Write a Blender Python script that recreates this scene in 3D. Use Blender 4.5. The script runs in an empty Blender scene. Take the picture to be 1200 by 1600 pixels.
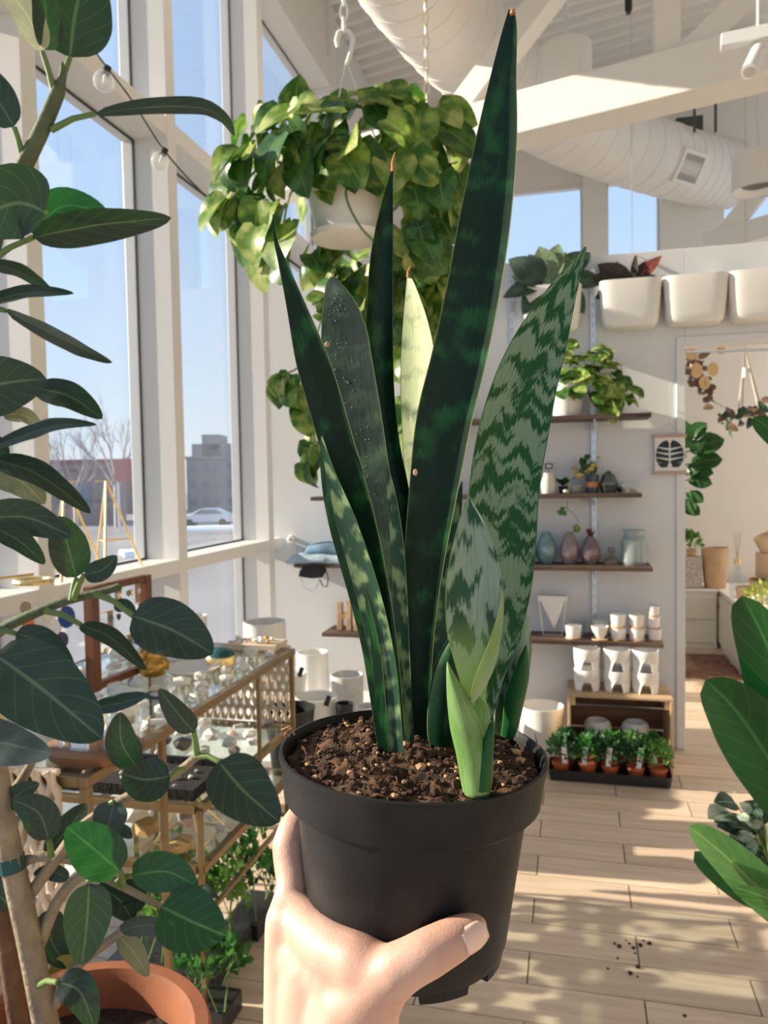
import bpy, bmesh, math, random
from mathutils import Vector as V, Matrix, noise

rnd = random.Random(7)
S = bpy.context.scene
COL = S.collection
R = math.radians

# ------------------------------------------------------------------ camera
FPX = 1200.0
CAM = V((0, 0, 1.5))
YAW, PITCH, ROLL = R(-13.8), R(-2.5), R(-1.0)
FW = V((math.sin(YAW) * math.cos(PITCH), math.cos(YAW) * math.cos(PITCH), math.sin(PITCH)))
R0 = V((math.cos(YAW), -math.sin(YAW), 0))
U0 = R0.cross(FW)
RT = R0 * math.cos(ROLL) + U0 * math.sin(ROLL)
UP = U0 * math.cos(ROLL) - R0 * math.sin(ROLL)
cd = bpy.data.cameras.new('camera')
cam = bpy.data.objects.new('camera', cd)
COL.objects.link(cam)
M = Matrix((RT, UP, -FW)).transposed().to_4x4()
M.translation = CAM
cam.matrix_world = M
cd.sensor_fit = 'VERTICAL'
cd.sensor_height = 36
cd.sensor_width = 27
cd.lens = 36 * FPX / 1600
cd.clip_start = 0.02
cd.clip_end = 500
cd.dof.use_dof = True
cd.dof.focus_distance = 0.40
cd.dof.aperture_fstop = 22
S.camera = cam

# ------------------------------------------------------------------ sky, sun, exposure
S.view_settings.view_transform = 'Standard'
S.view_settings.look = 'None'
S.view_settings.gamma = 1
S.view_settings.use_curve_mapping = False
S.view_settings.exposure = 0.62
SKY_STRENGTH = 0.86
SUN_STRENGTH = 7.5
SUN_AZ, SUN_EL = R(-95.5), R(21)
w = bpy.data.worlds.new('sky')
S.world = w
w.use_nodes = True
nt = w.node_tree
nt.nodes.clear()
tc = nt.nodes.new('ShaderNodeTexCoord')
sp = nt.nodes.new('ShaderNodeSeparateXYZ')
cr = nt.nodes.new('ShaderNodeValToRGB')
bgn = nt.nodes.new('ShaderNodeBackground')
wo = nt.nodes.new('ShaderNodeOutputWorld')
nt.links.new(tc.outputs['Generated'], sp.inputs[0])
nt.links.new(sp.outputs[2], cr.inputs[0])
nt.links.new(cr.outputs[0], bgn.inputs[0])
nt.links.new(bgn.outputs[0], wo.inputs[0])
el = cr.color_ramp.elements
el[0].position = 0.0
el[0].color = (0.70, 0.75, 0.82, 1)
el[1].position = 1.0
el[1].color = (0.36, 0.52, 0.82, 1)
e = el.new(0.12); e.color = (0.57, 0.69, 0.84, 1)
e = el.new(0.30); e.color = (0.44, 0.60, 0.86, 1)
e = el.new(0.55); e.color = (0.37, 0.55, 0.86, 1)
bgn.inputs[1].default_value = SKY_STRENGTH
sl = bpy.data.lights.new('sun', 'SUN')
sl.energy = SUN_STRENGTH
sl.color = (1.0, 0.85, 0.67)
sl.angle = R(0.7)
sun = bpy.data.objects.new('sun', sl)
COL.objects.link(sun)
sd = V((math.sin(SUN_AZ) * math.cos(SUN_EL), math.cos(SUN_AZ) * math.cos(SUN_EL), math.sin(SUN_EL)))
sun.rotation_euler = sd.to_track_quat('Z', 'Y').to_euler()
sun.location = (-8, -2, 6)
S.cycles.max_bounces = 10
S.cycles.diffuse_bounces = 6
S.cycles.transparent_max_bounces = 24
S.cycles.caustics_reflective = False
S.cycles.caustics_refractive = False

# ------------------------------------------------------------------ placement helpers (pixel + real distance -> point)
def ray(px, py):
    return FW + RT * ((px - 600) / FPX) - UP * ((py - 800) / FPX)
def at(px, py, d):
    return CAM + ray(px, py) * d
def onx(px, py, x):
    r = ray(px, py); return CAM + r * ((x - CAM.x) / r.x)
def ony(px, py, y):
    r = ray(px, py); return CAM + r * ((y - CAM.y) / r.y)
def onz(px, py, z):
    r = ray(px, py); return CAM + r * ((z - CAM.z) / r.z)

# ------------------------------------------------------------------ object helpers
WLOC = {}
def wl(o):
    return WLOC.get(o.name, V((0, 0, 0))) if o else V((0, 0, 0))
def tag(o, label=None, cat=None, group=None, kind=None):
    if label: o['label'] = label
    if cat: o['category'] = cat
    if group: o['group'] = group
    if kind: o['kind'] = kind
    return o
def thing(name, label, cat, loc=(0, 0, 0), group=None, kind=None):
    o = bpy.data.objects.new(name, None)
    o.empty_display_size = 0.02
    COL.objects.link(o)
    o.location = loc
    WLOC[o.name] = V(loc)
    return tag(o, label, cat, group, kind)

class MB:
    def __init__(s):
        s.v = []; s.f = []; s.uv = None
    def add(s, vs, fs):
        b = len(s.v)
        s.v += [V(p) for p in vs]
        s.f += [tuple(i + b for i in f) for f in fs]
        return s
    def box(s, a, b, rot=None, piv=None):
        x0, y0, z0 = a; x1, y1, z1 = b
        vs = [V(p) for p in ((x0,y0,z0),(x1,y0,z0),(x1,y1,z0),(x0,y1,z0),(x0,y0,z1),(x1,y0,z1),(x1,y1,z1),(x0,y1,z1))]
        if rot:
            c = V(piv) if piv else (V(a) + V(b)) / 2
            vs = [rot @ (p - c) + c for p in vs]
        return s.add(vs, [(0,3,2,1),(4,5,6,7),(0,1,5,4),(1,2,6,5),(2,3,7,6),(3,0,4,7)])
    def bar(s, p, q, w_, h, up=(0, 0, 1)):
        p = V(p); q = V(q); a = (q - p).normalized()
        u = V(up)
        if abs(a.dot(u)) > .98: u = V((0, 1, 0))
        x = a.cross(u).normalized() * (w_ / 2); y = x.cross(a).normalized() * (h / 2)
        vs = [p - x - y, p + x - y, p + x + y, p - x + y, q - x - y, q + x - y, q + x + y, q - x + y]
        return s.add(vs, [(0,3,2,1),(4,5,6,7),(0,1,5,4),(1,2,6,5),(2,3,7,6),(3,0,4,7)])
    def tube(s, pts, r, n=8, caps=True):
        pts = [V(p) for p in pts]
        rs = r if isinstance(r, (list, tuple)) else [r] * len(pts)
        b = len(s.v)
        prev = None
        for i, p in enumerate(pts):
            a = (pts[min(i + 1, len(pts) - 1)] - pts[max(i - 1, 0)])
            if a.length < 1e-9: a = V((0, 0, 1))
            a.normalize()
            if prev is None:
                u = V((0, 0, 1)) if abs(a.z) < .9 else V((1, 0, 0))
                x = a.cross(u).normalized()
            else:
                x = (prev - a * prev.dot(a)).normalized()
            prev = x
            y = a.cross(x)
            for k in range(n):
                t = 2 * math.pi * k / n
                s.v.append(p + (x * math.cos(t) + y * math.sin(t)) * rs[i])
        m = len(pts)
        for i in range(m - 1):
            for k in range(n):
                k2 = (k + 1) % n
                s.f.append((b + i*n + k, b + i*n + k2, b + (i+1)*n + k2, b + (i+1)*n + k))
        if caps:
            s.f.append(tuple(b + k for k in reversed(range(n))))
            s.f.append(tuple(b + (m-1)*n + k for k in range(n)))
        return s
    def lathe(s, prof, n=24, c=(0, 0, 0), sx=1, sy=1, rot=None, close=False):
        c = V(c); b = len(s.v)
        for (r, z) in prof:
            for k in range(n):
                t = 2 * math.pi * k / n
                p = V((r * math.cos(t) * sx, r * math.sin(t) * sy, z))
                if rot: p = rot @ p
                s.v.append(c + p)
        m = len(prof)
        for i in range(m - 1 + (1 if close else 0)):
            j = (i + 1) % m
            for k in range(n):
                k2 = (k + 1) % n
                s.f.append((b + i*n + k, b + i*n + k2, b + j*n + k2, b + j*n + k))
        if not close:
            if prof[0][0] > 1e-6: s.f.append(tuple(b + k for k in reversed(range(n))))
            if prof[-1][0] > 1e-6: s.f.append(tuple(b + (m-1)*n + k for k in range(n)))
        return s
    def grid(s, rows, uvs=None, closed=False):
        b = len(s.v); m = len(rows[0])
        for r in rows: s.v += [V(p) for p in r]
        if uvs is not None:
            if s.uv is None: s.uv = {}
            for i, r in enumerate(uvs):
                for j, q in enumerate(r): s.uv[b + i*m + j] = q
        for i in range(len(rows) - 1):
            for j in range(m if closed else m - 1):
                j2 = (j + 1) % m
                s.f.append((b + i*m + j, b + i*m + j2, b + (i+1)*m + j2, b + (i+1)*m + j))
        return s
    def mesh(s, name, off=(0, 0, 0), smooth=None):
        me = bpy.data.meshes.new(name)
        off = V(off)
        me.from_pydata([tuple(p - off) for p in s.v], [], s.f)
        if s.uv:
            lay = me.uv_layers.new(name='UVMap')
            for lp in me.loops:
                lay.data[lp.index].uv = s.uv.get(lp.vertex_index, (0, 0))
        if smooth is not None:
            me.polygons.foreach_set('use_smooth', [True] * len(me.polygons))
            me.set_sharp_from_angle(angle=R(smooth))
        me.update()
        return me
    def build(s, name, mat, parent=None, loc=None, smooth=None, bevel=None, solid=None, weld=False):
        off = wl(parent) if parent else V(loc or (0, 0, 0))
        me = s.mesh(name, off, smooth)
        if weld or solid:
            bm = bmesh.new(); bm.from_mesh(me)
            bmesh.ops.remove_doubles(bm, verts=bm.verts, dist=1e-6)
            bmesh.ops.recalc_face_normals(bm, faces=bm.faces)
            bm.to_mesh(me); bm.free()
        o = bpy.data.objects.new(name, me)
        COL.objects.link(o)
        if parent:
            o.parent = parent
            WLOC[o.name] = wl(parent)
        else:
            o.location = off
            WLOC[o.name] = V(off)
        if mat: me.materials.append(mat)
        if solid:
            md = o.modifiers.new('thickness', 'SOLIDIFY'); md.thickness = solid; md.offset = 0
        if bevel:
            md = o.modifiers.new('bevel', 'BEVEL'); md.width = bevel; md.segments = 2; md.limit_method = 'ANGLE'
        return o
def place(mesh, name, parent, M4, mat=None):
    """an object sharing mesh data, child of parent (a pure translation), at world matrix M4"""
    o = bpy.data.objects.new(name, mesh)
    COL.objects.link(o)
    o.parent = parent
    o.matrix_local = Matrix.Translation(-wl(parent)) @ M4
    return o
def copy_tree(o, loc=None, rz=None, label=None, parent=None):
    c = o.copy(); COL.objects.link(c); c.parent = parent
    if loc is not None: c.location = loc
    if rz is not None: c.rotation_euler = (0, 0, rz)
    if label: c['label'] = label
    for ch in list(o.children):
        copy_tree(ch, parent=c)
    return c
def struct(o, label=None):
    o['kind'] = 'structure'
    if label: o['label'] = label
    return o
def catmull(P, n):
    """smooth list of tuples"""
    out = []
    m = len(P)
    for i in range(n):
        t = i / (n - 1) * (m - 1)
        k = min(int(t), m - 2); u = t - k
        p0 = P[max(k - 1, 0)]; p1 = P[k]; p2 = P[k + 1]; p3 = P[min(k + 2, m - 1)]
        q = []
        for a, b, c, d in zip(p0, p1, p2, p3):
            q.append(.5 * ((2*b) + (c-a)*u + (2*a - 5*b + 4*c - d)*u*u + (3*b - a - 3*c + d)*u**3))
        out.append(tuple(q))
    return out

# ------------------------------------------------------------------ materials
def node(nt, t, **kw):
    n = nt.nodes.new(t)
    for k, v in kw.items(): setattr(n, k, v)
    return n
def base_mat(name):
    m = bpy.data.materials.new(name); m.use_nodes = True
    return m, m.node_tree, m.node_tree.nodes['Principled BSDF'], m.node_tree.nodes['Material Output']
def mat(name, col, rough=.5, metal=0, spec=.5, var=0, vs=8, bump=0, bs=60, emit=None, es=0, stretch=None, coat=0, sss=0):
    m, nt, b, out = base_mat(name)
    b.inputs['Base Color'].default_value = (*col, 1)
    b.inputs['Roughness'].default_value = rough
    b.inputs['Metallic'].default_value = metal
    b.inputs['Specular IOR Level'].default_value = spec
    if coat: b.inputs['Coat Weight'].default_value = coat
    if sss:
        b.inputs['Subsurface Weight'].default_value = sss
        b.inputs['Subsurface Radius'].default_value = (.008, .003, .0015)
        b.inputs['Subsurface Scale'].default_value = 1.0
    if emit:
        b.inputs['Emission Color'].default_value = (*emit, 1)
        b.inputs['Emission Strength'].default_value = es
    if var or bump:
        t = node(nt, 'ShaderNodeTexCoord')
        src = t.outputs['Object']
        if stretch:
            mp = node(nt, 'ShaderNodeMapping'); mp.inputs['Scale'].default_value = stretch
            nt.links.new(src, mp.inputs[0]); src = mp.outputs[0]
        if var:
            nz = node(nt, 'ShaderNodeTexNoise'); nz.inputs['Scale'].default_value = vs; nz.inputs['Detail'].default_value = 5
            nt.links.new(src, nz.inputs['Vector'])
            mr = node(nt, 'ShaderNodeMapRange')
            mr.inputs[1].default_value = .3; mr.inputs[2].default_value = .7
            mr.inputs[3].default_value = 1 - var; mr.inputs[4].default_value = 1 + var
            nt.links.new(nz.outputs[0], mr.inputs[0])
            mx = node(nt, 'ShaderNodeVectorMath', operation='SCALE')
            mx.inputs[0].default_value = col
            nt.links.new(mr.outputs[0], mx.inputs['Scale'])
            nt.links.new(mx.outputs[0], b.inputs['Base Color'])
        if bump:
            nz = node(nt, 'ShaderNodeTexNoise'); nz.inputs['Scale'].default_value = bs; nz.inputs['Detail'].default_value = 4
            nt.links.new(src, nz.inputs['Vector'])
            bp = node(nt, 'ShaderNodeBump'); bp.inputs['Strength'].default_value = bump; bp.inputs['Distance'].default_value = .01
            nt.links.new(nz.outputs[0], bp.inputs['Height'])
            nt.links.new(bp.outputs[0], b.inputs['Normal'])
    return m
def glass_mat(name, tint=(1, 1, 1), rough=0.0, ior=1.45, gcol=(1, 1, 1), solidness=0):
    """thin glass: light passes, Fresnel reflection on top"""
    m, nt, b, out = base_mat(name)
    nt.nodes.remove(b)
    tr = node(nt, 'ShaderNodeBsdfTransparent'); tr.inputs[0].default_value = (*tint, 1)
    gl = node(nt, 'ShaderNodeBsdfGlossy'); gl.inputs['Color'].default_value = (*gcol, 1); gl.inputs['Roughness'].default_value = rough
    lw = node(nt, 'ShaderNodeLayerWeight'); lw.inputs[0].default_value = .5
    pw = node(nt, 'ShaderNodeMath', operation='POWER'); nt.links.new(lw.outputs['Facing'], pw.inputs[0]); pw.inputs[1].default_value = 4.0
    f0 = ((ior - 1) / (ior + 1)) ** 2
    fr = node(nt, 'ShaderNodeMath', operation='MULTIPLY_ADD'); nt.links.new(pw.outputs[0], fr.inputs[0]); fr.inputs[1].default_value = 1 - f0; fr.inputs[2].default_value = f0
    mx = node(nt, 'ShaderNodeMixShader')
    nt.links.new(fr.outputs[0], mx.inputs[0]); nt.links.new(tr.outputs[0], mx.inputs[1]); nt.links.new(gl.outputs[0], mx.inputs[2])
    last = mx
    if solidness:
        df = node(nt, 'ShaderNodeBsdfDiffuse'); df.inputs[0].default_value = (*tint, 1)
        m2 = node(nt, 'ShaderNodeMixShader'); m2.inputs[0].default_value = solidness
        nt.links.new(mx.outputs[0], m2.inputs[1]); nt.links.new(df.outputs[0], m2.inputs[2]); last = m2
    nt.links.new(last.outputs[0], out.inputs[0])
    return m
def leaf_mat(name, col, col2=None, vein=None, rough=.42, trans=.25, spec=.4, scale=14, back=None, veins=True, tcol=None):
    """leaf: blotchy upper side, pale midrib and side veins from the leaf's own UV, light passing through"""
    m, nt, b, out = base_mat(name)
    b.inputs['Roughness'].default_value = rough
    b.inputs['Specular IOR Level'].default_value = spec
    L = nt.links.new
    uv = node(nt, 'ShaderNodeUVMap'); se = node(nt, 'ShaderNodeSeparateXYZ'); L(uv.outputs[0], se.inputs[0])
    tco = node(nt, 'ShaderNodeTexCoord')
    oi = node(nt, 'ShaderNodeObjectInfo')
    ad = node(nt, 'ShaderNodeVectorMath', operation='ADD'); L(tco.outputs['Object'], ad.inputs[0])
    sc = node(nt, 'ShaderNodeVectorMath', operation='SCALE'); sc.inputs[0].default_value = (31, 17, 23); L(oi.outputs['Random'], sc.inputs['Scale']); L(sc.outputs[0], ad.inputs[1])
    nz = node(nt, 'ShaderNodeTexNoise'); nz.inputs['Scale'].default_value = scale; nz.inputs['Detail'].default_value = 4; L(ad.outputs[0], nz.inputs['Vector'])
    rp = node(nt, 'ShaderNodeValToRGB'); L(nz.outputs[0], rp.inputs[0])
    c2 = col2 or tuple(x * 1.5 for x in col)
    rp.color_ramp.elements[0].position = .42; rp.color_ramp.elements[0].color = (*col, 1)
    rp.color_ramp.elements[1].position = .62; rp.color_ramp.elements[1].color = (*c2, 1)
    colout = rp.outputs[0]
    if veins:
        # u in [-1,1] stored as 0..1, v along the leaf
        u = node(nt, 'ShaderNodeMath', operation='MULTIPLY_ADD'); L(se.outputs[0], u.inputs[0]); u.inputs[1].default_value = 2; u.inputs[2].default_value = -1
        ab = node(nt, 'ShaderNodeMath', operation='ABSOLUTE'); L(u.outputs[0], ab.inputs[0])
        mid = node(nt, 'ShaderNodeMapRange'); mid.inputs[1].default_value = .02; mid.inputs[2].default_value = .07; mid.inputs[3].default_value = 1; mid.inputs[4].default_value = 0
        L(ab.outputs[0], mid.inputs[0])
        ph = node(nt, 'ShaderNodeMath', operation='MULTIPLY_ADD'); L(ab.outputs[0], ph.inputs[0]); ph.inputs[1].default_value = -.28; L(se.outputs[1], ph.inputs[2])
        fq = node(nt, 'ShaderNodeMath', operation='MULTIPLY'); L(ph.outputs[0], fq.inputs[0]); fq.inputs[1].default_value = 6.5
        fr = node(nt, 'ShaderNodeMath', operation='FRACT'); L(fq.outputs[0], fr.inputs[0])
        d = node(nt, 'ShaderNodeMath', operation='SUBTRACT'); L(fr.outputs[0], d.inputs[0]); d.inputs[1].default_value = .5
        da = node(nt, 'ShaderNodeMath', operation='ABSOLUTE'); L(d.outputs[0], da.inputs[0])
        sv = node(nt, 'ShaderNodeMapRange'); sv.inputs[1].default_value = .015; sv.inputs[2].default_value = .06; sv.inputs[3].default_value = .38; sv.inputs[4].default_value = 0
        L(da.outputs[0], sv.inputs[0])
        mxv = node(nt, 'ShaderNodeMath', operation='MAXIMUM'); L(mid.outputs[0], mxv.inputs[0]); L(sv.outputs[0], mxv.inputs[1])
        mx = node(nt, 'ShaderNodeMix', data_type='RGBA'); L(mxv.outputs[0], mx.inputs['Factor']); L(colout, mx.inputs['A']); mx.inputs['B'].default_value = (*(vein or tuple(x * 3 for x in col)), 1)
        colout = mx.outputs['Result']
    if back:
        ge = node(nt, 'ShaderNodeNewGeometry')
        mb = node(nt, 'ShaderNodeMix', data_type='RGBA'); L(ge.outputs['Backfacing'], mb.inputs['Factor']); L(colout, mb.inputs['A']); mb.inputs['B'].default_value = (*back, 1)
        colout = mb.outputs['Result']
    L(colout, b.inputs['Base Color'])
    tl = node(nt, 'ShaderNodeBsdfTranslucent')
    if tcol: tl.inputs[0].default_value = (*tcol, 1)
    else: L(colout, tl.inputs[0])
    mx = node(nt, 'ShaderNodeMixShader'); mx.inputs[0].default_value = trans
    L(b.outputs[0], mx.inputs[1]); L(tl.outputs[0], mx.inputs[2]); L(mx.outputs[0], out.inputs[0])
    return m
def wood_mat(name, c1, c2, rough=.5, stretch=(1.5, 22, 22), bump=.08, per_obj=.25):
    m, nt, b, out = base_mat(name)
    L = nt.links.new
    b.inputs['Roughness'].default_value = rough
    t = node(nt, 'ShaderNodeTexCoord'); oi = node(nt, 'ShaderNodeObjectInfo')
    sc = node(nt, 'ShaderNodeVectorMath', operation='SCALE'); sc.inputs[0].default_value = (7, 13, 5); L(oi.outputs['Random'], sc.inputs['Scale'])
    ad = node(nt, 'ShaderNodeVectorMath', operation='ADD'); L(t.outputs['Object'], ad.inputs[0]); L(sc.outputs[0], ad.inputs[1])
    mp = node(nt, 'ShaderNodeMapping'); mp.inputs['Scale'].default_value = stretch; L(ad.outputs[0], mp.inputs[0])
    nz = node(nt, 'ShaderNodeTexNoise'); nz.inputs['Scale'].default_value = 1.6; nz.inputs['Detail'].default_value = 6; nz.inputs['Distortion'].default_value = .6
    L(mp.outputs[0], nz.inputs['Vector'])
    rp = node(nt, 'ShaderNodeValToRGB'); L(nz.outputs[0], rp.inputs[0])
    rp.color_ramp.elements[0].position = .35; rp.color_ramp.elements[0].color = (*c1, 1)
    rp.color_ramp.elements[1].position = .68; rp.color_ramp.elements[1].color = (*c2, 1)
    mr = node(nt, 'ShaderNodeMapRange'); L(oi.outputs['Random'], mr.inputs[0]); mr.inputs[3].default_value = 1 - per_obj; mr.inputs[4].default_value = 1 + per_obj * .4
    s2 = node(nt, 'ShaderNodeVectorMath', operation='SCALE'); L(rp.outputs[0], s2.inputs[0]); L(mr.outputs[0], s2.inputs['Scale'])
    L(s2.outputs[0], b.inputs['Base Color'])
    bp = node(nt, 'ShaderNodeBump'); bp.inputs['Strength'].default_value = bump; bp.inputs['Distance'].default_value = .004
    L(nz.outputs[0], bp.inputs['Height']); L(bp.outputs[0], b.inputs['Normal'])
    return m

MT = {}
MT['wall'] = mat('wall_paint', (.80, .79, .78), .7, var=.02, vs=3, bump=.02, bs=180)
MT['wall_cool'] = mat('cool_white_paint', (.74, .77, .81), .7, var=.02, vs=3, bump=.02, bs=180)
MT['slot'] = mat('rail_slot', (.30, .34, .38), .5)
MT['ceil'] = mat('ceiling_paint', (.83, .80, .76), .6, var=.02, vs=2)
MT['frame'] = mat('window_frame_paint', (.80, .78, .75), .45)
MT['beam'] = mat('beam_paint', (.84, .81, .76), .55, var=.015, vs=4)
MT['gasket'] = mat('gasket', (.03, .03, .035), .6)
MT['pane'] = glass_mat('window_glass', (.97, .985, .98), ior=1.5)
MT['cream'] = mat('cream_paint', (.82, .75, .64), .7, var=.02, vs=3)
MT['plank'] = wood_mat('plank_tile', (.64, .49, .36), (.78, .63, .49), .38, per_obj=.12, bump=.03)
MT['grout'] = mat('grout', (.20, .15, .11), .9)
MT['shelf'] = wood_mat('dark_shelf_wood', (.055, .032, .022), (.13, .08, .055), .55)
MT['metal_white'] = mat('white_metal', (.78, .80, .82), .35, metal=.2)
MT['rail'] = mat('rail_steel', (.62, .68, .74), .3, metal=.6)
MT['brass'] = mat('brushed_brass', (.26, .18, .09), .40, metal=.7)
MT['gold'] = mat('pale_gold', (.90, .68, .32), .28, metal=.8)
MT['ceramic'] = mat('white_ceramic', (.82, .81, .79), .3, var=.03, vs=10)
MT['plastic_white'] = mat('white_plastic', (.80, .79, .76), .35)
MT['black'] = mat('black_plastic', (.016, .016, .018), .45)
MT['terra'] = mat('terracotta', (.28, .092, .036), .75, var=.18, vs=14, bump=.05, bs=90)
MT['soil'] = mat('dark_soil', (.035, .022, .014), .95, var=.6, vs=90, bump=.8, bs=140)
MT['redwood'] = wood_mat('red_brown_wood', (.14, .045, .02), (.26, .09, .04), .45, stretch=(20, 20, 1.5))
MT['pine'] = wood_mat('pine_wood', (.58, .38, .20), (.76, .55, .34), .6)
MT['crateback'] = wood_mat('brown_slat_wood', (.16, .075, .035), (.30, .15, .07), .6)
MT['cord'] = mat('cotton_cord', (.68, .58, .46), .95, bump=.3, bs=250)
MT['glass'] = glass_mat('clear_glass', (.93, .96, .96), rough=.02, ior=1.5)
MT['table_glass'] = glass_mat('table_glass', (.88, .95, .93), rough=.02, ior=1.5)
MT['kraft'] = mat('kraft_paper', (.62, .40, .22), .85, var=.08, vs=12)
# ================================================================== STRUCTURE
XL, YB, YF, XR, YR, ZC = -1.725, 4.39, 7.60, 3.4, -3.2, 5.05
XG = XL - .17           # glass plane of the window wall

# floor: base slab plus one object per plank tile
fl = struct(MB().box((-2.0, YR, -.06), (XR + .2, YF + .2, -.008)).build('floor', MT['grout']), 'pale wood-look plank tile floor')
PW, PL = .159, .64
pk = {}
row = 0
y = 2.397 - PW * 5
while y < YF:
    x = (.19 if row % 2 else -.14) - PL * 3
    while x < 1.75:
        x0 = max(x, -1.9); x1 = min(x + PL, 2.3)
        if x1 - x0 > .05:
            key = round(x1 - x0, 3)
            if key not in pk:
                g = .0022
                me = MB().box((g, g, -.02), (key - g, PW - g, 0)).mesh('plank')
                me.materials.append(MT['plank']); pk[key] = me
            place(pk[key], 'plank', fl, Matrix.Translation((x0, y, rnd.uniform(-.0006, .0006))))
        x += PL
    y += PW; row += 1
# remaining floor out of the plank area (behind the camera, far right)
for (a, b) in (((-1.9, YR, -.02), (2.3, 2.397 - PW * 5, 0)), ((2.3, YR, -.02), (XR, YF, 0))):
    struct(MB().box(a, b).build('floor', MT['plank']))

# window wall on the left
MUL = [-2.6, -1.645, -.675, .295, 1.265, 2.20, 3.14, 4.20]
wwl = struct(thing('wall_left', 'white framed window wall', 'wall', (XL, 0, 0))); del wwl['category']
def mull(y0, w_=.075, z0=0, z1=4.6, name='mullion'):
    return MB().box((XG - .06, y0, z0), (XL, y0 + w_, z1)).build(name, MT['frame'], wwl, bevel=.004)
for y0 in MUL: mull(y0)
mull(5.60, .14, 0, 5.05, 'post')
mull(6.95, .25, 0, 5.05, 'post')
def rail(y0, y1, z0, z1, xin=XL - .002, name='transom'):
    return MB().box((XG - .06, y0, z0), (xin, y1, z1)).build(name, MT['frame'], wwl, bevel=.003)
YS_ = [YR] + [m_ for m_ in MUL] + [5.60]
for i in range(len(YS_) - 1):
    a = YS_[i] + (.075 if i else 0); b = YS_[i + 1]
    rail(a, b, 3.03, 3.11); rail(a, b, 1.09, 1.15, name='sill_rail'); rail(a, b, 0, .12, name='bottom_rail'); rail(a, b, 4.42, 4.62, name='head_rail')
    for (z0, z1) in ((.12, 1.09), (1.15, 3.03), (3.11, 4.42)):
        # dark gasket: four slim bars round each pane
        g = MB(); t = .008
        g.box((XG - .004, a, z0), (XG + .004, b, z0 + t)).box((XG - .004, a, z1 - t), (XG + .004, b, z1)).box((XG - .004, a, z0), (XG + .004, a + t, z1)).box((XG - .004, b - t, z0), (XG + .004, b, z1))
        g.build('gasket', MT['gasket'], wwl)
        MB().box((XG - .003, a, z0), (XG + .003, b, z1)).build('pane', MT['pane'], wwl)
struct(MB().box((XG - .1, 5.74, 0), (XL - .03, YF, 5.05)).build('wall_left', MT['wall']))
struct(MB().box((XG - .1, YR, 4.62), (XL - .03, 5.74, 5.05)).build('wall_left', MT['beam']))

# partition wall with the shelves and the doorway
DX0, DX1, DH, PH, PT = .587, 1.56, 2.18, 2.69, .12
wb = MB()
wb.box((XG, YB, 0), (DX0, YB + PT, PH)).box((DX1, YB, 0), (XR, YB + PT, PH)).box((DX0, YB, DH), (DX1, YB + PT, PH))
struct(wb.build('wall_back', MT['wall_cool'], bevel=.003))
tr = MB()
tr.box((DX0 - .045, YB - .012, 0), (DX0, YB, DH + .045)).box((DX1, YB - .012, 0), (DX1 + .045, YB, DH + .045)).box((DX0, YB - .012, DH), (DX1, YB, DH + .045))
struct(tr.build('trim_1', MT['wall_cool'], bevel=.003))
# far outer wall with clerestory windows
fw = struct(thing('wall_far', 'cream far wall with high windows', 'wall', (0, YF, 0))); del fw['category']
MB().box((-2.0, YF, 0), (XR, YF + .15, 2.95)).build('lower_wall', MT['cream'], fw)
MB().box((-2.0, YF, 4.25), (XR, YF + .15, 5.05)).build('upper_wall', MT['beam'], fw)
cols = [(-2.0, -1.22), (.111, .325), (.80, 1.33), (2.1, 2.3), (3.1, XR)]
for (a, b) in cols:
    MB().box((a, YF - .12, 2.95), (b, YF + .15, 4.25)).build('column', MT['beam'], fw, bevel=.004)
for i in range(len(cols) - 1):
    a = cols[i][1]; b = cols[i + 1][0]
    if b - a < .05: continue
    MB().box((a, YF + .05, 2.95), (b, YF + .056, 4.25)).build('pane', MT['pane'], fw)
    f = MB()
    t = .04
    f.box((a, YF + .02, 2.95), (b, YF + .09, 2.95 + t)).box((a, YF + .02, 4.25 - t), (b, YF + .09, 4.25)).box((a, YF + .02, 2.95 + t), (a + t * .5, YF + .09, 4.25 - t)).box((b - t * .5, YF + .02, 2.95 + t), (b, YF + .09, 4.25 - t))
    f.build('window_frame', MT['frame'], fw)
# right wall and the glazed front behind the camera
rwm = mat('right_wall_paint', (.42, .39, .33), .8)
struct(MB().box((XR, YR, 0), (XR + .15, YB + PT, 5.05)).build('wall_right', rwm))
wr = struct(thing('wall_right', 'glazed side wall of the next room, out of view', 'wall', (XR, 6, 0))); del wr['category']
MB().box((XR, YB + PT, 0), (XR + .15, YF + .15, .6)).build('lower_wall', MT['wall'], wr)
MB().box((XR, YB + PT, 4.5), (XR + .15, YF + .15, 5.05)).build('upper_wall', MT['wall'], wr)
for y_ in (YB + PT, 5.8, YF):
    MB().box((XR, y_, .6), (XR + .15, y_ + .12, 4.5)).build('mullion', MT['frame'], wr)
MB().box((XR + .07, YB + PT, .6), (XR + .076, YF, 4.5)).build('pane', MT['pane'], wr)
fr = struct(thing('wall_front', 'glazed front behind the camera', 'wall', (0, YR, 0))); del fr['category']
for x in (-1.9, -.6, .75, 2.05, 3.3):
    MB().box((x, YR - .1, 0), (x + .1, YR + .05, 4.62)).build('mullion', MT['frame'], fr)
for z in (0, 2.5, 4.62):
    MB().box((-2.0, YR - .1, z), (XR, YR + .05, z + (.1 if z < 4 else .43))).build('transom', MT['frame'], fr)
MB().box((-1.9, YR - .03, .1), (3.3, YR - .024, 4.62)).build('pane', MT['pane'], fr)

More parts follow.
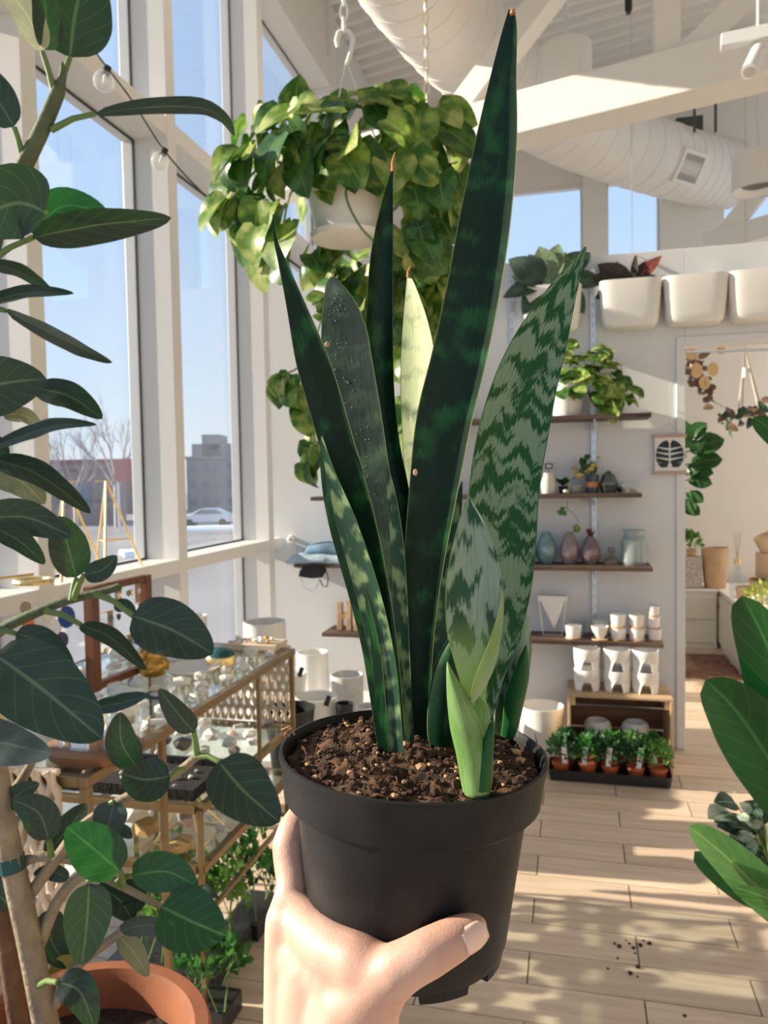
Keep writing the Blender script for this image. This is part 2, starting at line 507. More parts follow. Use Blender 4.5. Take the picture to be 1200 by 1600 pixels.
# ribbed metal roof deck
SK = R(14)
dk = MB()
ax = V((math.cos(SK), -math.sin(SK), 0)); ay = V((math.sin(SK), math.cos(SK), 0))
o0 = V((.6, 2.0, 0))
prof = []
t = -8.0
while t < 8.0:
    prof += [(t, 0), (t + .05, 0), (t + .075, .05), (t + .125, .05), (t + .15, 0)]
    t += .15
rows = []
for s_ in (-7, 7):
    rows.append([o0 + ax * s_ + ay * q + V((0, 0, ZC + h)) for q, h in prof])
dk.grid(rows)
dko = struct(dk.build('ceiling', MT['ceil']))
bm = bmesh.new(); bm.from_mesh(dko.data)
for co, no in (((-2.0, 0, 0), (-1, 0, 0)), ((XR + .15, 0, 0), (1, 0, 0)), ((0, YR - .1, 0), (0, -1, 0)), ((0, YF + .15, 0), (0, 1, 0))):
    bmesh.ops.bisect_plane(bm, geom=bm.verts[:] + bm.edges[:] + bm.faces[:], plane_co=co, plane_no=no, clear_outer=True)
bm.to_mesh(dko.data); bm.free()
struct(MB().box((-2.0, YR - .1, ZC + .08), (XR + .15, YF + .15, ZC + .2)).build('ceiling', MT['beam']))

# timber trusses, painted white
def tru(name, label, pieces, loc):
    t_ = thing(name, label, 'roof truss', loc)
    for nm, p, q, w_, h in pieces:
        MB().bar(p, q, w_, h).build(nm, MT['beam'], t_, bevel=.006)
    return t_
b0 = V((-1.9, 4.72, 3.40)); b1 = V((3.3, 3.26, 3.40))
def alongb(x): return b0 + (b1 - b0) * ((x - b0.x) / (b1.x - b0.x))
def onb(px, py):   # point in the truss plane
    n = (b1 - b0).cross(V((0, 0, 1))); r = ray(px, py); return CAM + r * ((b0 - CAM).dot(n) / r.dot(n))
k0 = onb(1042, 88); p1 = onb(705, 195); p2 = onb(868, -20); q1 = onb(1078, 92); q2 = onb(1190, -15)
def upto(p, z): return V((p.x, p.y, z))
tru('roof_truss', 'white timber roof truss crossing in front of the round duct', [
    ('bottom_chord', b0, b1, .21, .22),
    ('king_post', upto(k0, 3.49), upto(k0, ZC - .02), .12, .12),
    ('brace', p1, p1 + (p2 - p1) * 1.25, .13, .13),
    ('brace', q1, q1 + (q2 - q1) * 2.0, .13, .13)], (0, 4.2, 3.3))
c0 = V((.95, 6.35, 2.80)); c1 = V((3.2, 6.0, 3.35))
def onf(px, py):
    n = (c1 - c0).cross(V((0, 0, 1))); r = ray(px, py); return CAM + r * ((c0 - CAM).dot(n) / r.dot(n))
g0 = onf(1100, 385); g1 = onf(1330, 318); h0 = onf(1128, 372); h1 = onf(1222, 255)
tru('roof_truss', 'white sloping truss seen beyond the partition at the right edge', [
    ('bottom_chord', g0, g1, .14, .16), ('brace', h0, h1, .13, .13)], g0)

# round ventilation duct
dp = [V(p) for p in catmull([tuple(at(560, -420, 2.70)), tuple(at(600, -120, 3.64)), tuple(at(735, 75, 4.75)), tuple(at(880, 190, 5.74)), tuple(at(1060, 262, 6.57)), tuple(at(1142, 281, 6.84))], 40)]
for p in dp: p.z = 4.14
d_ = thing('air_duct', 'large round white spiral air duct under the roof', 'duct', dp[30])
DR = .29
mb = MB().tube(dp, DR, 36)
mb.build('duct_body', MT['ceil'], d_, smooth=50)
for i in range(1, 39, 1):
    a = (dp[i + 1] - dp[i - 1]).normalized() if i < 39 else dp[i] - dp[i - 1]
    MB().tube([dp[i] - a * .004, dp[i] + a * .004], DR + .004, 36).build('seam_ring', MT['ceil'], d_, smooth=50)
# grille on the duct
gc = at(1065, 267, 6.35)
gi = min(range(40), key=lambda i: (dp[i] - gc).length)
ga = (dp[gi + 1] - dp[gi - 1]).normalized()
gn = (CAM - dp[gi]); gn -= ga * gn.dot(ga); gn.normalize(); gs = ga.cross(gn)
def gpt(u, v_, n_): return dp[gi] + ga * u + gs * v_ + gn * n_
fm = MB()
for (u0, u1, v0, v1) in ((-.15, .15, -.13, -.10), (-.15, .15, .10, .13), (-.15, -.12, -.10, .10), (.12, .15, -.10, .10)):
    ps = [gpt(u, v_, n_) for n_ in (DR - .03, DR + .012) for (u, v_) in ((u0, v0), (u1, v0), (u1, v1), (u0, v1))]
    fm.add(ps, [(0,3,2,1),(4,5,6,7),(0,1,5,4),(1,2,6,5),(2,3,7,6),(3,0,4,7)])
gf = fm.build('grille', MT['ceil'], d_)
MB().add([gpt(u, v_, DR - .005) for (u, v_) in ((-.12, -.1), (.12, -.1), (.12, .1), (-.12, .1))], [(0, 1, 2, 3)]).build('grille_back', mat('grille_dark', (.22, .19, .16), .6), gf)
for k in range(12):
    u = -.11 + k * .02
    MB().bar(gpt(u, -.1, DR + .002), gpt(u, .1, DR + .002), .005, .006).build('slat', MT['ceil'], gf)
dark_steel = mat('dark_steel', (.10, .10, .10), .4, metal=.6)
for px, py in ((1085, 195), (1118, 190)):
    h = at(px, py, 6.2)
    MB().tube([V((h.x, h.y, 4.25)), V((h.x, h.y, ZC))], .012, 6).build('hanger_rod', dark_steel, d_)
MB().box((gc.x + .0, gc.y + .35, 4.40), (gc.x + .22, gc.y + .55, 4.58)).build('damper_box', dark_steel, d_)

# drum pendant lamps
def drum(px, py0, py1, d, wpx, label, watts=0):
    c = at(px, (py0 + py1) / 2, d); r = wpx / 2 * d / FPX; h = (py1 - py0) * d / FPX
    t_ = thing('pendant_lamp', label, 'lamp', (c.x, c.y, c.z - h / 2))
    MB().lathe([(r, c.z - h/2), (r, c.z + h/2), (r - .004, c.z + h/2), (r - .004, c.z - h/2)], 40, (c.x, c.y, 0), close=True).build('shade', MT['ceil'], t_, smooth=40)
    MB().lathe([(.001, c.z + h/2 - .01), (r - .005, c.z + h/2 - .01), (r - .005, c.z + h/2 - .004), (.001, c.z + h/2 - .004)], 40, (c.x, c.y, 0)).build('shade_top', MT['ceil'], t_, smooth=40)
    MB().lathe([(r * .62, c.z - h/2 + .035), (r - .006, c.z - h/2 + .006), (r - .006, c.z - h/2 + .012), (r * .62, c.z - h/2 + .045)], 40, (c.x, c.y, 0), close=True).build('inner_ring', MT['ceil'], t_, smooth=40)
    MB().tube([(c.x, c.y, c.z + h/2 - .02), (c.x, c.y, ZC)], .011, 8).build('stem', MT['metal_white'], t_)
    if watts:
        ld = bpy.data.lights.new('added_fill_bulb', 'POINT'); ld.energy = watts; ld.color = (1, .90, .78); ld.shadow_soft_size = .06  # only the added, unseen drum carries a light
        lo = bpy.data.objects.new('added_fill_bulb', ld); COL.objects.link(lo); lo.parent = t_; lo.location = (0, 0, h * .45)
drum(885, 75, 140, 4.42, 77, 'white drum pendant lamp hanging just above the roof truss')
drum(1184, 243, 298, 4.9, 76, 'white drum pendant lamp at the right edge below the truss')
drum(1560, 250, 305, 6.0, 76, 'unseen white drum lamp added to brighten the next room', 160)  # out of view, added to brighten the room beyond the doorway
# track light
tk = at(1165, 68, 2.9)
t_ = thing('track_light', 'white track light with one small cylinder spot at upper right', 'lamp', tk)
a0 = at(1126, 67, 2.75); a1 = a0 + V((1.3, -.17, 0.0))
MB().bar(a0, a1, .05, .045).build('track', MT['metal_white'], t_, bevel=.003)
for s_ in (.12, 1.1):
    q = a0 + (a1 - a0) * (s_ / 1.3)
    MB().tube([q, (q.x, q.y, ZC)], .006, 6).build('hanger_rod', MT['metal_white'], t_)
hq = at(1185, 72, 2.72); hb = at(1184, 82, 2.7); he = at(1170, 112, 2.62)
MB().tube([hq, hb], .009, 8).build('spot_stem', MT['metal_white'], t_)
hd = MB().tube([hb + (hb - he) * .1, he], .026, 18).build('spot_head', MT['metal_white'], t_, smooth=40)
MB().tube([he, he + (he - hb).normalized() * .003], .018, 18).build('spot_lens', mat('spot_lens', (.45, .42, .36), .25), hd)
# sprinkler / sensor hanging on a thin rod
sp_ = at(982, 8, 4.6)
t_ = thing('sprinkler_head', 'small black sprinkler head on a thin rod under the ribbed roof', 'sprinkler', sp_)
MB().tube([sp_ + V((0, 0, -.03)), sp_ + V((0, 0, .05))], .022, 10).build('body', MT['black'], t_)
MB().tube([sp_ + V((0, 0, .05)), (sp_.x, sp_.y, ZC)], .008, 6).build('rod', dark_steel, t_)
MB().tube([sp_ + V((0, 0, -.03)), sp_ + V((0, 0, -.05))], [.006, .016], 10).build('nozzle', dark_steel, t_)

# ---------------------------------------------------------------- outdoors
GZ = -2.3
ground = mat('asphalt', (.27, .26, .26), .9, var=.15, vs=.15)
snow = mat('snow', (.80, .83, .88), .8)
struct(MB().box((-220, -120, GZ - .2), (-2.6, 220, GZ)).build('ground', ground))
def hz(px, py, d): return at(px, py, d)
def far_building(label, px0, px1, pytop, d, wallm, nrow, ncol, depth=8, parapet=None, roofm=None):
    a = at(px0, 760, d); b = at(px1, 760, d); z1 = at((px0 + px1) / 2, pytop, d).z
    ex = (b - a); ex.z = 0; L_ = ex.length; ex.normalize(); ey = V((-ex.y, ex.x, 0))
    if ey.dot(FW) < 0: ey = -ey
    a.z = GZ
    t_ = thing('far_building', label, 'building', a)
    def bx(u0, u1, v0, v1, w0, w1):
        ps = [a + ex*u + ey*v_ + V((0, 0, w_ - GZ)) for w_ in (w0, w1) for (u, v_) in ((u0, v0), (u1, v0), (u1, v1), (u0, v1))]
        return MB().add(ps, [(0,3,2,1),(4,5,6,7),(0,1,5,4),(1,2,6,5),(2,3,7,6),(3,0,4,7)])
    bx(0, L_, 0, depth, GZ, z1).build('wall', wallm, t_)
    bx(-.2, L_ + .2, -.2, depth, z1, z1 + .35).build('roof', roofm or wallm, t_)
    if parapet:
        for (f0, f1, h) in parapet:
            bx(L_*f0, L_*f1, .1, depth * .6, z1 + .35, z1 + .35 + h).build('parapet', wallm, t_)
    H = z1 - GZ
    for r_ in range(nrow):
        for c_ in range(ncol):
            u = L_ * (c_ + .25) / ncol; w0 = GZ + H * (r_ + .3) / nrow
            bx(u, u + L_ * .5 / ncol, -.06, .05, w0, w0 + H * .45 / nrow).build('window', MTW, t_)
    return t_
MTW = mat('far_window', (.22, .25, .30), .25)
brick = mat('far_brick', (.36, .25, .23), .85, var=.1, vs=.5)
stone = mat('far_grey_stone', (.33, .32, .34), .85, var=.1, vs=.3)
redr = mat('far_red_roof', (.38, .17, .16), .8)
far_building('low red brick building seen through the left window pane', 60, 250, 722, 95, brick, 2, 7, roofm=redr)
far_building('distant brown shop row far behind the bare tree', -60, 150, 735, 70, mat('far_brown', (.36, .28, .26), .85), 1, 6)
far_building('grey block with a stepped roofline beyond the parked car', 292, 470, 716, 100, stone, 3, 9, parapet=((.05, .42, 1.6), (.14, .3, 2.8)))
# strip of snow and kerb
for (p0, p1, q) in ((190, 260, 868), (290, 430, 828)):
    a = onz(p0, q, GZ + .02); b = onz(p1, q - 4, GZ + .02); n_ = (b - a).cross(V((0, 0, 1))).normalized() * 1.2
    mb = MB().add([a - n_, b - n_, b + n_, a + n_, a - n_*.7 + V((0,0,.25)), b - n_*.7 + V((0,0,.25)), b + n_*.7 + V((0,0,.25)), a + n_*.7 + V((0,0,.25))], [(4,5,6,7),(0,1,5,4),(1,2,6,5),(2,3,7,6),(3,0,4,7)])
    tag(mb.build('snow_bank', snow, loc=a), 'ploughed snow bank ' + ('under the red sign' if p0 < 250 else 'in front of the parked car'), 'snow', kind='stuff')
# parked car
def car():
    c = onz(322, 823, GZ); ex = RT.copy(); ex.z = 0; ex.normalize(); ey = V((-ex.y, ex.x, 0))
    t_ = thing('parked_car', 'white car parked outside beyond the window', 'car', c)
    P = lambda u, v_, w_: c + ex*u + ey*v_ + V((0, 0, w_))
    prof = [(-2.2, .35), (-2.25, .75), (-2.05, .95), (-1.25, 1.05), (-.55, 1.5), (.9, 1.52), (1.75, 1.05), (2.2, .98), (2.25, .35)]
    mb = MB(); n = len(prof)
    mb.add([P(u, v_, w_) for v_ in (0, 1.75) for u, w_ in prof], [tuple(range(n)), tuple(reversed(range(n, 2*n)))] + [(i, (i+1) % n + 0, (i+1) % n + n, i + n) for i in range(n)])
    mb.build('body', mat('car_white', (.72, .74, .78), .25), t_, bevel=.08, weld=True)
    wm = MB(); gl = [(-1.1, 1.06), (-.5, 1.43), (.85, 1.45), (1.5, 1.06)]
    wm.add([P(u, -.015, w_) for u, w_ in gl], [(0, 1, 2, 3)]); wm.build('side_window', MTW, t_)
    for u in (-1.4, 1.4):
        for v_ in (-.03, 1.58):
            MB().tube([P(u, v_, .33), P(u, v_ + .2, .33)], .33, 18).build('wheel', MT['black'], t_)
car()
# sign on a post
sg = at(198, 735, 60)
t_ = thing('road_sign', 'red sign board on a tall post outside the left pane', 'sign', (sg.x, sg.y, GZ))
ex = RT.copy(); ex.z = 0; ex.normalize()
MB().bar(sg - ex*.9, sg + ex*.9, .25, 1.7).build('board', mat('sign_red', (.52, .20, .18), .7), t_)
MB().bar((sg.x + ex.x*-.7, sg.y + ex.y*-.7, GZ), (sg.x + ex.x*-.7, sg.y + ex.y*-.7, sg.z), .16, .16).build('post', mat('sign_post', (.6, .6, .62), .6), t_)
# bare trees
barkm = mat('far_bark', (.42, .38, .38), .9)
def bare_tree(label, px, d, pytop, seed, spread=.55):
    base = at(px, 800, d); base.z = GZ; top = at(px, pytop, d).z; H = top - GZ
    rr = random.Random(seed)
    t_ = thing('bare_tree', label, 'tree', base)
    trunk = MB().tube([base, base + V((0, 0, H * .3)), base + V((.1, 0, H * .45))], [H*.022, H*.017, H*.014], 6)
    trunk.build('trunk', barkm, t_)
    br = MB()
    def grow(p, dirn, ln, r, lev):
        q = p + dirn * ln * .5 + V((rr.uniform(-1, 1), rr.uniform(-1, 1), 0)) * ln * .05
        e_ = p + dirn * ln
        br.tube([p, q, e_], [r, r * .8, r * .5], 4, caps=False)
        if lev == 0: return
        for k in range(3 if lev > 1 else 4):
            nd = (dirn + V((rr.uniform(-1, 1), rr.uniform(-1, 1), rr.uniform(-.1, .6))) * spread).normalized()
            grow(p.lerp(e_, rr.uniform(.45, 1)), nd, ln * rr.uniform(.55, .75), r * .55, lev - 1)
    for k in range(6):
        nd = (V((rr.uniform(-1, 1), rr.uniform(-1, 1), rr.uniform(.8, 1.6)))).normalized()
        grow(base + V((0, 0, H * rr.uniform(.25, .45))), nd, H * .32, H * .010, 3)
    tag(br.build('branches', barkm, t_), kind='stuff')
bare_tree('tall bare winter tree behind the red sign outside', 182, 66, 632, 3)
bare_tree('short bare winter tree left of the tall one outside', 118, 58, 672, 5)
# ================================================================== SNAKE PLANT IN THE HELD POT
def snake_mat(name, base, band, thr=(.46, .54), freq=72, jag=.010, margin=(.10, .17, .05), trans=.10, rough=.38, streak=.25, base2=None, spec=.22, uscale=1.3, chev=0):
    m, nt, b, out = base_mat(name)
    L = nt.links.new
    b.inputs['Roughness'].default_value = rough; b.inputs['Specular IOR Level'].default_value = spec
    uv = node(nt, 'ShaderNodeUVMap'); se = node(nt, 'ShaderNodeSeparateXYZ'); L(uv.outputs[0], se.inputs[0])
    oi = node(nt, 'ShaderNodeObjectInfo')
    # jagged shift of the bands: fine streaks along the blade
    c1 = node(nt, 'ShaderNodeCombineXYZ')
    m1 = node(nt, 'ShaderNodeMath', operation='MULTIPLY'); L(se.outputs[0], m1.inputs[0]); m1.inputs[1].default_value = 34
    m2 = node(nt, 'ShaderNodeMath', operation='MULTIPLY'); L(se.outputs[1], m2.inputs[0]); m2.inputs[1].default_value = 70
    mo = node(nt, 'ShaderNodeMath', operation='MULTIPLY'); L(oi.outputs['Random'], mo.inputs[0]); mo.inputs[1].default_value = 50
    L(m1.outputs[0], c1.inputs[0]); L(m2.outputs[0], c1.inputs[1]); L(mo.outputs[0], c1.inputs[2])
    n1 = node(nt, 'ShaderNodeTexNoise'); n1.inputs['Scale'].default_value = 1; n1.inputs['Detail'].default_value = 5; n1.inputs['Roughness'].default_value = .7; L(c1.outputs[0], n1.inputs['Vector'])
    j = node(nt, 'ShaderNodeMath', operation='MULTIPLY_ADD'); L(n1.outputs[0], j.inputs[0]); j.inputs[1].default_value = jag; L(se.outputs[1], j.inputs[2])
    jo = j.outputs[0]
    if chev:   # zigzag bands: triangle wave across the blade
        tw = node(nt, 'ShaderNodeMath', operation='PINGPONG'); L(se.outputs[0], tw.inputs[0]); tw.inputs[1].default_value = .22
        cv = node(nt, 'ShaderNodeMath', operation='MULTIPLY_ADD'); L(tw.outputs[0], cv.inputs[0]); cv.inputs[1].default_value = chev; L(jo, cv.inputs[2]); jo = cv.outputs[0]
    c2 = node(nt, 'ShaderNodeCombineXYZ')
    m3 = node(nt, 'ShaderNodeMath', operation='MULTIPLY'); L(se.outputs[0], m3.inputs[0]); m3.inputs[1].default_value = uscale
    m4 = node(nt, 'ShaderNodeMath', operation='MULTIPLY'); L(jo, m4.inputs[0]); m4.inputs[1].default_value = freq
    L(m3.outputs[0], c2.inputs[0]); L(m4.outputs[0], c2.inputs[1]); L(mo.outputs[0], c2.inputs[2])
    n2 = node(nt, 'ShaderNodeTexNoise'); n2.inputs['Scale'].default_value = 1; n2.inputs['Detail'].default_value = 3.5; L(c2.outputs[0], n2.inputs['Vector'])
    rp = node(nt, 'ShaderNodeMapRange'); L(n2.outputs[0], rp.inputs[0]); rp.inputs[1].default_value = thr[0]; rp.inputs[2].default_value = thr[1]
    mx = node(nt, 'ShaderNodeMix', data_type='RGBA'); L(rp.outputs[0], mx.inputs['Factor']); mx.inputs['A'].default_value = (*base, 1); mx.inputs['B'].default_value = (*band, 1)
    # fine mottling
    mr = node(nt, 'ShaderNodeMapRange'); L(n1.outputs[0], mr.inputs[0]); mr.inputs[1].default_value = .3; mr.inputs[2].default_value = .7; mr.inputs[3].default_value = 1 - streak; mr.inputs[4].default_value = 1 + streak
    s2 = node(nt, 'ShaderNodeVectorMath', operation='SCALE'); L(mx.outputs['Result'], s2.inputs[0]); L(mr.outputs[0], s2.inputs['Scale'])
    # thin pale margin
    u = node(nt, 'ShaderNodeMath', operation='MULTIPLY_ADD'); L(se.outputs[0], u.inputs[0]); u.inputs[1].default_value = 2; u.inputs[2].default_value = -1
    ab = node(nt, 'ShaderNodeMath', operation='ABSOLUTE'); L(u.outputs[0], ab.inputs[0])
    mg = node(nt, 'ShaderNodeMapRange'); L(ab.outputs[0], mg.inputs[0]); mg.inputs[1].default_value = .955; mg.inputs[2].default_value = .99
    mx2 = node(nt, 'ShaderNodeMix', data_type='RGBA'); L(mg.outputs[0], mx2.inputs['Factor']); L(s2.outputs[0], mx2.inputs['A']); mx2.inputs['B'].default_value = (*margin, 1)
    res = mx2.outputs['Result']
    if base2:   # pale lower end of a young leaf
        mq = node(nt, 'ShaderNodeMapRange'); L(se.outputs[1], mq.inputs[0]); mq.inputs[1].default_value = base2[1]; mq.inputs[2].default_value = base2[2]
        mx3 = node(nt, 'ShaderNodeMix', data_type='RGBA'); L(mq.outputs[0], mx3.inputs['Factor']); L(res, mx3.inputs['A']); mx3.inputs['B'].default_value = (*base2[0], 1)
        res = mx3.outputs['Result']
    L(res, b.inputs['Base Color'])
    bp = node(nt, 'ShaderNodeBump'); bp.inputs['Strength'].default_value = .12; bp.inputs['Distance'].default_value = .001; L(n1.outputs[0], bp.inputs['Height']); L(bp.outputs[0], b.inputs['Normal'])
    tl = node(nt, 'ShaderNodeBsdfTranslucent'); L(res, tl.inputs[0])
    ms = node(nt, 'ShaderNodeMixShader'); ms.inputs[0].default_value = trans
    L(b.outputs[0], ms.inputs[1]); L(tl.outputs[0], ms.inputs[2]); L(ms.outputs[0], out.inputs[0])
    return m
SM = {
    'dark': snake_mat('snake_dark', (.0030, .022, .009), (.013, .085, .022), thr=(.52, .66), freq=62, jag=.014, streak=.3, margin=(.20, .24, .10)),
    'grey': snake_mat('snake_grey', (.016, .034, .028), (.05, .095, .06), thr=(.48, .70), freq=85, streak=.4, rough=.42),
    'band': snake_mat('snake_banded', (.030, .080, .048), (.25, .36, .17), thr=(.49, .60), freq=92, streak=.3),
    'pale': snake_mat('snake_pale_sunlit', (.50, .57, .34), (.15, .21, .13), thr=(.54, .72), freq=110, streak=.18),  # base lightened, sunlight on this leaf put into its colour
    'mosaic': snake_mat('snake_mosaic', (.17, .27, .17), (.008, .075, .016), thr=(.485, .53), freq=125, jag=.016, streak=.18, uscale=2.2, chev=.035, margin=(.03, .13, .03)),
    'young': snake_mat('snake_young', (.24, .34, .25), (.025, .085, .04), thr=(.54, .585), freq=85, jag=.018, uscale=2.4, chev=.03, streak=.2, margin=(.18, .30, .10), base2=((.28, .44, .12), .055, .088)),
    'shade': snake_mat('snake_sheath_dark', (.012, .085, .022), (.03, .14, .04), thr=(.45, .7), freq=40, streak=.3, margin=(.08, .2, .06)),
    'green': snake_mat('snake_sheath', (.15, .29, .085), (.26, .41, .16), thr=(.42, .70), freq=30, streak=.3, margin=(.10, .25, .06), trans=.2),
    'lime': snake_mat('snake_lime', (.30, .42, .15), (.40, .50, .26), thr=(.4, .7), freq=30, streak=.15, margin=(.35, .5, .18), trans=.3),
}
tipm = mat('dry_leaf_tip', (.36, .17, .07), .8)
scarm = mat('leaf_scar', (.55, .34, .20), .8)

POTC = at(645, 1175, .40)                       # centre of the rim plane
plant = thing('snake_plant', 'tall banded snake plant growing in the black pot held up in front', 'plant', POTC + V((0, 0, -.012)))
def blade(pts, m, cup=.25, tilt=0, thick=.0022, n=46, twist=0, nu=10, name='leaf', asym=0):
    """pts: (px, py, half width px, distance) from the tip to the base"""
    P = catmull(pts, n)
    C_ = [at(p[0], p[1], p[3]) for p in P]
    rows = []; uvs = []; ln = 0
    for i, c in enumerate(C_):
        if i: ln += (c - C_[i-1]).length
        a = (C_[min(i+1, n-1)] - C_[max(i-1, 0)]).normalized()
        view = (c - CAM).normalized()
        s0 = a.cross(view).normalized()
        if s0.dot(RT) < 0: s0 = -s0
        n0 = s0.cross(a).normalized()
        if n0.dot(view) > 0: n0 = -n0
        tt = R(tilt + twist * i / (n - 1))
        s_ = s0 * math.cos(tt) + n0 * math.sin(tt); n_ = n0 * math.cos(tt) - s0 * math.sin(tt)
        hw = max(P[i][2], .3) * P[i][3] / FPX / max(math.cos(tt), .3)
        row = []; ur = []
        for side in (1, -1):
            for k in range(nu + 1):
                u = -1 + 2 * k / nu
                if side < 0: u = -u
                h = cup * hw * (u * u) - cup * hw * .4 + asym * hw * u * abs(u)
                th = thick * (1 - .8 * u * u) * min(1, hw / .006) * .5
                row.append(c + s_ * (u * hw) + n_ * (h + side * th)); ur.append((u * .5 + .5, ln))
        rows.append(row); uvs.append(ur)
    mb = MB().grid(rows, uvs, closed=True)
    m_ = len(rows[0])
    mb.f.append(tuple(range(m_))); mb.f.append(tuple((n - 1) * m_ + k for k in reversed(range(m_))))
    return mb.build(name, SM[m], plant, smooth=60)
# tall central leaf
l6 = blade([(799,15,4,.372),(797,45,11,.374),(787,120,20,.377),(776,220,32,.380),(759,340,40,.383),(741,450,42,.386),(718,560,43,.389),(694,660,43,.392),(676,780,37,.396),(663,880,31,.400),(655,980,25,.404),(653,1080,20,.406),(655,1168,11,.409)], 'dark', cup=.30, tilt=8)
l7 = blade([(915,386,2,.380),(904,408,8,.380),(876,462,24,.382),(846,530,40,.384),(820,600,49,.386),(800,680,54,.388),(787,760,54,.390),(783,840,53,.392),(780,920,48,.394),(775,990,36,.396),(765,1050,24,.398),(757,1110,15,.400),(752,1160,10,.402)], 'mosaic', cup=.20, tilt=-12)
l1 = blade([(427,335,1,.362),(431,375,3,.363),(440,405,6,.365),(461,470,14,.368),(487,556,25,.372),(504,610,27,.375),(524,680,27,.378),(548,760,26,.381),(572,850,24,.386),(594,950,20,.392),(610,1050,16,.398),(622,1150,12,.404)], 'dark', cup=.3, tilt=18)
l2 = blade([(520,431,2,.400),(521,447,13,.400),(530,480,27,.400),(538,520,36,.401),(543,570,40,.402),(553,640,42,.403),(567,720,40,.404),(583,800,36,.405),(600,900,28,.407),(612,1000,22,.409),(622,1100,18,.410),(630,1162,12,.411)], 'grey', cup=.12, tilt=24)
l3 = blade([(503,682,1,.372),(508,705,4,.373),(519,745,8,.374),(544,820,16,.377),(576,925,19,.381),(596,1010,19,.385),(608,1085,17,.388),(620,1182,12,.392)], 'band', cup=.25, tilt=28)
l3b = blade([(502,680,1,.378),(509,745,7,.379),(528,820,13,.381),(560,930,14,.384),(580,1010,14,.387),(591,1090,12,.390),(601,1182,8,.394)], 'dark', cup=.2, tilt=30)  # folded half of the banded leaf, its shade put into the dark colour
l4 = blade([(614,262,1,.396),(610,285,4,.397),(603,335,11,.398),(596,410,18,.400),(593,513,21,.402),(596,610,20,.404),(606,690,18,.406),(621,760,17,.408),(634,830,16,.410),(644,930,15,.412),(650,1050,13,.413),(655,1158,9,.414)], 'dark', cup=.75, tilt=0)
l4b = blade([(604,722,1,.390),(611,770,7,.391),(619,830,10,.392),(624,900,11,.394),(628,980,11,.397),(633,1070,10,.400),(640,1168,8,.404)], 'band', cup=.3, tilt=10)
l5 = blade([(638,430,2,.418),(643,450,8,.418),(651,500,19,.419),(656,550,26,.420),(659,610,29,.421),(660,690,27,.422),(662,790,24,.423),(666,900,20,.423),(672,1040,15,.424),(676,1140,10,.424)], 'pale', cup=.30, tilt=42)
l11 = blade([(722,752,1,.396),(715,790,7,.397),(706,840,12,.399),(697,910,16,.401),(690,980,17,.404),(685,1040,15,.406),(682,1160,10,.410)], 'band', cup=.2, tilt=0)
l10 = blade([(716,985,3,.386),(708,1010,14,.388),(699,1050,22,.391),(693,1100,24,.394),(690,1140,23,.396),(688,1166,17,.398),(688,1180,8,.399)], 'dark', cup=-.35, thick=.006)
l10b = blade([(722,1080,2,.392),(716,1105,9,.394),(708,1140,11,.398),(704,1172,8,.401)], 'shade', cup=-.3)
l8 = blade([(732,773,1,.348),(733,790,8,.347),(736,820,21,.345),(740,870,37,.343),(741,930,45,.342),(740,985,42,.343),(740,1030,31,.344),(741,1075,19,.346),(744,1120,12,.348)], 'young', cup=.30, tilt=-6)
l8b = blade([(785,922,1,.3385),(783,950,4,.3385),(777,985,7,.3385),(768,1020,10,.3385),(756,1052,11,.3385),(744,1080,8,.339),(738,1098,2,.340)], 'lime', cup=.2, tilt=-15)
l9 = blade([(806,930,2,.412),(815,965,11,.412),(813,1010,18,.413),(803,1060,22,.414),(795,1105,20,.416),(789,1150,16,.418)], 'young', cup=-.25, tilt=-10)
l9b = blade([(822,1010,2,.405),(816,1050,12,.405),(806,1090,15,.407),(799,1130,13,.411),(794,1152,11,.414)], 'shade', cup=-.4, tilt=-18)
# sheathed young shoot: rolled base wrapping round
st = []
for (px, py, hw, d) in catmull([(741,1085,15,.350),(744,1110,20,.349),(746,1150,23,.348),(747,1190,24,.348),(746,1222,23,.348),(745,1240,20,.348)], 14):
    st.append((at(px, py, d), hw * d / FPX))
sh = MB(); rows = []; uvs = []; ln = 0
for i, (c, r) in enumerate(st):
    if i: ln += (c - st[i-1][0]).length
    rows.append([c + RT * (r * math.cos(t)) + FW * (-r * math.sin(t)) for t in [2 * math.pi * k / 20 for k in range(20)]])
    uvs.append([(k / 20 * .8 + .1, ln) for k in range(20)])
sh.grid(rows, uvs, closed=True)
sh.build('shoot', SM['green'], plant, smooth=60)
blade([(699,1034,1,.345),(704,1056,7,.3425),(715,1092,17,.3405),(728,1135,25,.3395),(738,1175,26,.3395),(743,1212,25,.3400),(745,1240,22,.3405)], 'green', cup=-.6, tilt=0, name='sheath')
blade([(770,1118,1,.345),(767,1140,6,.3395),(760,1175,11,.3385),(755,1205,14,.3385),(752,1236,15,.3390)], 'shade', cup=-.5, tilt=0, name='sheath')
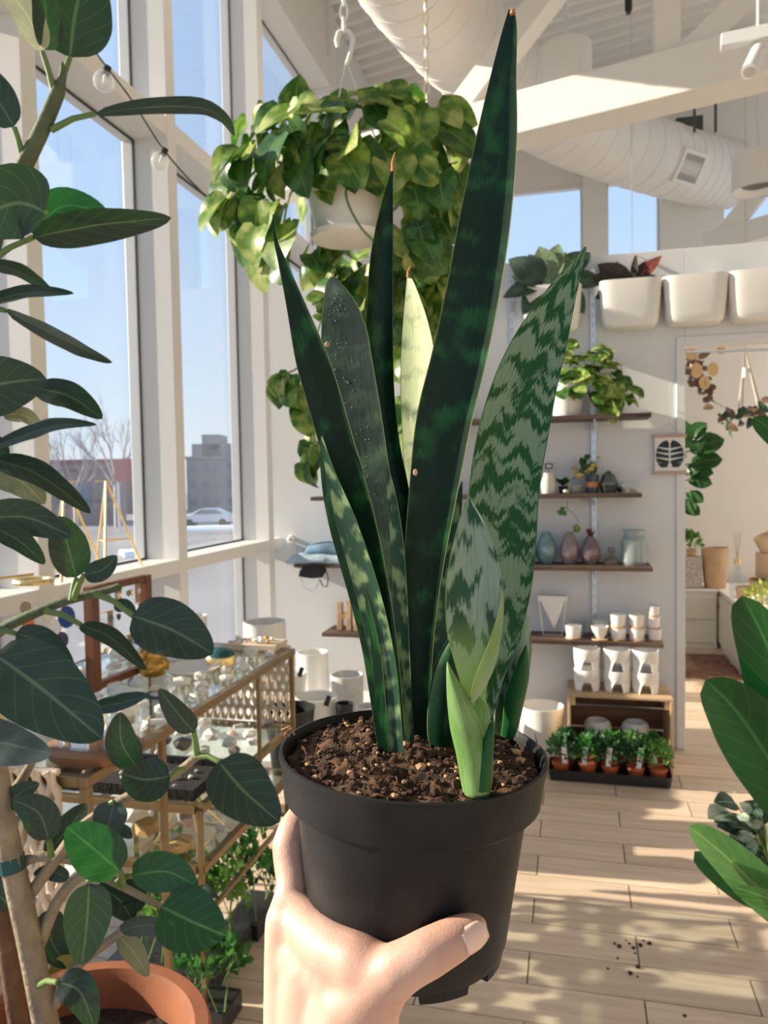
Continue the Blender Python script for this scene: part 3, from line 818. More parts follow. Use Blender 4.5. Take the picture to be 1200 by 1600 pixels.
# pale specks on the grey leaf
spk = MB(); r5 = random.Random(14); lv = [v_.co for v_ in l2.data.vertices]
for i in range(90):
    ri = r5.randrange(5, 34); k = r5.choice((2, 3, 3, 4, 4, 5, 6)); a = lv[ri * 22 + k]; b = lv[ri * 22 + k + 1]; c = lv[(ri + 1) * 22 + k]
    u, w_ = r5.random(), r5.random(); p = a + (b - a) * u + (c - a) * w_ + wl(plant)
    p += (CAM - p).normalized() * .0003; s_ = r5.uniform(.00015, .0004)
    vs, fs = ([V((1, 0, 0)), V((-1, 0, 0)), V((0, 1, 0)), V((0, -1, 0)), V((0, 0, 1)), V((0, 0, -1))], [(0, 2, 4), (2, 1, 4), (1, 3, 4), (3, 0, 4), (2, 0, 5), (1, 2, 5), (3, 1, 5), (0, 3, 5)])
    spk.add([p + q * s_ for q in vs], fs)
tag(spk.build('leaf_specks', mat('pale_speck', (.42, .45, .40), .8), plant), kind='stuff')
# dry tips and scars
def tip(px0, py0, px1, py1, d, r=.0012):
    MB().tube([at(px0, py0, d), at((px0+px1)/2 - 2, (py0+py1)/2, d), at(px1, py1, d)], [r, r * .7, r * .25], 6).build('dry_tip', tipm, plant)
tip(614, 268, 617, 238, .396, .0012); tip(638, 433, 642, 415, .417, .0012); tip(520, 433, 520, 420, .399, .0005); tip(801, 22, 803, 13, .371, .0016)
def scar(px, py, d, w_, h):
    c = at(px, py, d); MB().lathe([(.0001, .0006), (w_ * .7, .0004), (w_, 0)], 9, c, 1, h / w_, rot=Matrix((RT, UP, -FW)).transposed()).build('scar', scarm, plant)
scar(649, 738, .3855, .0012, .0018); scar(511, 538, .389, .0013, .0014); 

# soil: lumpy surface
prot = Matrix.Rotation(R(2.6), 3, FW)
def potp(p): return POTC + prot @ V(p)
so = MB(); NR, NA = 34, 110
so.v.append(potp((0, 0, .004)))
for i in range(1, NR + 1):
    r = .0655 * i / NR
    for k in range(NA):
        t = 2 * math.pi * k / NA
        x, y_ = r * math.cos(t), r * math.sin(t)
        f = noise.fractal(V((x * 130, y_ * 130, 3)), .9, 2, 5) * .0032 + noise.noise(V((x * 45, y_ * 45, 0))) * .0035
        z = -.004 + .007 * (1 - (i / NR) ** 2) + f
        if i == NR: z -= .006
        so.v.append(potp((x, y_, z)))
for k in range(NA): so.f.append((0, 1 + k, 1 + (k + 1) % NA))
for i in range(NR - 1):
    for k in range(NA):
        a = 1 + i * NA + k; b = 1 + i * NA + (k + 1) % NA
        so.f.append((a, a + NA, b + NA, b))
soilm, nt_, b_, o_ = base_mat('potting_soil')
t1 = node(nt_, 'ShaderNodeTexCoord'); n1_ = node(nt_, 'ShaderNodeTexNoise'); n1_.inputs['Scale'].default_value = 170; n1_.inputs['Detail'].default_value = 6
nt_.links.new(t1.outputs['Object'], n1_.inputs['Vector'])
r_ = node(nt_, 'ShaderNodeValToRGB'); nt_.links.new(n1_.outputs[0], r_.inputs[0])
r_.color_ramp.elements[0].position = .36; r_.color_ramp.elements[0].color = (.012, .006, .003, 1)
r_.color_ramp.elements[1].position = .68; r_.color_ramp.elements[1].color = (.13, .062, .030, 1)
nt_.links.new(r_.outputs[0], b_.inputs['Base Color']); b_.inputs['Roughness'].default_value = .95
bp_ = node(nt_, 'ShaderNodeBump'); bp_.inputs['Strength'].default_value = .9; bp_.inputs['Distance'].default_value = .003; nt_.links.new(n1_.outputs[0], bp_.inputs['Height']); nt_.links.new(bp_.outputs[0], b_.inputs['Normal'])

pot = thing('nursery_pot', 'black plastic nursery pot full of soil held in a hand', 'pot', potp((0, 0, -.1)))
prof = [(.0655, -.006), (.0662, .0), (.0675, .0022), (.0690, .0018), (.0692, -.001), (.0682, -.003), (.0662, -.0200), (.0635, -.0222), (.0600, -.0230), (.0592, -.026), (.0515, -.092), (.0500, -.0965), (.0470, -.098), (.0001, -.096)]
prof_in = [(.0001, -.093), (.047, -.093), (.0575, -.026), (.0630, -.018)]
pb = MB(); allp = prof_in + prof
for (r, z) in allp:
    for k in range(72):
        t = 2 * math.pi * k / 72
        pb.v.append(potp((r * math.cos(t), r * math.sin(t), z)))
for i in range(len(allp) - 1):
    for k in range(72):
        k2 = (k + 1) % 72
        pb.f.append((i*72 + k, i*72 + k2, (i+1)*72 + k2, (i+1)*72 + k))
potm = mat('matte_black_plastic', (.020, .020, .021), .42, spec=.12, var=.25, vs=40, bump=.05, bs=420)
pb.build('pot_body', potm, pot, smooth=35)
for k in range(8):     # feet round the base
    t0 = 2 * math.pi * (k + .1) / 8 + .25
    f = MB(); vs = []
    for q in range(5):
        t = t0 + q / 4 * .5
        for (r, z) in ((.0435, -.096), (.0505, -.094), (.0495, -.1008), (.0440, -.1008)):
            vs.append(potp((r * math.cos(t), r * math.sin(t), z)))
    fs = [(0, 1, 2, 3), (19, 18, 17, 16)]
    for q in range(4):
        for e_ in range(4):
            a = q*4 + e_; b = q*4 + (e_+1) % 4
            fs.append((a, a + 4, b + 4, b))
    f.add(vs, fs); f.build('foot', potm, pot)
so.build('soil', soilm, pot, smooth=80)
# crumbs and pale grit lying on the soil
def pebble_mesh(seed, sc=(1, 1, .7)):
    bm = bmesh.new(); bmesh.ops.create_icosphere(bm, subdivisions=1, radius=1)
    r2 = random.Random(seed)
    for v_ in bm.verts: v_.co *= r2.uniform(.7, 1.25); v_.co.x *= sc[0]; v_.co.y *= sc[1]; v_.co.z *= sc[2]
    vs = [v_.co.copy() for v_ in bm.verts]; fs = [tuple(v_.index for v_ in f.verts) for f in bm.faces]
    bm.free(); return vs, fs
PEB = [pebble_mesh(i) for i in range(6)]
crumb = MB(); gritb = MB(); fib = MB()
r3 = random.Random(21)
def on_soil(r, t):
    x, y_ = r * math.cos(t), r * math.sin(t); rr = r / .0655
    return x, y_, -.004 + .007 * (1 - rr * rr) + noise.fractal(V((x * 130, y_ * 130, 3)), .9, 2, 5) * .0032 + noise.noise(V((x * 45, y_ * 45, 0))) * .0035
for i in range(1500):
    r = .064 * math.sqrt(r3.random()); t = r3.uniform(0, 6.283)
    x, y_, z = on_soil(r, t)
    s_ = r3.uniform(.0004, .0014) if r3.random() < .93 else r3.uniform(.0015, .0032)
    rot = Matrix.Rotation(r3.uniform(0, 6.28), 3, V((r3.uniform(-1, 1), r3.uniform(-1, 1), 1)))
    vs, fs = PEB[i % 6]
    crumb.add([potp(V((x, y_, z + s_ * .3)) + rot @ (p * s_)) for p in vs], fs)
for i in range(85):
    r = .063 * math.sqrt(r3.random()); t = r3.uniform(0, 6.283)
    x, y_, z = on_soil(r, t); s_ = r3.uniform(.0006, .0016) if i > 8 else r3.uniform(.002, .0034)
    vs, fs = PEB[i % 6]
    gritb.add([potp(V((x, y_, z + s_ * .5)) + p * s_) for p in vs], fs)
for i in range(110):
    r = .062 * math.sqrt(r3.random()); t = r3.uniform(0, 6.283)
    x, y_, z = on_soil(r, t); a = r3.uniform(0, 6.28); l_ = r3.uniform(.002, .006)
    p = V((x, y_, z + .0006)); q = p + V((math.cos(a) * l_, math.sin(a) * l_, r3.uniform(-.001, .0035)))
    fib.tube([potp(p), potp((p + q) / 2 + V((0, 0, .0008))), potp(q)], [.00025, .00025, .0001], 4)
tag(crumb.build('soil_crumbs', mat('soil_crumb', (.062, .031, .015), .95, var=.5, vs=300), pot), kind='stuff')
tag(gritb.build('grit', mat('pale_grit', (.50, .32, .15), .8, var=.3, vs=150), pot), kind='stuff')
tag(fib.build('bark_fibres', mat('bark_fibre', (.20, .10, .05), .9), pot), kind='stuff')
# root threads over the left rim
rtm = mat('root_thread', (.45, .25, .14), .9)
for (a, b, c) in (((446,1152,.395),(440,1140,.392),(452,1135,.39)), ((452,1150,.395),(447,1143,.392),(444,1150,.388)), ((842,1170,.405),(838,1155,.405),(836,1146,.405)), ((460,1148,.40),(455,1138,.398),(446,1144,.395))):
    MB().tube([at(*a), at(*b), at(*c)], [.0006, .0005, .0002], 5).build('root_thread', rtm, pot)

# ================================================================== HAND
def capsule_chain(mb, pts):
    """pts (px,py,d,r): overlapping tapered capsules"""
    for i in range(len(pts) - 1):
        a = at(*pts[i][:3]); b = at(*pts[i+1][:3]); ra, rb = pts[i][3], pts[i+1][3]
        d = (b - a); L_ = d.length; d.normalize()
        ring = []; rs = []
        for k in range(5):
            t = math.pi / 2 * (1 - k / 4)
            ring.append(a - d * (ra * math.sin(t))); rs.append(max(ra * math.cos(t), .0002))
        for k in range(5):
            t = math.pi / 2 * (k / 4)
            ring.append(b + d * (rb * math.sin(t))); rs.append(max(rb * math.cos(t), .0002))
        mb.tube(ring, rs, 20)
hb_ = MB()
capsule_chain(hb_, [(741,1450,.3450,.0066),(731,1456,.3435,.0082),(712,1466,.3415,.0095),(690,1478,.3395,.0100),(668,1490,.3380,.0106),(645,1502,.3375,.0106),(620,1516,.3385,.0116),(596,1532,.3420,.0135),(560,1575,.350,.019),(545,1660,.362,.024),(548,1800,.375,.027)])  # thumb
capsule_chain(hb_, [(600,1528,.3430,.013),(560,1506,.3480,.0130),(520,1488,.358,.0128),(490,1462,.372,.012),(462,1430,.388,.0112)])            # web to index knuckle
capsule_chain(hb_, [(590,1545,.346,.0135),(535,1530,.358,.0155),(480,1500,.376,.0150)])
capsule_chain(hb_, [(468,1462,.384,.0125),(500,1530,.372,.0155),(535,1600,.362,.019)])
capsule_chain(hb_, [(462,1490,.384,.0130),(480,1560,.377,.0165),(500,1640,.372,.020)])
capsule_chain(hb_, [(449,1440,.386,.0115),(452,1520,.382,.0128),(458,1600,.380,.015),(465,1680,.384,.018),(478,1800,.39,.022)])      # index metacarpal
capsule_chain(hb_, [(500,1520,.372,.019),(505,1600,.37,.022),(512,1700,.374,.026),(515,1800,.382,.029)])
capsule_chain(hb_, [(548,1560,.356,.019),(530,1640,.364,.024)])
capsule_chain(hb_, [(449,1438,.388,.0112),(455,1405,.395,.0094),(459,1380,.400,.0090),(454,1345,.407,.0093),(453,1322,.411,.0098),(459,1298,.417,.0092),(474,1274,.428,.0086),(505,1262,.446,.0082),(545,1262,.462,.0078),(580,1268,.470,.0070)])     # index finger
for (mx_, my, md, px_, py_, pd, off) in ((440,1470,.412, 452,1375,.436, 0), (446,1505,.432, 458,1425,.455, 1), (456,1545,.446, 470,1480,.468, 2)):   # other fingers, wrapped behind the pot
    capsule_chain(hb_, [(470,1620,.398,.016),(mx_+12,my,md,.011),(px_+10,py_,pd,.0092),(px_ + 60, py_-22,.482 - off*.004,.0085),(px_+115,py_-18,.487-off*.006,.0078),(px_+150 - off*10,py_-12,.480-off*.006,.0068)])
skin, nt_, b_, o_ = base_mat('skin')
t1 = node(nt_, 'ShaderNodeTexCoord'); n1_ = node(nt_, 'ShaderNodeTexNoise'); n1_.inputs['Scale'].default_value = 38; n1_.inputs['Detail'].default_value = 3
nt_.links.new(t1.outputs['Object'], n1_.inputs['Vector'])
r_ = node(nt_, 'ShaderNodeValToRGB'); nt_.links.new(n1_.outputs[0], r_.inputs[0])
r_.color_ramp.elements[0].position = .35; r_.color_ramp.elements[0].color = (.55, .32, .245, 1)
r_.color_ramp.elements[1].position = .65; r_.color_ramp.elements[1].color = (.63, .41, .325, 1)
nt_.links.new(r_.outputs[0], b_.inputs['Base Color']); b_.inputs['Roughness'].default_value = .48
b_.inputs['Subsurface Weight'].default_value = .25; b_.inputs['Subsurface Radius'].default_value = (.006, .002, .001); b_.inputs['Subsurface Scale'].default_value = 1
vo = node(nt_, 'ShaderNodeTexVoronoi'); vo.inputs['Scale'].default_value = 900; nt_.links.new(t1.outputs['Object'], vo.inputs['Vector'])
n3 = node(nt_, 'ShaderNodeTexNoise'); n3.inputs['Scale'].default_value = 160; n3.inputs['Detail'].default_value = 5; nt_.links.new(t1.outputs['Object'], n3.inputs['Vector'])
ad_ = node(nt_, 'ShaderNodeMath', operation='MULTIPLY_ADD'); nt_.links.new(vo.outputs[0], ad_.inputs[0]); ad_.inputs[1].default_value = .35; nt_.links.new(n3.outputs[0], ad_.inputs[2])
bp_ = node(nt_, 'ShaderNodeBump'); bp_.inputs['Strength'].default_value = .16; bp_.inputs['Distance'].default_value = .0015; nt_.links.new(ad_.outputs[0], bp_.inputs['Height']); nt_.links.new(bp_.outputs[0], b_.inputs['Normal'])
hr = thing('person', 'bare left hand and wrist gripping the black pot, thumb across the front', 'hand', at(515, 1800, .382))
hand = hb_.build('hand', skin, hr, smooth=180)
md = hand.modifiers.new('merge', 'REMESH'); md.mode = 'VOXEL'; md.voxel_size = .0013; md.use_smooth_shade = True
md = hand.modifiers.new('relax', 'SMOOTH'); md.factor = .5; md.iterations = 26
# thumb nail
na, nb = at(742, 1452, .338), at(716, 1474, .3312)
NAIL_T = []
ax_ = (at(744, 1447, .3405) - at(712, 1468, .3355)); ax_.normalize()
vw = (at(730, 1460, .335) - CAM).normalized()
sd_ = ax_.cross(vw).normalized(); nn_ = sd_.cross(ax_); 
if nn_.dot(vw) > 0: nn_ = -nn_
cn = at(731, 1459, .3435)
# nail faces camera and slightly to the lower right
rows = []
for i in range(9):
    l_ = -.0062 + .0125 * i / 8
    wv = .0058 * (1 - .35 * max(0, (i - 5) / 3) ** 2 - (.25 if i == 0 else 0))
    r_n = .0084 - .0011 * max(0, (i - 4) / 4)
    row = []
    for k in range(9):
        an = (-1 + 2 * k / 8) * (wv / .0084) - .35
        row.append(cn + ax_ * l_ + (sd_ * math.sin(an) + nn_ * math.cos(an)) * (r_n + .0002))
    rows.append(row)
nail = MB().grid(rows).build('thumbnail', mat('nail', (.80, .55, .46), .25, coat=.3), hr, smooth=60, solid=.0006)
# ================================================================== BACK WALL: RAILS, SHELVES AND WHAT STANDS ON THEM
YI = YB - .13
def bx_(px, py, y=YI): return ony(px, py, y)
for i, (xx, wh) in enumerate(((-1.19, 'behind the wooden letters'), (-.3215, 'behind the tall snake plant leaf'), (.1155, 'behind the glass vases'))):
    t_ = thing('shelf_rail', 'slotted steel wall rail ' + wh, 'shelf rail', (xx, YB, .45), 'slotted wall rails')
    r_ = MB().box((xx - .0125, YB - .014, .42), (xx + .0125, YB, 2.62)).build('channel', MT['rail'], t_)
    for k in range(40):
        z = .5 + k * .053
        MB().box((xx - .0022, YB - .0146, z), (xx + .0022, YB - .0135, z + .025)).build('slot', MT['slot'], r_)
SZ = {'A': 1.812, 'B': 1.402, 'C': 1.020, 'D': .627}
SH = (('A', -1.0, .394, 'topmost dark wooden wall shelf, under the small pothos'), ('B', -1.446, .347, 'dark wooden wall shelf carrying the terrariums'),
      ('C', -1.552, .399, 'dark wooden wall shelf carrying the coloured glass vases'), ('D', -1.394, .451, 'lowest dark wooden wall shelf, under the white cups'))
for k, x0, x1, lab in SH:
    t_ = thing('wall_shelf', lab, 'shelf', (0, YB, SZ[k]))
    MB().box((x0, YB - .255, SZ[k] - .022), (x1, YB - .016, SZ[k])).build('board', MT['shelf'], t_, bevel=.002)
    for xx in (-1.19, -.3215, .1155):
        if x0 < xx < x1:
            m = MB(); z1 = SZ[k] - .0225
            m.add([(xx - .004, YB - .015, z1), (xx + .004, YB - .015, z1), (xx + .004, YB - .23, z1), (xx - .004, YB - .23, z1), (xx - .004, YB - .015, z1 - .05), (xx + .004, YB - .015, z1 - .05), (xx + .004, YB - .23, z1 - .012), (xx - .004, YB - .23, z1 - .012)], [(0,1,2,3),(7,6,5,4),(0,4,5,1),(1,5,6,2),(2,6,7,3),(3,7,4,0)])
            m.build('bracket', MT['rail'], t_)
def turned(name, label, cat, loc, prof, m, n=32, group=None, sx=1, sy=1, parts=()):
    """a turned vessel: profile from the inside bottom up over the rim and down outside, or any closed outline"""
    loc = V(loc)
    if not parts:
        o = MB().lathe(prof, n, loc, sx, sy).build(name, m, loc=loc, smooth=40)
        return tag(o, label, cat, group)
    t_ = thing(name, label, cat, loc, group)
    MB().lathe(prof, n, loc, sx, sy).build('body', m, t_, smooth=40)
    for nm, pr, mm in parts:
        MB().lathe(pr, n, loc, sx, sy).build(nm, mm, t_, smooth=40)
    return t_
def cup(r0, r1, h, th=.004, foot=.0):
    """open vessel: outer base radius r0, rim radius r1, height h"""
    return [(.0005, th), (r0 - th, th), (r1 - th, h - .001), (r1 - th * .5, h), (r1, h - .001), (r0 + (r1 - r0) * .5, h * .5), (r0, .002), (r0 - .002, 0), (.0005, 0)]

# ---- leaves: shared meshes ------------------------------------------------
def leaf_mesh(name, shape, bend=.3, fold=.15, nl=7, nw=4, m=None, wave=0):
    """unit leaf along +Y, face +Z; shape(v) = half width"""
    rows = []; uvs = []
    for i in range(nl + 1):
        v = i / nl; hw = shape(v); row = []; ur = []
        yy = math.sin(v * bend * 1.2) / (bend * 1.2) if bend else v
        zz = -(1 - math.cos(v * bend * 1.2)) / (bend * 1.2) if bend else 0
        for k in range(nw + 1):
            u = -1 + 2 * k / nw
            row.append((u * hw, yy - (abs(u) ** 2) * hw * (.45 if v < .15 else 0), zz + fold * abs(u) * hw + wave * math.sin(v * 11 + (u > 0)) * abs(u) * hw))
            ur.append((u * .5 + .5, v))
        rows.append(row); uvs.append(ur)
    me = MB().grid(rows, uvs).mesh(name, smooth=80)
    if m: me.materials.append(m)
    return me
def heart(v): return .50 * (math.sin(math.pi * min(1, v * .86 + .14)) ** .8) * (1 if v > .03 else .8) * (1 - .25 * v)
def ovate(v): return .30 * max(0.0, math.sin(math.pi * (v ** .85))) ** .85
def lance(v): return .15 * max(0.0, math.sin(math.pi * (v ** .75))) ** .9
def place_leaf(me, parent, p, dirn, nrm, size, name='leaf', wid=1.0):
    y = V(dirn).normalized(); n_ = V(nrm); n_ = n_ - y * n_.dot(y)
    if n_.length < 1e-4: n_ = V((0.3, .2, 1)).cross(y)
    n_.normalize(); x = y.cross(n_)
    M3 = Matrix((x * size * wid, y * size, n_ * size)).transposed().to_4x4(); M3.translation = p
    return place(me, name, parent, M3)
pothm = [leaf_mat('pothos_green', (.05, .17, .02), (.32, .44, .09), vein=(.20, .34, .07), scale=2.6, trans=.38, rough=.4),
         leaf_mat('pothos_lime', (.13, .27, .03), (.55, .62, .22), vein=(.35, .45, .14), scale=2.4, trans=.42, rough=.4),
         leaf_mat('pothos_deep', (.022, .085, .015), (.08, .20, .04), vein=(.12, .24, .06), scale=3, trans=.30, rough=.35)]
POTH = [leaf_mesh('pothos_leaf', heart, b, f, m=mm) for mm in pothm for b, f in ((.5, .12), (.9, .25))]
def rv(r): return V((r.uniform(-1, 1), r.uniform(-1, 1), r.uniform(-1, 1)))
vinem = mat('green_vine', (.12, .22, .05), .55)

# ---- shelf A: pothos in a white pot, plus a second pot half hidden --------
def small_pothos(name, label, base, r, h, regions, seed, size=(.045, .085), potmat='ceramic', vines=()):
    rr = random.Random(seed)
    t_ = thing(name, label, 'plant', base)
    MB().lathe([(.0005, h * .86), (r * .95, h * .86), (r - .006, h - .002), (r, h), (r * 1.0, h * .9), (r * .8, .004), (r * .78, 0), (.0005, 0)], 32, base).build('pot', MT[potmat], t_, smooth=40)
    top = V(base) + V((0, 0, h))
    for (px, py, d, rx, ry, n, dd) in regions:
        for i in range(n):
            a = rr.uniform(0, 6.283); q = math.sqrt(rr.random())
            p = at(px + rx * q * math.cos(a), py + ry * q * math.sin(a), d + rr.uniform(-dd, dd))
            p.y = min(p.y, YB - .13) if p.y < YB + .5 else p.y
            o = p - (V(base) + V((0, 0, h * .8))); o.normalize()
            dirn = o * .7 + V((0, -.35, -.55)) + rv(rr) * .5
            nrm = o * .55 + V((-.25, -.35, .55)) + rv(rr) * .4
            place_leaf(rr.choice(POTH), t_, p, dirn, nrm, rr.uniform(*size))
    for path in vines:
        MB().tube([at(*p) for p in path], .0022, 5).build('vine', vinem, t_)
    return t_
bA = bx_(887, 648); bA.z = SZ['A']
small_pothos('potted_pothos', 'small trailing pothos in a white pot on the topmost wall shelf', bA, .092, .185,
             [(895, 568, 4.12, 42, 28, 34, .10), (935, 580, 4.05, 42, 38, 40, .1), (965, 610, 4.02, 26, 26, 16, .08), (885, 600, 4.05, 20, 14, 8, .04), (950, 635, 3.98, 14, 12, 5, .03)], 3, (.06, .10),
             vines=[[(900, 600, 4.12), (940, 590, 4.02), (975, 605, 4.0), (990, 625, 4.0)], [(900, 600, 4.12), (930, 620, 4.0), (950, 645, 3.98)]])
# ---- wall planters --------------------------------------------------------
def wall_planter(px, label, parent=None):
    c = bx_(px, 440, YB - .085); cx = c.x
    z1, h = 2.515, .245
    t_ = thing('wall_planter', label, 'planter', (cx, YB, z1 - h))
    def ring(s, z, back=0):
        pts = []
        for k in range(40):
            t = 2 * math.pi * k / 40
            e_ = .42
            x = math.copysign(abs(math.cos(t)) ** e_, math.cos(t)) * .158 * s
            y_ = math.copysign(abs(math.sin(t)) ** e_, math.sin(t)) * .083 * s
            pts.append((cx + x, YB - .087 + y_, z + (.012 if math.sin(t) > 0 else 0) * (1 if z > z1 - .02 else 0)))
        return pts
    rows = [ring(.02, z1 - h + .02), ring(.70, z1 - h + .02), ring(.89, z1 - .12), ring(.955, z1 - .002), ring(.985, z1), ring(1.0, z1 - .006), ring(.95, z1 - .12), ring(.90, z1 - h + .05), ring(.86, z1 - h + .02), ring(.78, z1 - h + .004), ring(.66, z1 - h), ring(.02, z1 - h)]
    MB().grid(rows, closed=True).build('basket', MT['plastic_white'], t_, smooth=45)
    return t_, V((cx, YB - .087, z1))
wp, c1_ = wall_planter(862, 'white wall planter half behind the patterned snake plant leaf')
wp, c2_ = wall_planter(984, 'white wall planter holding the dark red plant')
wall_planter(1085, 'empty white wall planter left of the doorway corner')
wall_planter(1187, 'empty white wall planter cut by the right frame edge')
glm = leaf_mat('grey_green_leaf', (.035, .075, .05), (.07, .13, .09), vein=(.10, .17, .11), rough=.5, trans=.2, scale=3)
glp = leaf_mat('pale_green_leaf', (.16, .24, .13), (.24, .34, .2), vein=(.3, .4, .2), rough=.5, trans=.35)
rdm = leaf_mat('dark_red_leaf', (.03, .022, .02), (.07, .05, .035), vein=(.12, .06, .05), rough=.4, trans=.2)
rdb = leaf_mat('red_leaf', (.16, .035, .03), (.24, .06, .05), vein=(.3, .1, .08), rough=.4, trans=.35)
LGREY = leaf_mesh('leaf_grey', ovate, .6, .2, m=glm); LPALE = leaf_mesh('leaf_pale', ovate, .5, .2, m=glp)
LRED = leaf_mesh('leaf_dark_red', ovate, .5, .2, m=rdm); LRED2 = leaf_mesh('leaf_red', lance, .3, .2, m=rdb); LREDL = leaf_mesh('leaf_dark_red_slim', lance, .9, .2, m=rdm)
def px_leaf(t_, me, b, tp, d0, d1, nrm=None, wid=1.0, petiole=None, pm=None):
    p = at(b[0], b[1], d0); q = at(tp[0], tp[1], d1)
    n_ = nrm if nrm else (CAM - p).normalized() + V((-.2, 0, .5))
    place_leaf(me, t_, p, q - p, n_, (q - p).length * 1.06, wid=wid)
    if petiole:
        s_ = V(petiole); MB().tube([s_, s_.lerp(p, .5) + V((0, 0, .02)), p], [.004, .003, .002], 5).build('stem', pm or vinem, t_)
t_ = thing('wall_plant', 'grey-green broad-leaved plant in the wall planter behind the snake plant', 'plant', c1_ + V((0, 0, -.03)))
D = 4.12
for b, tp, me, wd in (((850,440),(800,400),LGREY,1), ((850,440),(806,425),LGREY,1), ((845,445),(790,452),LGREY,.8), ((850,445),(815,480),LGREY,1), ((862,440),(842,385),LPALE,1.1), ((868,440),(880,392),LPALE,1.1), ((880,430),(918,385),LGREY,1.2), ((884,440),(945,430),LGREY,.9), ((885,450),(912,485),LGREY,1), ((860,440),(868,378),LPALE,1), ((850,430),(828,398),LGREY,1), ((875,430),(900,405),LPALE,1.2), ((870,445),(845,470),LGREY,1.2), ((890,445),(905,460),LGREY,1.2)):
    px_leaf(t_, me, b, tp, D, D - .05, wid=wd, petiole=c1_ + V((0, 0, -.05)))
tag(MB().lathe([(.001, 0), (.13, -.003), (.001, -.01)], 20, c1_ + V((0, 0, -.035)), 1, .5).build('soil', MT['soil'], t_), kind=None)
t_ = thing('wall_plant', 'dark red leafy plant in the white wall planter', 'plant', c2_ + V((0, 0, -.03)))
for b, tp, me, wd in (((985,450),(935,428),LRED,1), ((985,450),(942,412),LRED,1), ((983,455),(938,455),LRED,1), ((988,448),(965,408),LREDL,.8), ((992,448),(988,394),LREDL,.7), ((995,438),(1030,398),LRED2,1.5), ((998,448),(1038,420),LREDL,1.3), ((1000,450),(1070,418),LREDL,1.0), ((992,450),(945,440),LREDL,1.5), ((990,448),(1002,402),LREDL,1.2), ((996,450),(1050,436),LREDL,1.4), ((988,450),(930,420),LREDL,1.2), ((1000,452),(1040,445),LRED,1), ((990,455),(1012,425),LRED,1.1), ((985,452),(958,440),LRED,1.2), ((1000,455),(1030,458),LPALE,.9), ((980,455),(955,462),LRED,1)):
    px_leaf(t_, me, b, tp, 4.12, 4.05, wid=wd, petiole=c2_ + V((0, 0, -.05)), pm=mat('red_stem', (.12, .04, .03), .5))
MB().lathe([(.001, 0), (.13, -.003), (.001, -.01)], 20, c2_ + V((0, 0, -.035)), 1, .5).build('soil', MT['soil'], t_)

# ---- shelf B --------------------------------------------------------------
def onB(px, k, y=YI):
    p = bx_(px, 770, y); p.z = SZ[k] + .0005; return p
stonem = mat('pale_stoneware', (.62, .62, .58), .6, var=.1, vs=20)
darkglass = glass_mat('smoky_glass', (.32, .36, .38), rough=.05, ior=1.6, solidness=.25)
succ = leaf_mat('succulent', (.02, .07, .03), (.05, .13, .05), rough=.5, trans=.15)
LSUC = leaf_mesh('succulent_leaf', lance, .4, .3, nl=5, nw=2, m=succ)
def rosette(t_, c, n, size, seed, me, upb=.7):
    rr = random.Random(seed)
    for i in range(n):
        a = i * 2.4 + rr.uniform(-.2, .2); e_ = upb + .6 * i / n
        d_ = V((math.cos(a), math.sin(a), e_))
        place_leaf(me, t_, V(c), d_, V((0, 0, 1)) - d_ * .3, size * rr.uniform(.7, 1.1), wid=1.3)
p = onB(857, 'B', YB - .17); turned('white_vase', 'small pale stoneware vase on the terrarium shelf', 'vase', p, [(.0005, .004), (.03, .004), (.036, .05), (.024, .1), (.027, .112), (.029, .112), (.027, .1), (.041, .05), (.034, .002), (.0005, 0)], stonem)
p = onB(880, 'B', YB - .12); t_ = thing('potted_succulent', 'dark green spiky succulent on the terrarium shelf', 'plant', p)
MB().lathe(cup(.022, .027, .04), 20, p).build('pot', MT['black'], t_, smooth=40); rosette(t_, p + V((0, 0, .04)), 16, .085, 4, LSUC)
p = onB(858, 'B', YB - .05); t_ = thing('card_holder', 'tiny black framed sign on a stick behind the stoneware vase', 'sign', p)
MB().tube([p, p + V((0, 0, .135))], .0015, 6).build('stick', MT['black'], t_)
m = MB(); z = p.z + .135
for (a, b) in (((-.02, 0), (.02, .006)), ((-.02, .024), (.02, .03)), ((-.02, .006), (-.014, .024)), ((.014, .006), (.02, .024))): m.box((p.x + a[0], p.y - .003, z + a[1]), (p.x + b[0], p.y + .003, z + b[1]))
m.build('frame', MT['black'], t_, weld=True)
MB().box((p.x - .014, p.y - .001, z + .006), (p.x + .014, p.y + .001, z + .024)).build('card', MT['ceramic'], t_)
p = onB(898, 'B'); turned('grey_bowl', 'low grey bowl beside the spiky succulent', 'bowl', p, cup(.03, .042, .045), mat('grey_glaze', (.42, .42, .40), .45))
p = onB(884, 'B', YB - .2); tag(MB().add([p + q * .017 + V((0, 0, .012)) for q in PEB[1][0]], PEB[1][1]).build('pebble', stonem, loc=p, smooth=60), 'pale pebble in front of the grey bowl', 'stone')
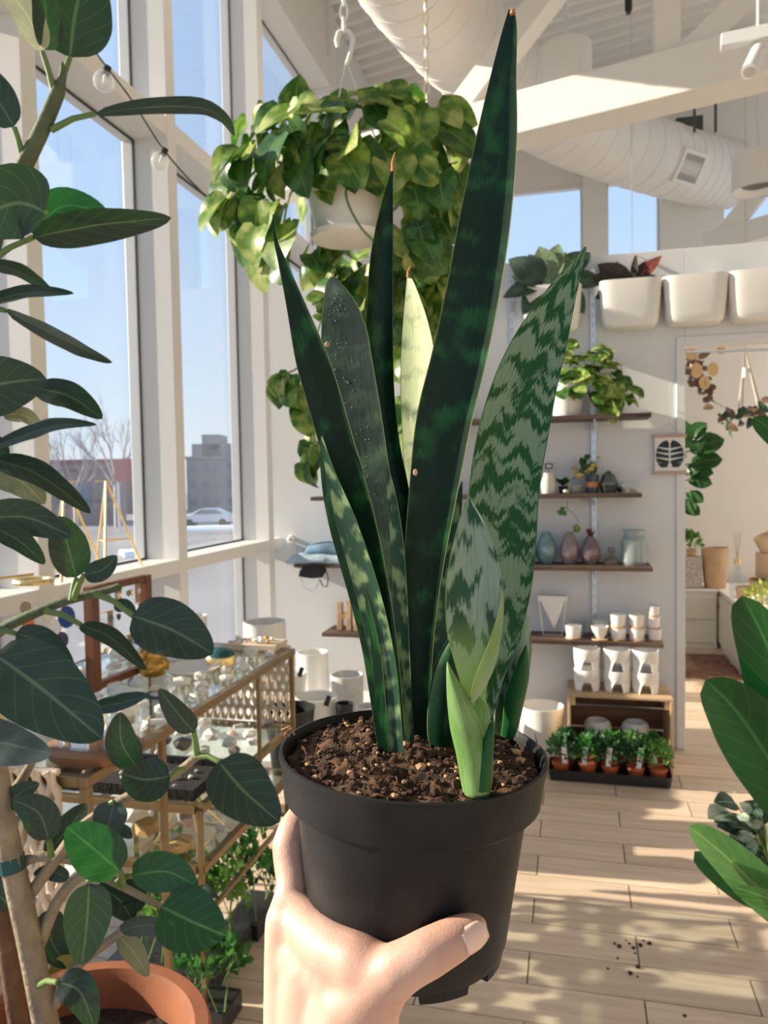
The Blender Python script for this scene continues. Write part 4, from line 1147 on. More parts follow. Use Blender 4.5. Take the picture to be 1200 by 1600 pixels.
# vase with yellow blooms
p = onB(925, 'B'); t_ = thing('flower_jar', 'dark blue jar with yellow and orange blooms on the terrarium shelf', 'plant', p)
MB().lathe(cup(.034, .036, .10), 24, p).build('jar', mat('navy_glaze', (.045, .06, .09), .35), t_, smooth=40)
MB().lathe([(.0365, .03), (.0372, .032), (.0372, .058), (.0365, .06)], 24, p).build('band', mat('orange_band', (.55, .22, .10), .6), t_, smooth=40)
bloomy = mat('yellow_bloom', (.80, .60, .20), .6); bloomo = mat('orange_bloom', (.75, .35, .22), .6)
for (px, py, s_, mm) in ((905, 745, .028, bloomy), (922, 735, .024, bloomy), (927, 728, .02, bloomy), (896, 732, .014, bloomo), (899, 738, .012, bloomo), (935, 715, .012, bloomy)):
    c = at(px, py, 4.15); rr = random.Random(px)
    m = MB().lathe([(.001, -.6*s_), (.6*s_, -.3*s_), (s_, .1*s_), (.75*s_, .6*s_), (.3*s_, .75*s_), (.001, .5*s_)], 9, c)
    m.build('bloom', mm, t_, smooth=60)
    MB().tube([p + V((0, 0, .09)), (p + c) / 2 + V((0, 0, .05)), c], .002, 5).build('stem', vinem, t_)
for i in range(9):
    rr = random.Random(i); c = at(918 + rr.uniform(-12, 14), 722 + rr.uniform(-8, 14), 4.16)
    place_leaf(POTH[i % 2 + 4], t_, c, rv(rr) + V((0, 0, .4)), V((0, -1, .5)), .045)
# trailing vine with one bud below shelf B
t_ = thing('trailing_vine', 'thin trailing vine with one dark leaf tuft hanging below the terrarium shelf', 'plant', at(893, 772, 4.1))
vp = [(897, 735, 4.05), (890, 755, 4.03), (886, 790, 4.05), (882, 795, 4.05)]
MB().tube([at(*q) for q in vp], .0018, 5).build('vine', vinem, t_)
MB().tube([at(884, 792, 4.05), at(896, 803, 4.06), at(904, 814, 4.07), at(898, 824, 4.07)], .0018, 5).build('vine', vinem, t_)
for i in range(7):
    rr = random.Random(40 + i); place_leaf(POTH[5], t_, at(880 + rr.uniform(-4, 4), 800 + rr.uniform(-3, 3), 4.05), rv(rr), V((0, -1, .4)), .028)
place_leaf(POTH[2], t_, at(896, 826, 4.07), RT, V((0, -1, .3)), .05)
p = onB(951, 'B'); t_ = thing('glass_terrarium', 'faceted glass terrarium with dried sprigs on the wall shelf', 'terrarium', p)
MB().lathe([(.036, 0), (.052, .045), (.030, .095), (.006, .118)], 6, p).build('glass_shell', darkglass, t_, solid=.002)
rosette(t_, p + V((0, 0, .004)), 14, .07, 8, LPALE)
for i in range(6):
    rr = random.Random(i + 70); MB().tube([p + V((0, 0, .01)), p + V((rr.uniform(-.04, .04), rr.uniform(-.03, .03), rr.uniform(.05, .1)))], [.002, .004], 5).build('sprig', mat('dried_sprig', (.42, .28, .24), .8), t_)
p = onB(984, 'B'); t_ = thing('glass_bowl', 'round clear glass bowl at the right end of the terrarium shelf', 'bowl', p)
MB().lathe([(.0005, .004), (.04, .004), (.052, .035), (.046, .062), (.048, .063), (.055, .035), (.042, 0), (.0005, 0)], 28, p).build('bowl', MT['glass'], t_, smooth=40)
MB().lathe([(.0005, .024), (.044, .022), (.040, .0055), (.0005, .005)], 24, p).build('sand', mat('pale_sand', (.58, .44, .32), .9), t_, smooth=40)
p = onB(968, 'B', YB - .08); tag(MB().add([p + q * .026 + V((0, 0, .02)) for q in PEB[2][0]], PEB[2][1]).build('dark_stone', mat('dark_stone', (.05, .045, .04), .7), loc=p, smooth=50), 'dark round stone between the terrarium and the glass bowl', 'stone')

# ---- shelf C: coloured glass ---------------------------------------------
def tinted(nm, c): return glass_mat(nm, c, rough=.06, ior=1.9, gcol=(1, .95, .98), solidness=.38)
teal = tinted('teal_glass', (.36, .60, .64)); pink = tinted('pink_glass', (.58, .46, .50)); mauve = tinted('mauve_glass', (.46, .33, .38))
def egg(h, r): return [(.0005, .004), (r * .55, .006), (r * .93, h * .3), (r * .93, h * .5), (r * .6, h * .82), (r * .3, h * .97), (r * .32, h), (r * .36, h), (r * .64, h * .83), (r, h * .5), (r, h * .28), (r * .58, 0), (.0005, 0)]
turned('glass_vase', 'teal egg-shaped glass vase nearest the snake plant leaf', 'vase', onB(853, 'C'), egg(.175, .057), teal, sx=1)
turned('glass_vase', 'pale teal glass vase half hidden at the left end of the vases', 'vase', onB(822, 'C', YB - .16), egg(.14, .05), teal)
turned('glass_vase', 'pale pink egg-shaped glass vase, second of the shiny vases', 'vase', onB(889, 'C'), egg(.172, .052), pink)
p = onB(922, 'C'); t_ = thing('glass_vase', 'mauve glass vase with a dried brown flower in its neck', 'vase', p)
MB().lathe(egg(.150, .055), 32, p).build('body', mauve, t_, smooth=40)
for i in range(12):
    rr = random.Random(i + 5); place_leaf(LRED2, t_, p + V((0, 0, .145)), V((rr.uniform(-.6, .6), rr.uniform(-.6, .6), 1)), rv(rr), .05, name='petal')
turned('glass_flask', 'small flat glass flask with a round stopper', 'bottle', onB(955, 'C'), [(.0005, 0), (.042, 0), (.044, .012), (.038, .028), (.018, .04), (.012, .055), (.012, .064), (.019, .072), (.019, .085), (.010, .092), (.0005, .093)], glass_mat('amber_clear_glass', (.62, .56, .52), rough=.04, solidness=.2))
p = onB(990, 'C'); t_ = thing('glass_jar', 'large ribbed clear glass jar at the right end of the vase shelf', 'jar', p)
prof = [(.0005, .005), (.058, .005)]
for k in range(9): prof += [(.061, .015 + k * .0135), (.064, .0215 + k * .0135)]
prof += [(.058, .14), (.046, .155), (.045, .168), (.056, .186), (.059, .187), (.050, .169), (.051, .155), (.064, .139)]
for k in range(8, -1, -1): prof += [(.070, .0215 + k * .0135), (.067, .015 + k * .0135)]
prof += [(.062, 0), (.0005, 0)]
MB().lathe(prof, 36, p).build('body', glass_mat('jar_glass', (.74, .82, .82), rough=.05, ior=1.7, solidness=.22), t_, smooth=60)

# ---- shelf D: triangle holder and white cups ------------------------------
p = onB(862, 'D', YB - .1); t_ = thing('triangle_planter', 'white triangular geometric planter in a wire stand on the lowest shelf', 'planter', p)
zt = p.z + .215
m = MB(); T = [V((p.x - .078, p.y, zt)), V((p.x + .078, p.y, zt)), V((p.x + .008, p.y, p.z + .035))]
o_ = V((0, .06, 0))
m.add([q - o_ * .5 for q in T] + [q + o_ * .5 for q in T], [(0, 2, 1), (3, 4, 5), (0, 1, 4, 3), (1, 2, 5, 4), (2, 0, 3, 5)])
m.build('wedge', MT['ceramic'], t_, bevel=.004)
MB().box((p.x - .08, p.y - .033, zt - .028), (p.x + .08, p.y + .033, zt + .002)).build('rim', MT['ceramic'], t_, bevel=.003)
for s_ in (-1, 1):
    MB().tube([(p.x + s_ * .074, p.y - .034, zt - .01), (p.x + s_ * .05, p.y - .034, p.z)], .002, 6).build('wire_leg', MT['metal_white'], t_)
MB().tube([(p.x - .05, p.y - .034, p.z + .003), (p.x + .05, p.y - .034, p.z + .003)], .002, 6).build('wire_foot', MT['metal_white'], t_)
cupm = MT['ceramic']; saucer = MT['pine']
def wcup(px, y, z, label, r=.037, h=.062, taper=.8, sau=True):
    p = bx_(px, 960, y); p.z = z
    parts = [('saucer', [(.0005, 0), (r * .95, 0), (r, .003), (r, .007), (.0005, .007)], saucer)] if sau else []
    t_ = thing('white_cup', label, 'cup', p, 'white cups on the lowest shelf')
    zz = .007 if sau else 0
    MB().lathe([(a, b + zz) for a, b in cup(r * taper, r, h)], 28, p).build('body', cupm, t_, smooth=40)
    if sau: MB().lathe(parts[0][1], 28, p).build('saucer', saucer, t_, smooth=40)
zD = SZ['D'] + .0005
wcup(896, YB - .19, zD, 'white cup standing alone beside the triangular planter', .043, .064, .86)
wcup(937, YB - .20, zD, 'white cup with a narrow tapered foot', .046, .066, .55)
wcup(966, YB - .19, zD, 'white cup, bottom of the left stack of two', .043, .06, .85)
wcup(995, YB - .19, zD, 'white cup, bottom of the middle stack of two', .043, .06, .85)
wcup(1023, YB - .18, zD, 'small white cup at the foot of the stack by the shelf end', .034, .056, .9)
wcup(966, YB - .19, zD + .0685, 'white cup, top of the left stack of two', .040, .06, .88)
wcup(995, YB - .19, zD + .0685, 'white cup, top of the middle stack of two', .040, .06, .88)
wcup(1021, YB - .18, zD + .0645, 'small white cup in the middle of the end stack', .034, .056, .9)
wcup(1021, YB - .18, zD + .1285, 'small white cup on top of the end stack', .030, .048, .9)
wcup(938, YB - .09, zD, 'white cup behind the one with the tapered foot', .045, .085, .85, False)
turned('glass_tumbler', 'plain glass tumbler behind the lone white cup', 'glass', (bx_(905, 960, YB - .08).x, YB - .08, zD), cup(.03, .036, .085, .002), MT['glass'])

# ---- left end of the shelves: denim, mask, wooden letters -----------------
def cloth(name, m, parent, c, lx, ly, hz, seed, ex=V((1, 0, 0))):
    rows = []
    for i in range(22):
        row = []
        u = -1 + 2 * i / 21
        for k in range(15):
            v = -1 + 2 * k / 14
            f = max(0, 1 - abs(u) ** 5) ** .4 * max(0, 1 - abs(v) ** 5) ** .4
            z = hz * f * (1 + .35 * noise.noise(V((u * 2 + seed, v * 3, 1))) + .12 * noise.noise(V((u * 7, v * 8 + seed, 2))))
            row.append(V(c) + V((u * lx, v * ly, z)))
        rows.append(row)
    return MB().grid(rows).build(name, m, parent, smooth=70, solid=.004)
dm = mat('denim', (.16, .28, .40), .85, var=.25, vs=9, bump=.25, bs=400); dl = mat('denim_light', (.40, .52, .62), .85, var=.2, vs=9, bump=.25, bs=400)
dc = onB(520, 'C'); t_ = thing('denim_jacket', 'folded blue denim jacket on the left end of the vase shelf', 'jacket', dc)
cloth('lower_fold', dl, t_, dc + V((-.01, 0, .002)), .245, .12, .055, 3)
cloth('upper_fold', dm, t_, dc + V((.02, .01, .052)), .18, .10, .055, 9)
MB().tube([onB(463, 'C', YB - .22) + V((0, 0, .03)), onB(480, 'C', YB - .245) + V((0, 0, .022)), onB(505, 'C', YB - .245) + V((0, 0, .018))], [.02, .022, .016], 10).build('sleeve', dl, t_, smooth=60)
# black face mask hanging from the shelf edge
mk = ony(488, 888, YB - .262); t_ = thing('face_mask', 'black cloth face mask dangling from the left shelf end under the jacket', 'mask', mk)
def mkp(px, py, y=YB - .268): return ony(px, py, y)
pts = [[(474, 885), (490, 882), (507, 884)], [(468, 893), (490, 895), (510, 892)], [(467, 901), (488, 904), (504, 902)]]
rows = [[tuple(mkp(px, py, YB - .275 + .012 * abs(j - 1))) for j, (px, py) in enumerate(r_)] for r_ in pts]
MB().grid(rows).build('cloth_panel', mat('black_cloth', (.02, .02, .022), .9), t_, solid=.004, smooth=60)
MB().tube([mkp(508, 886), mkp(513, 903), mkp(511, 917), mkp(504, 915), mkp(500, 905)], .0035, 6).build('ear_loop', MT['black'], t_)
MB().tube([mkp(470, 900), mkp(475, 918), mkp(488, 924), mkp(497, 914), mkp(498, 903)], .0028, 6).build('ear_loop', dl, t_)
# wooden letter blocks
wl_ = onB(540, 'D', YB - .17)
def wblock(px, wpx, hpx, label, slots, yy):
    p = onB(px, 'D', yy); d = 4.2; w_ = wpx * d / FPX; h = hpx * d / FPX
    t_ = thing('wooden_letter', label, 'letter', p, 'wooden letters on the lowest shelf')
    MB().box((p.x - w_/2, p.y - .02, p.z), (p.x - w_/2 + w_*.34, p.y + .02, p.z + h*.92)).build('upright', MT['pine'], t_, bevel=.002)
    MB().box((p.x + w_*.16, p.y - .02, p.z), (p.x + w_/2, p.y + .02, p.z + h)).build('upright', MT['pine'], t_, bevel=.002)
    MB().box((p.x - w_*.16, p.y - .018, p.z + h*.38), (p.x + w_*.16, p.y + .018, p.z + h*.56)).build('crossbar', MT['pine'], t_, bevel=.002)
wblock(535, 24, 50, 'pine wooden letter H at the left end of the lowest shelf', 0, YB - .16)
wblock(562, 26, 46, 'pine wooden letter H half hidden by the snake plant', 0, YB - .16)
# wall hook / knob by the window corner
kb = ony(459, 842, YB); t_ = thing('coat_peg', 'round white coat peg beside the window corner', 'hook', kb)
MB().lathe([(.0005, .05), (.02, .05), (.027, .042), (.027, .03), (.014, .02), (.014, 0), (.0005, 0)], 20, kb, rot=Matrix.Rotation(R(90), 3, 'X')).build('knob', MT['ceramic'], t_, smooth=40)
MB().lathe([(.0005, .0515), (.006, .0515), (.006, .05), (.0005, .05)], 12, kb, rot=Matrix.Rotation(R(90), 3, 'X')).build('screw', dark_steel, t_)
# poster
pc = ony(1046, 708, YB - .027)
t_ = thing('hanging_print', 'small hanging print of a dark monstera leaf between two wooden rails', 'picture', pc)
def pp(px, py, dy=.027): return ony(px, py, YB - dy)
a = pp(1023, 684); b = pp(1070, 738)
MB().box((a.x, YB - .027, b.z), (b.x, YB - .025, a.z)).build('paper', mat('print_paper', (.80, .80, .79), .8), t_)
for py in (682, 739):
    q0 = pp(1020, py); q1 = pp(1073, py)
    MB().box((q0.x, YB - .034, q0.z - .008), (q1.x, YB - .014, q0.z + .008)).build('wooden_rail', mat('rail_wood_pale', (.50, .38, .30), .7), t_, bevel=.002)
ink = mat('print_ink', (.022, .045, .05), .8)
q = pp(1046, 661); 
for px in (1024, 1069):
    MB().tube([pp(px, 680), pp(1046, 662)], .0012, 5).build('string', MT['cord'], t_)
MB().tube([pp(1046, 662), pp(1046, 545)], .0008, 5).build('string', MT['cord'], t_)
cx, cz = pp(1046.5, 711).x, pp(1046.5, 711).z
lw_, lh = .073, .082
for s_ in (-1, 1):
    ys = [(-.82, -.50), (-.46, -.16), (-.12, .18), (.22, .50), (.54, .98)]
    for j, (v0, v1) in enumerate(ys):
        pts = []
        N = 8
        def wv(v): return max(0, 1 - abs(v) ** 2.2) ** .5
        for k in range(N + 1):
            v = v0 + (v1 - v0) * k / N
            pts.append((s_ * lw_ * wv(v) * (.97), lh * v))
        inner = [(s_ * lw_ * .05, lh * (v1 - .20)), (s_ * lw_ * .05, lh * (v0 - .10))]
        if j == 0: inner = [(s_ * lw_ * .12, lh * (v1 - .02)), (s_ * lw_ * .15, lh * (v0 + .03))]
        poly = pts + inner
        MB().add([(cx + x, YB - .0276, cz + z) for x, z in poly], [tuple(range(len(poly)))]).build('leaf_print', ink, t_)
# ================================================================== FLOOR OBJECTS BY THE BACK WALL
# wooden crate lying on its side
X0, X1, Y0, Y1, H = -.03, .48, 4.0, 4.30, .365
t_ = thing('wooden_crate', 'pine crate on its side with three footed pots stacked on top', 'crate', ((X0 + X1) / 2, (Y0 + Y1) / 2, 0))
for k in range(3):
    z0 = .012 + k * .118
    MB().box((X0 + .014, Y1 - .012, z0), (X1 - .014, Y1, z0 + .108)).build('back_slat', MT['crateback'], t_, bevel=.001)
for xs in (X0, X1 - .014):
    MB().box((xs, Y0, 0), (xs + .014, Y1 - .013, H)).build('side_board', MT['pine'], t_, bevel=.002)
for k in range(3):
    y0 = Y0 + k * .098
    MB().box((X0 - .002, y0, H), (X1 + .002, y0 + .092, H + .012)).build('top_slat', MT['pine'], t_, bevel=.002)
    MB().box((X0 + .015, y0, 0), (X1 - .015, y0 + .09, .012)).build('bottom_slat', MT['pine'], t_, bevel=.002)
for xs in (X0 + .0145, X1 - .0385):
    MB().box((xs, Y0 + .01, H - .045), (xs + .024, Y1 - .02, H - .003)).build('corner_batten', MT['pine'], t_, bevel=.002)
# footed pots, two high
def footed(loc, label):
    loc = V(loc); t_ = thing('footed_pot', label, 'pot', loc, 'footed white pots on the crate')
    r, h, f = .066, .108, .042
    MB().lathe([(.0005, f + .012), (r - .012, f + .014), (r - .004, h), (r, h + .001), (r + .002, h - .004), (r, f + .012), (r - .01, f), (.0005, f)], 32, loc).build('bowl', MT['ceramic'], t_, smooth=40)
    for k in range(4):
        a0 = math.pi / 4 + k * math.pi / 2
        m = MB(); vs = []
        for (z, sp) in ((f + .028, .68), (f + .006, .50), (f * .5, .36), (0, .28)):
            for rr_ in (r + .0015, r - .010):
                for q in (-1, 1): vs.append(loc + V((rr_ * math.cos(a0 + q * sp), rr_ * math.sin(a0 + q * sp), z)))
        fs = [(0, 1, 3, 2), (12, 14, 15, 13)]
        for j in range(3):
            b = j * 4; fs += [(b, b+4, b+5, b+1), (b+1, b+5, b+7, b+3), (b+3, b+7, b+6, b+2), (b+2, b+6, b+4, b)]
        m.add(vs, fs).build('foot', MT['ceramic'], t_)
for px, nm in ((917, 'left'), (964, 'middle'), (1008, 'right')):
    x = ony(px, 1060, 4.13).x
    footed((x, 4.13, H + .0125), 'white footed pot, lower of the %s stack on the crate' % nm)
    footed((x, 4.13, H + .0125 + .1095), 'white footed pot, upper of the %s stack on the crate' % nm)
for px, nm in ((934, 'left'), (993, 'right')):
    x = ony(px, 1140, 4.12).x
    p = V((x, 4.14, .0125)); t_ = thing('round_planter', 'round white planter inside the crate on the %s' % nm, 'planter', p, 'planters inside the crate')
    MB().lathe([(.0005, .155), (.042, .16), (.048, .198), (.053, .2), (.066, .185), (.071, .165), (.066, .146), (.0005, .146)], 32, p).build('bowl', MT['ceramic'], t_, smooth=40)
    MB().lathe([(.0005, .1455), (.062, .1455), (.064, .139), (.062, .138), (.0005, .138)], 32, p).build('seam', MT['gasket'], t_, smooth=40)
    MB().lathe([(.0005, .1375), (.063, .1375), (.060, .115), (.048, .08), (.036, .0), (.0005, 0)], 32, p).build('base', MT['ceramic'], t_, smooth=40)
# white pot left of the crate
p = V((ony(846, 1150, 4.12).x, 4.16, 0))
turned('white_pot', 'large white cylinder pot on the floor left of the crate', 'pot', p, cup(.112, .118, .27, .008), MT['ceramic'], 40)
# seedling tray with herb pots
ta = V((-.128, 3.80, 0)); 
t_ = thing('seedling_tray', 'black plastic tray full of small herb pots on the floor', 'tray', (.15, 3.9, 0))
tx0, tx1, ty0, ty1 = -.125, .455, 3.80, 4.0 - .015
rows = []
def rr_ring(x0, x1, y0, y1, r, z):
    pts = []
    for (cx, cy, a0) in ((x1 - r, y1 - r, 0), (x0 + r, y1 - r, 90), (x0 + r, y0 + r, 180), (x1 - r, y0 + r, 270)):
        for k in range(5):
            a = R(a0 + k * 22.5); pts.append((cx + r * math.cos(a), cy + r * math.sin(a), z))
    return pts
m = MB().grid([rr_ring(tx0 + .03, tx1 - .03, ty0 + .03, ty1 - .03, .01, .008), rr_ring(tx0 + .012, tx1 - .012, ty0 + .012, ty1 - .012, .02, .008), rr_ring(tx0 + .006, tx1 - .006, ty0 + .006, ty1 - .006, .02, .052), rr_ring(tx0, tx1, ty0, ty1, .025, .055), rr_ring(tx0, tx1, ty0, ty1, .025, .047), rr_ring(tx0 + .008, tx1 - .008, ty0 + .008, ty1 - .008, .02, .0), rr_ring(tx0 + .03, tx1 - .03, ty0 + .03, ty1 - .03, .01, .0)], closed=True)
m.f.append(tuple(range(20))); m.f.append(tuple(120 + k for k in reversed(range(20))))
m.build('tray_body', MT['black'], t_, smooth=40)
for k in range(4):
    x = tx0 + (tx1 - tx0) * (k + 1) / 5
    MB().box((x - .004, ty0 + .014, .0085), (x + .004, ty1 - .014, .035)).build('divider', MT['black'], t_)
herbm = [leaf_mat('herb_green', (.035, .15, .035), (.09, .26, .06), veins=False, trans=.3), leaf_mat('herb_dark', (.02, .085, .03), (.05, .15, .05), veins=False, trans=.25), leaf_mat('herb_light', (.10, .26, .05), (.22, .40, .10), veins=False, trans=.35)]
def foliage(mb, c, rx, rz, n, ls, rr, upb=.4):
    """many small leaves round a centre, as geometry of one part"""
    for i in range(n):
        a = rr.uniform(0, 6.283); e_ = rr.uniform(-.5, 1.4); q = rr.random() ** .4
        o = V((math.cos(a) * math.cos(e_), math.sin(a) * math.cos(e_), math.sin(e_)))
        p = V(c) + V((o.x * rx, o.y * rx, o.z * rz)) * q
        d = (o + rv(rr) * .6 + V((0, 0, upb))).normalized(); s_ = d.cross(rv(rr)); 
        if s_.length < 1e-3: continue
        s_.normalize(); n_ = s_.cross(d); L_ = ls * rr.uniform(.6, 1.2); w_ = L_ * .33
        mb.add([p, p + d * L_ * .45 + s_ * w_ + n_ * L_ * .08, p + d * L_, p + d * L_ * .45 - s_ * w_ + n_ * L_ * .08, p + d * L_ * .5], [(0, 1, 4), (1, 2, 4), (2, 3, 4), (3, 0, 4)])
potor = mat('orange_plastic', (.42, .10, .035), .5)
rr = random.Random(12)
herbs = [(876, 0, 'front left corner of the tray', 1), (918, 0, 'second in the front row of the tray', 0), (953, 0, 'middle of the front row of the tray', 1), (993, 0, 'fourth in the front row of the tray', 1), (1030, 0, 'front right corner of the tray', 2),
         (886, 1, 'back row of the tray, left of the planters', 1), (925, 1, 'back row, in front of the left round planter', 1), (958, 1, 'back row, between the two round planters', 0), (992, 1, 'back row, in front of the right round planter', 2), (1022, 1, 'back row, beside the crate side board', 0)]
for px, rw, lab, mi in herbs:
    y_ = ty0 + .055 + rw * .088; x = ony(px, 1200, y_).x; x = min(max(x, tx0 + .06), tx1 - .06)
    p = V((x, y_, .009)); t_ = thing('herb_pot', 'small orange pot of herbs, ' + lab, 'plant', p, 'herb pots in the seedling tray')
    MB().lathe([(.0005, .066), (.038, .066), (.040, .074), (.042, .074), (.042, .062), (.040, .060), (.031, .001), (.0005, 0)], 20, p).build('pot', potor, t_, smooth=40)
    m = MB(); foliage(m, p + V((0, 0, .130)), .060, .070, 170, .032, rr)
    tag(m.build('foliage', herbm[mi], t_), kind='stuff')
    if px in (876, 918, 953, 993, 886, 1022):
        q = p + V((rr.uniform(-.025, .02), -.03, .07)); 
        MB().box((q.x - .012, q.y - .0008, q.z), (q.x + .012, q.y + .0008, q.z + rr.uniform(.085, .115)), rot=Matrix.Rotation(rr.uniform(-.15, .15), 3, 'Y')).build('plant_tag', MT['plastic_white'], t_)

# ---- bench with stacked white and black pots in the window corner ----------
t_ = thing('low_bench', 'low white bench under the stacked pots in the corner', 'bench', (-1.2, 3.6, 0))
MB().box((-1.62, 2.95, .30), (-.62, 4.05, .33)).build('top', MT['wall'], t_, bevel=.003)
for x in (-1.58, -.70):
    for y_ in (3.0, 3.96): MB().box((x, y_, 0), (x + .045, y_ + .045, .30)).build('leg', MT['wall'], t_)
def cpot(px, pytop, wpx, d, label, taper=.9, m=None, name='white_pot', z0=.3305, n=36, tagc=None, th=.007):
    c = at(px, pytop, d); r = wpx / 2 * d / FPX; h = c.z - z0
    t2 = thing(name, label, 'pot', (c.x, c.y, z0))
    MB().lathe(cup(r * taper, r, h, th), n, (c.x, c.y, z0)).build('body', m or MT['ceramic'], t2, smooth=40)
    if tagc:
        q = at(*tagc); MB().box((q.x - .010, q.y - .004, q.z - .022), (q.x + .010, q.y + .004, q.z + .022), rot=Matrix.Rotation(.35, 3, 'Y')).build('price_tag', MT['black'], t2)
    return t2
stw = mat('mottled_stoneware', (.60, .60, .59), .5, var=.12, vs=25)
cpot(488, 1018, 50, 3.85, 'tall white cylinder pot behind the others in the window corner', .97)
cpot(542, 1053, 52, 3.70, 'mottled pale grey pot right of the tall white cylinder', .95, stw)
cpot(494, 1087, 66, 3.35, 'wide white pot with a small black tag in front of the tall cylinder', .93, tagc=(512, 1095, 3.265))
cpot(452, 1105, 80, 3.10, 'wide black bowl at the front of the corner pots', .72, mat('black_glaze', (.014, .016, .018), .35), 'black_bowl')
cpot(452, 1050, 56, 3.62, 'white tapered pot left of the tall cylinder', .6, tagc=(470, 1050, 3.53))
cpot(538, 1098, 28, 3.28, 'small black pot squeezed behind the held pot rim', .9, MT['black'], 'black_pot')
cpot(574, 1102, 36, 3.40, 'small white pot just left of the snake plant base', .9)
cpot(413, 970, 66, 3.45, 'tallest clean white cylinder pot, by the window behind the glass table', .97)
c = at(303, 990, 2.62); c.z = .9006
tag(MB().lathe([(.0005, .0), (.042, 0), (.045, .004), (.045, .145), (.041, .145), (.041, .01), (.0005, .008)], 28, c).build('white_canister', MT['ceramic'], loc=c, smooth=40), 'small white canister at the far end of the glass table behind a leaf', 'pot')
# ================================================================== GLASS DISPLAY TABLES BY THE WINDOW
FX = -.975; BXX = -1.62; TZ = .90
t_ = thing('display_table', 'tall brass framed glass table covered with crystals', 'table', (-1.3, 1.95, 0))
def br(p, q, w_=.022, nm='rail', par=None): return MB().bar(p, q, w_, w_).build(nm, MT['brass'], par or t_, bevel=.002)
y0, y1 = 1.36, 2.55
zt = TZ - .011
br((FX, y0 - .011, zt), (FX, y1 + .011, zt)); br((BXX, y0 - .011, zt), (BXX, y1 + .011, zt)); br((FX - .011, y0, zt), (BXX + .011, y0, zt)); br((FX - .011, y1, zt), (BXX + .011, y1, zt))
for (x, y_) in ((FX, y1), (BXX, y0), (BXX, y1)): br((x, y_, 0), (x, y_, zt - .011), .016, 'leg')
br((FX, 1.66, 0), (FX, 1.66, zt - .011), .016, 'leg'); br((FX, 2.25, .60), (FX, 2.25, zt - .011), .012, 'leg')
br((FX, y0, zt - .09), (FX, y0, zt - .011), .02, 'leg')
br((FX, y0, zt - .10), (BXX + .01, y0, zt - .10), .018)
MB().box((BXX + .012, y0 + .012, TZ - .008), (FX - .012, y1 - .012, TZ)).build('glass_top', MT['table_glass'], t_)
TT = t_
t_ = thing('nesting_table', 'lower two-tier brass and glass table tucked under the tall one', 'table', (-1.3, 2.2, 0))
ny0, ny1, FX2, BX2 = 1.89, 2.60, -1.0, -1.56
for z in (.61, .44):
    zz = z - .011
    br((FX2, ny0, zz), (FX2, ny1, zz)); br((BX2, ny0, zz), (BX2, ny1, zz)); br((FX2 - .011, ny0, zz), (BX2 + .011, ny0, zz)); br((FX2 - .011, ny1, zz), (BX2 + .011, ny1, zz))
    MB().box((BX2 + .012, ny0 + .012, z - .008), (FX2 - .012, ny1 - .012, z)).build('glass_shelf', MT['table_glass'], t_)
for (x, y_) in ((FX2, ny0), (FX2, ny1 - .06), (BX2, ny0), (BX2, ny1)):
    br((x, y_, 0), (x, y_, .599), .015, 'leg')
br((FX2, ny0, .29), (FX2, ny1 - .06, .29), .014, 'stretcher'); br((FX2, ny1 - .06, .30), (BX2, ny1 - .06, .30), .012, 'stretcher')

# ---- crystals --------------------------------------------------------------
quartz = [mat('milky_quartz', (.80, .78, .75), .22, var=.08, vs=20, sss=0), glass_mat('clear_quartz', (.88, .87, .85), rough=.08, ior=1.6, solidness=.45), mat('rose_quartz', (.72, .50, .44), .3, var=.1, vs=30), mat('smoky_quartz', (.16, .14, .14), .3), mat('citrine', (.62, .40, .16), .3, var=.2, vs=30), mat('amethyst', (.30, .20, .30), .3, var=.3, vs=40), mat('celestite', (.58, .66, .70), .3, var=.1, vs=30)]
def rock_mesh(seed, sub=1, pt=False):
    bm = bmesh.new()
    if pt: # hexagonal point
        vs = []
        for z in (0, .8):
            for k in range(6): vs.append(bm.verts.new((.32 * math.cos(k * 1.047), .32 * math.sin(k * 1.047), z)))
        tp = bm.verts.new((.05, .03, 1.25))
        bm.faces.new(list(reversed(vs[:6])))
        for k in range(6):
            bm.faces.new((vs[k], vs[(k+1) % 6], vs[6 + (k+1) % 6], vs[6 + k])); bm.faces.new((vs[6 + k], vs[6 + (k+1) % 6], tp))
    else:
        bmesh.ops.create_icosphere(bm, subdivisions=sub, radius=1)
        r2 = random.Random(seed)
        for v_ in bm.verts: v_.co *= r2.uniform(.72, 1.15); v_.co.z *= .75
        zmin = min(v_.co.z for v_ in bm.verts)
        for v_ in bm.verts: v_.co.z = max(v_.co.z - zmin * .8, 0)
    me = bpy.data.meshes.new('crystal'); bm.to_mesh(me); bm.free()
    return me
ROCK = {}
for mi, mm in enumerate(quartz):
    for s_ in range(3):
        me = rock_mesh(mi * 5 + s_, 1, s_ == 2); me.materials.append(mm); ROCK[(mi, s_)] = me
rr = random.Random(33)
def crystal(p, size, mi, label, group, lie=False):
    s_ = rr.choice((0, 1, 0, 1, 2)) if mi != 3 else 0
    o = bpy.data.objects.new('crystal', ROCK[(mi, s_)]); COL.objects.link(o)
    o.location = p; o.scale = (size * rr.uniform(.8, 1.3), size * rr.uniform(.8, 1.3), size * rr.uniform(.8, 1.2))
    o.rotation_euler = (0, 0, rr.uniform(0, 6.28))
    if s_ == 2:
        o.rotation_euler = (R(88), 0, rr.uniform(0, 6.28)); o.location = V(p) + V((0, 0, .30 * size)); o.scale = (size * .8, size * .8, size * 1.3)
    tag(o, label, 'crystal', group)
NMS = ['milky white quartz lump', 'clear quartz lump', 'pink rose quartz lump', 'dark smoky quartz lump', 'honey coloured citrine lump', 'purple amethyst lump', 'pale blue crystal lump']
taken = []
LANDM = []
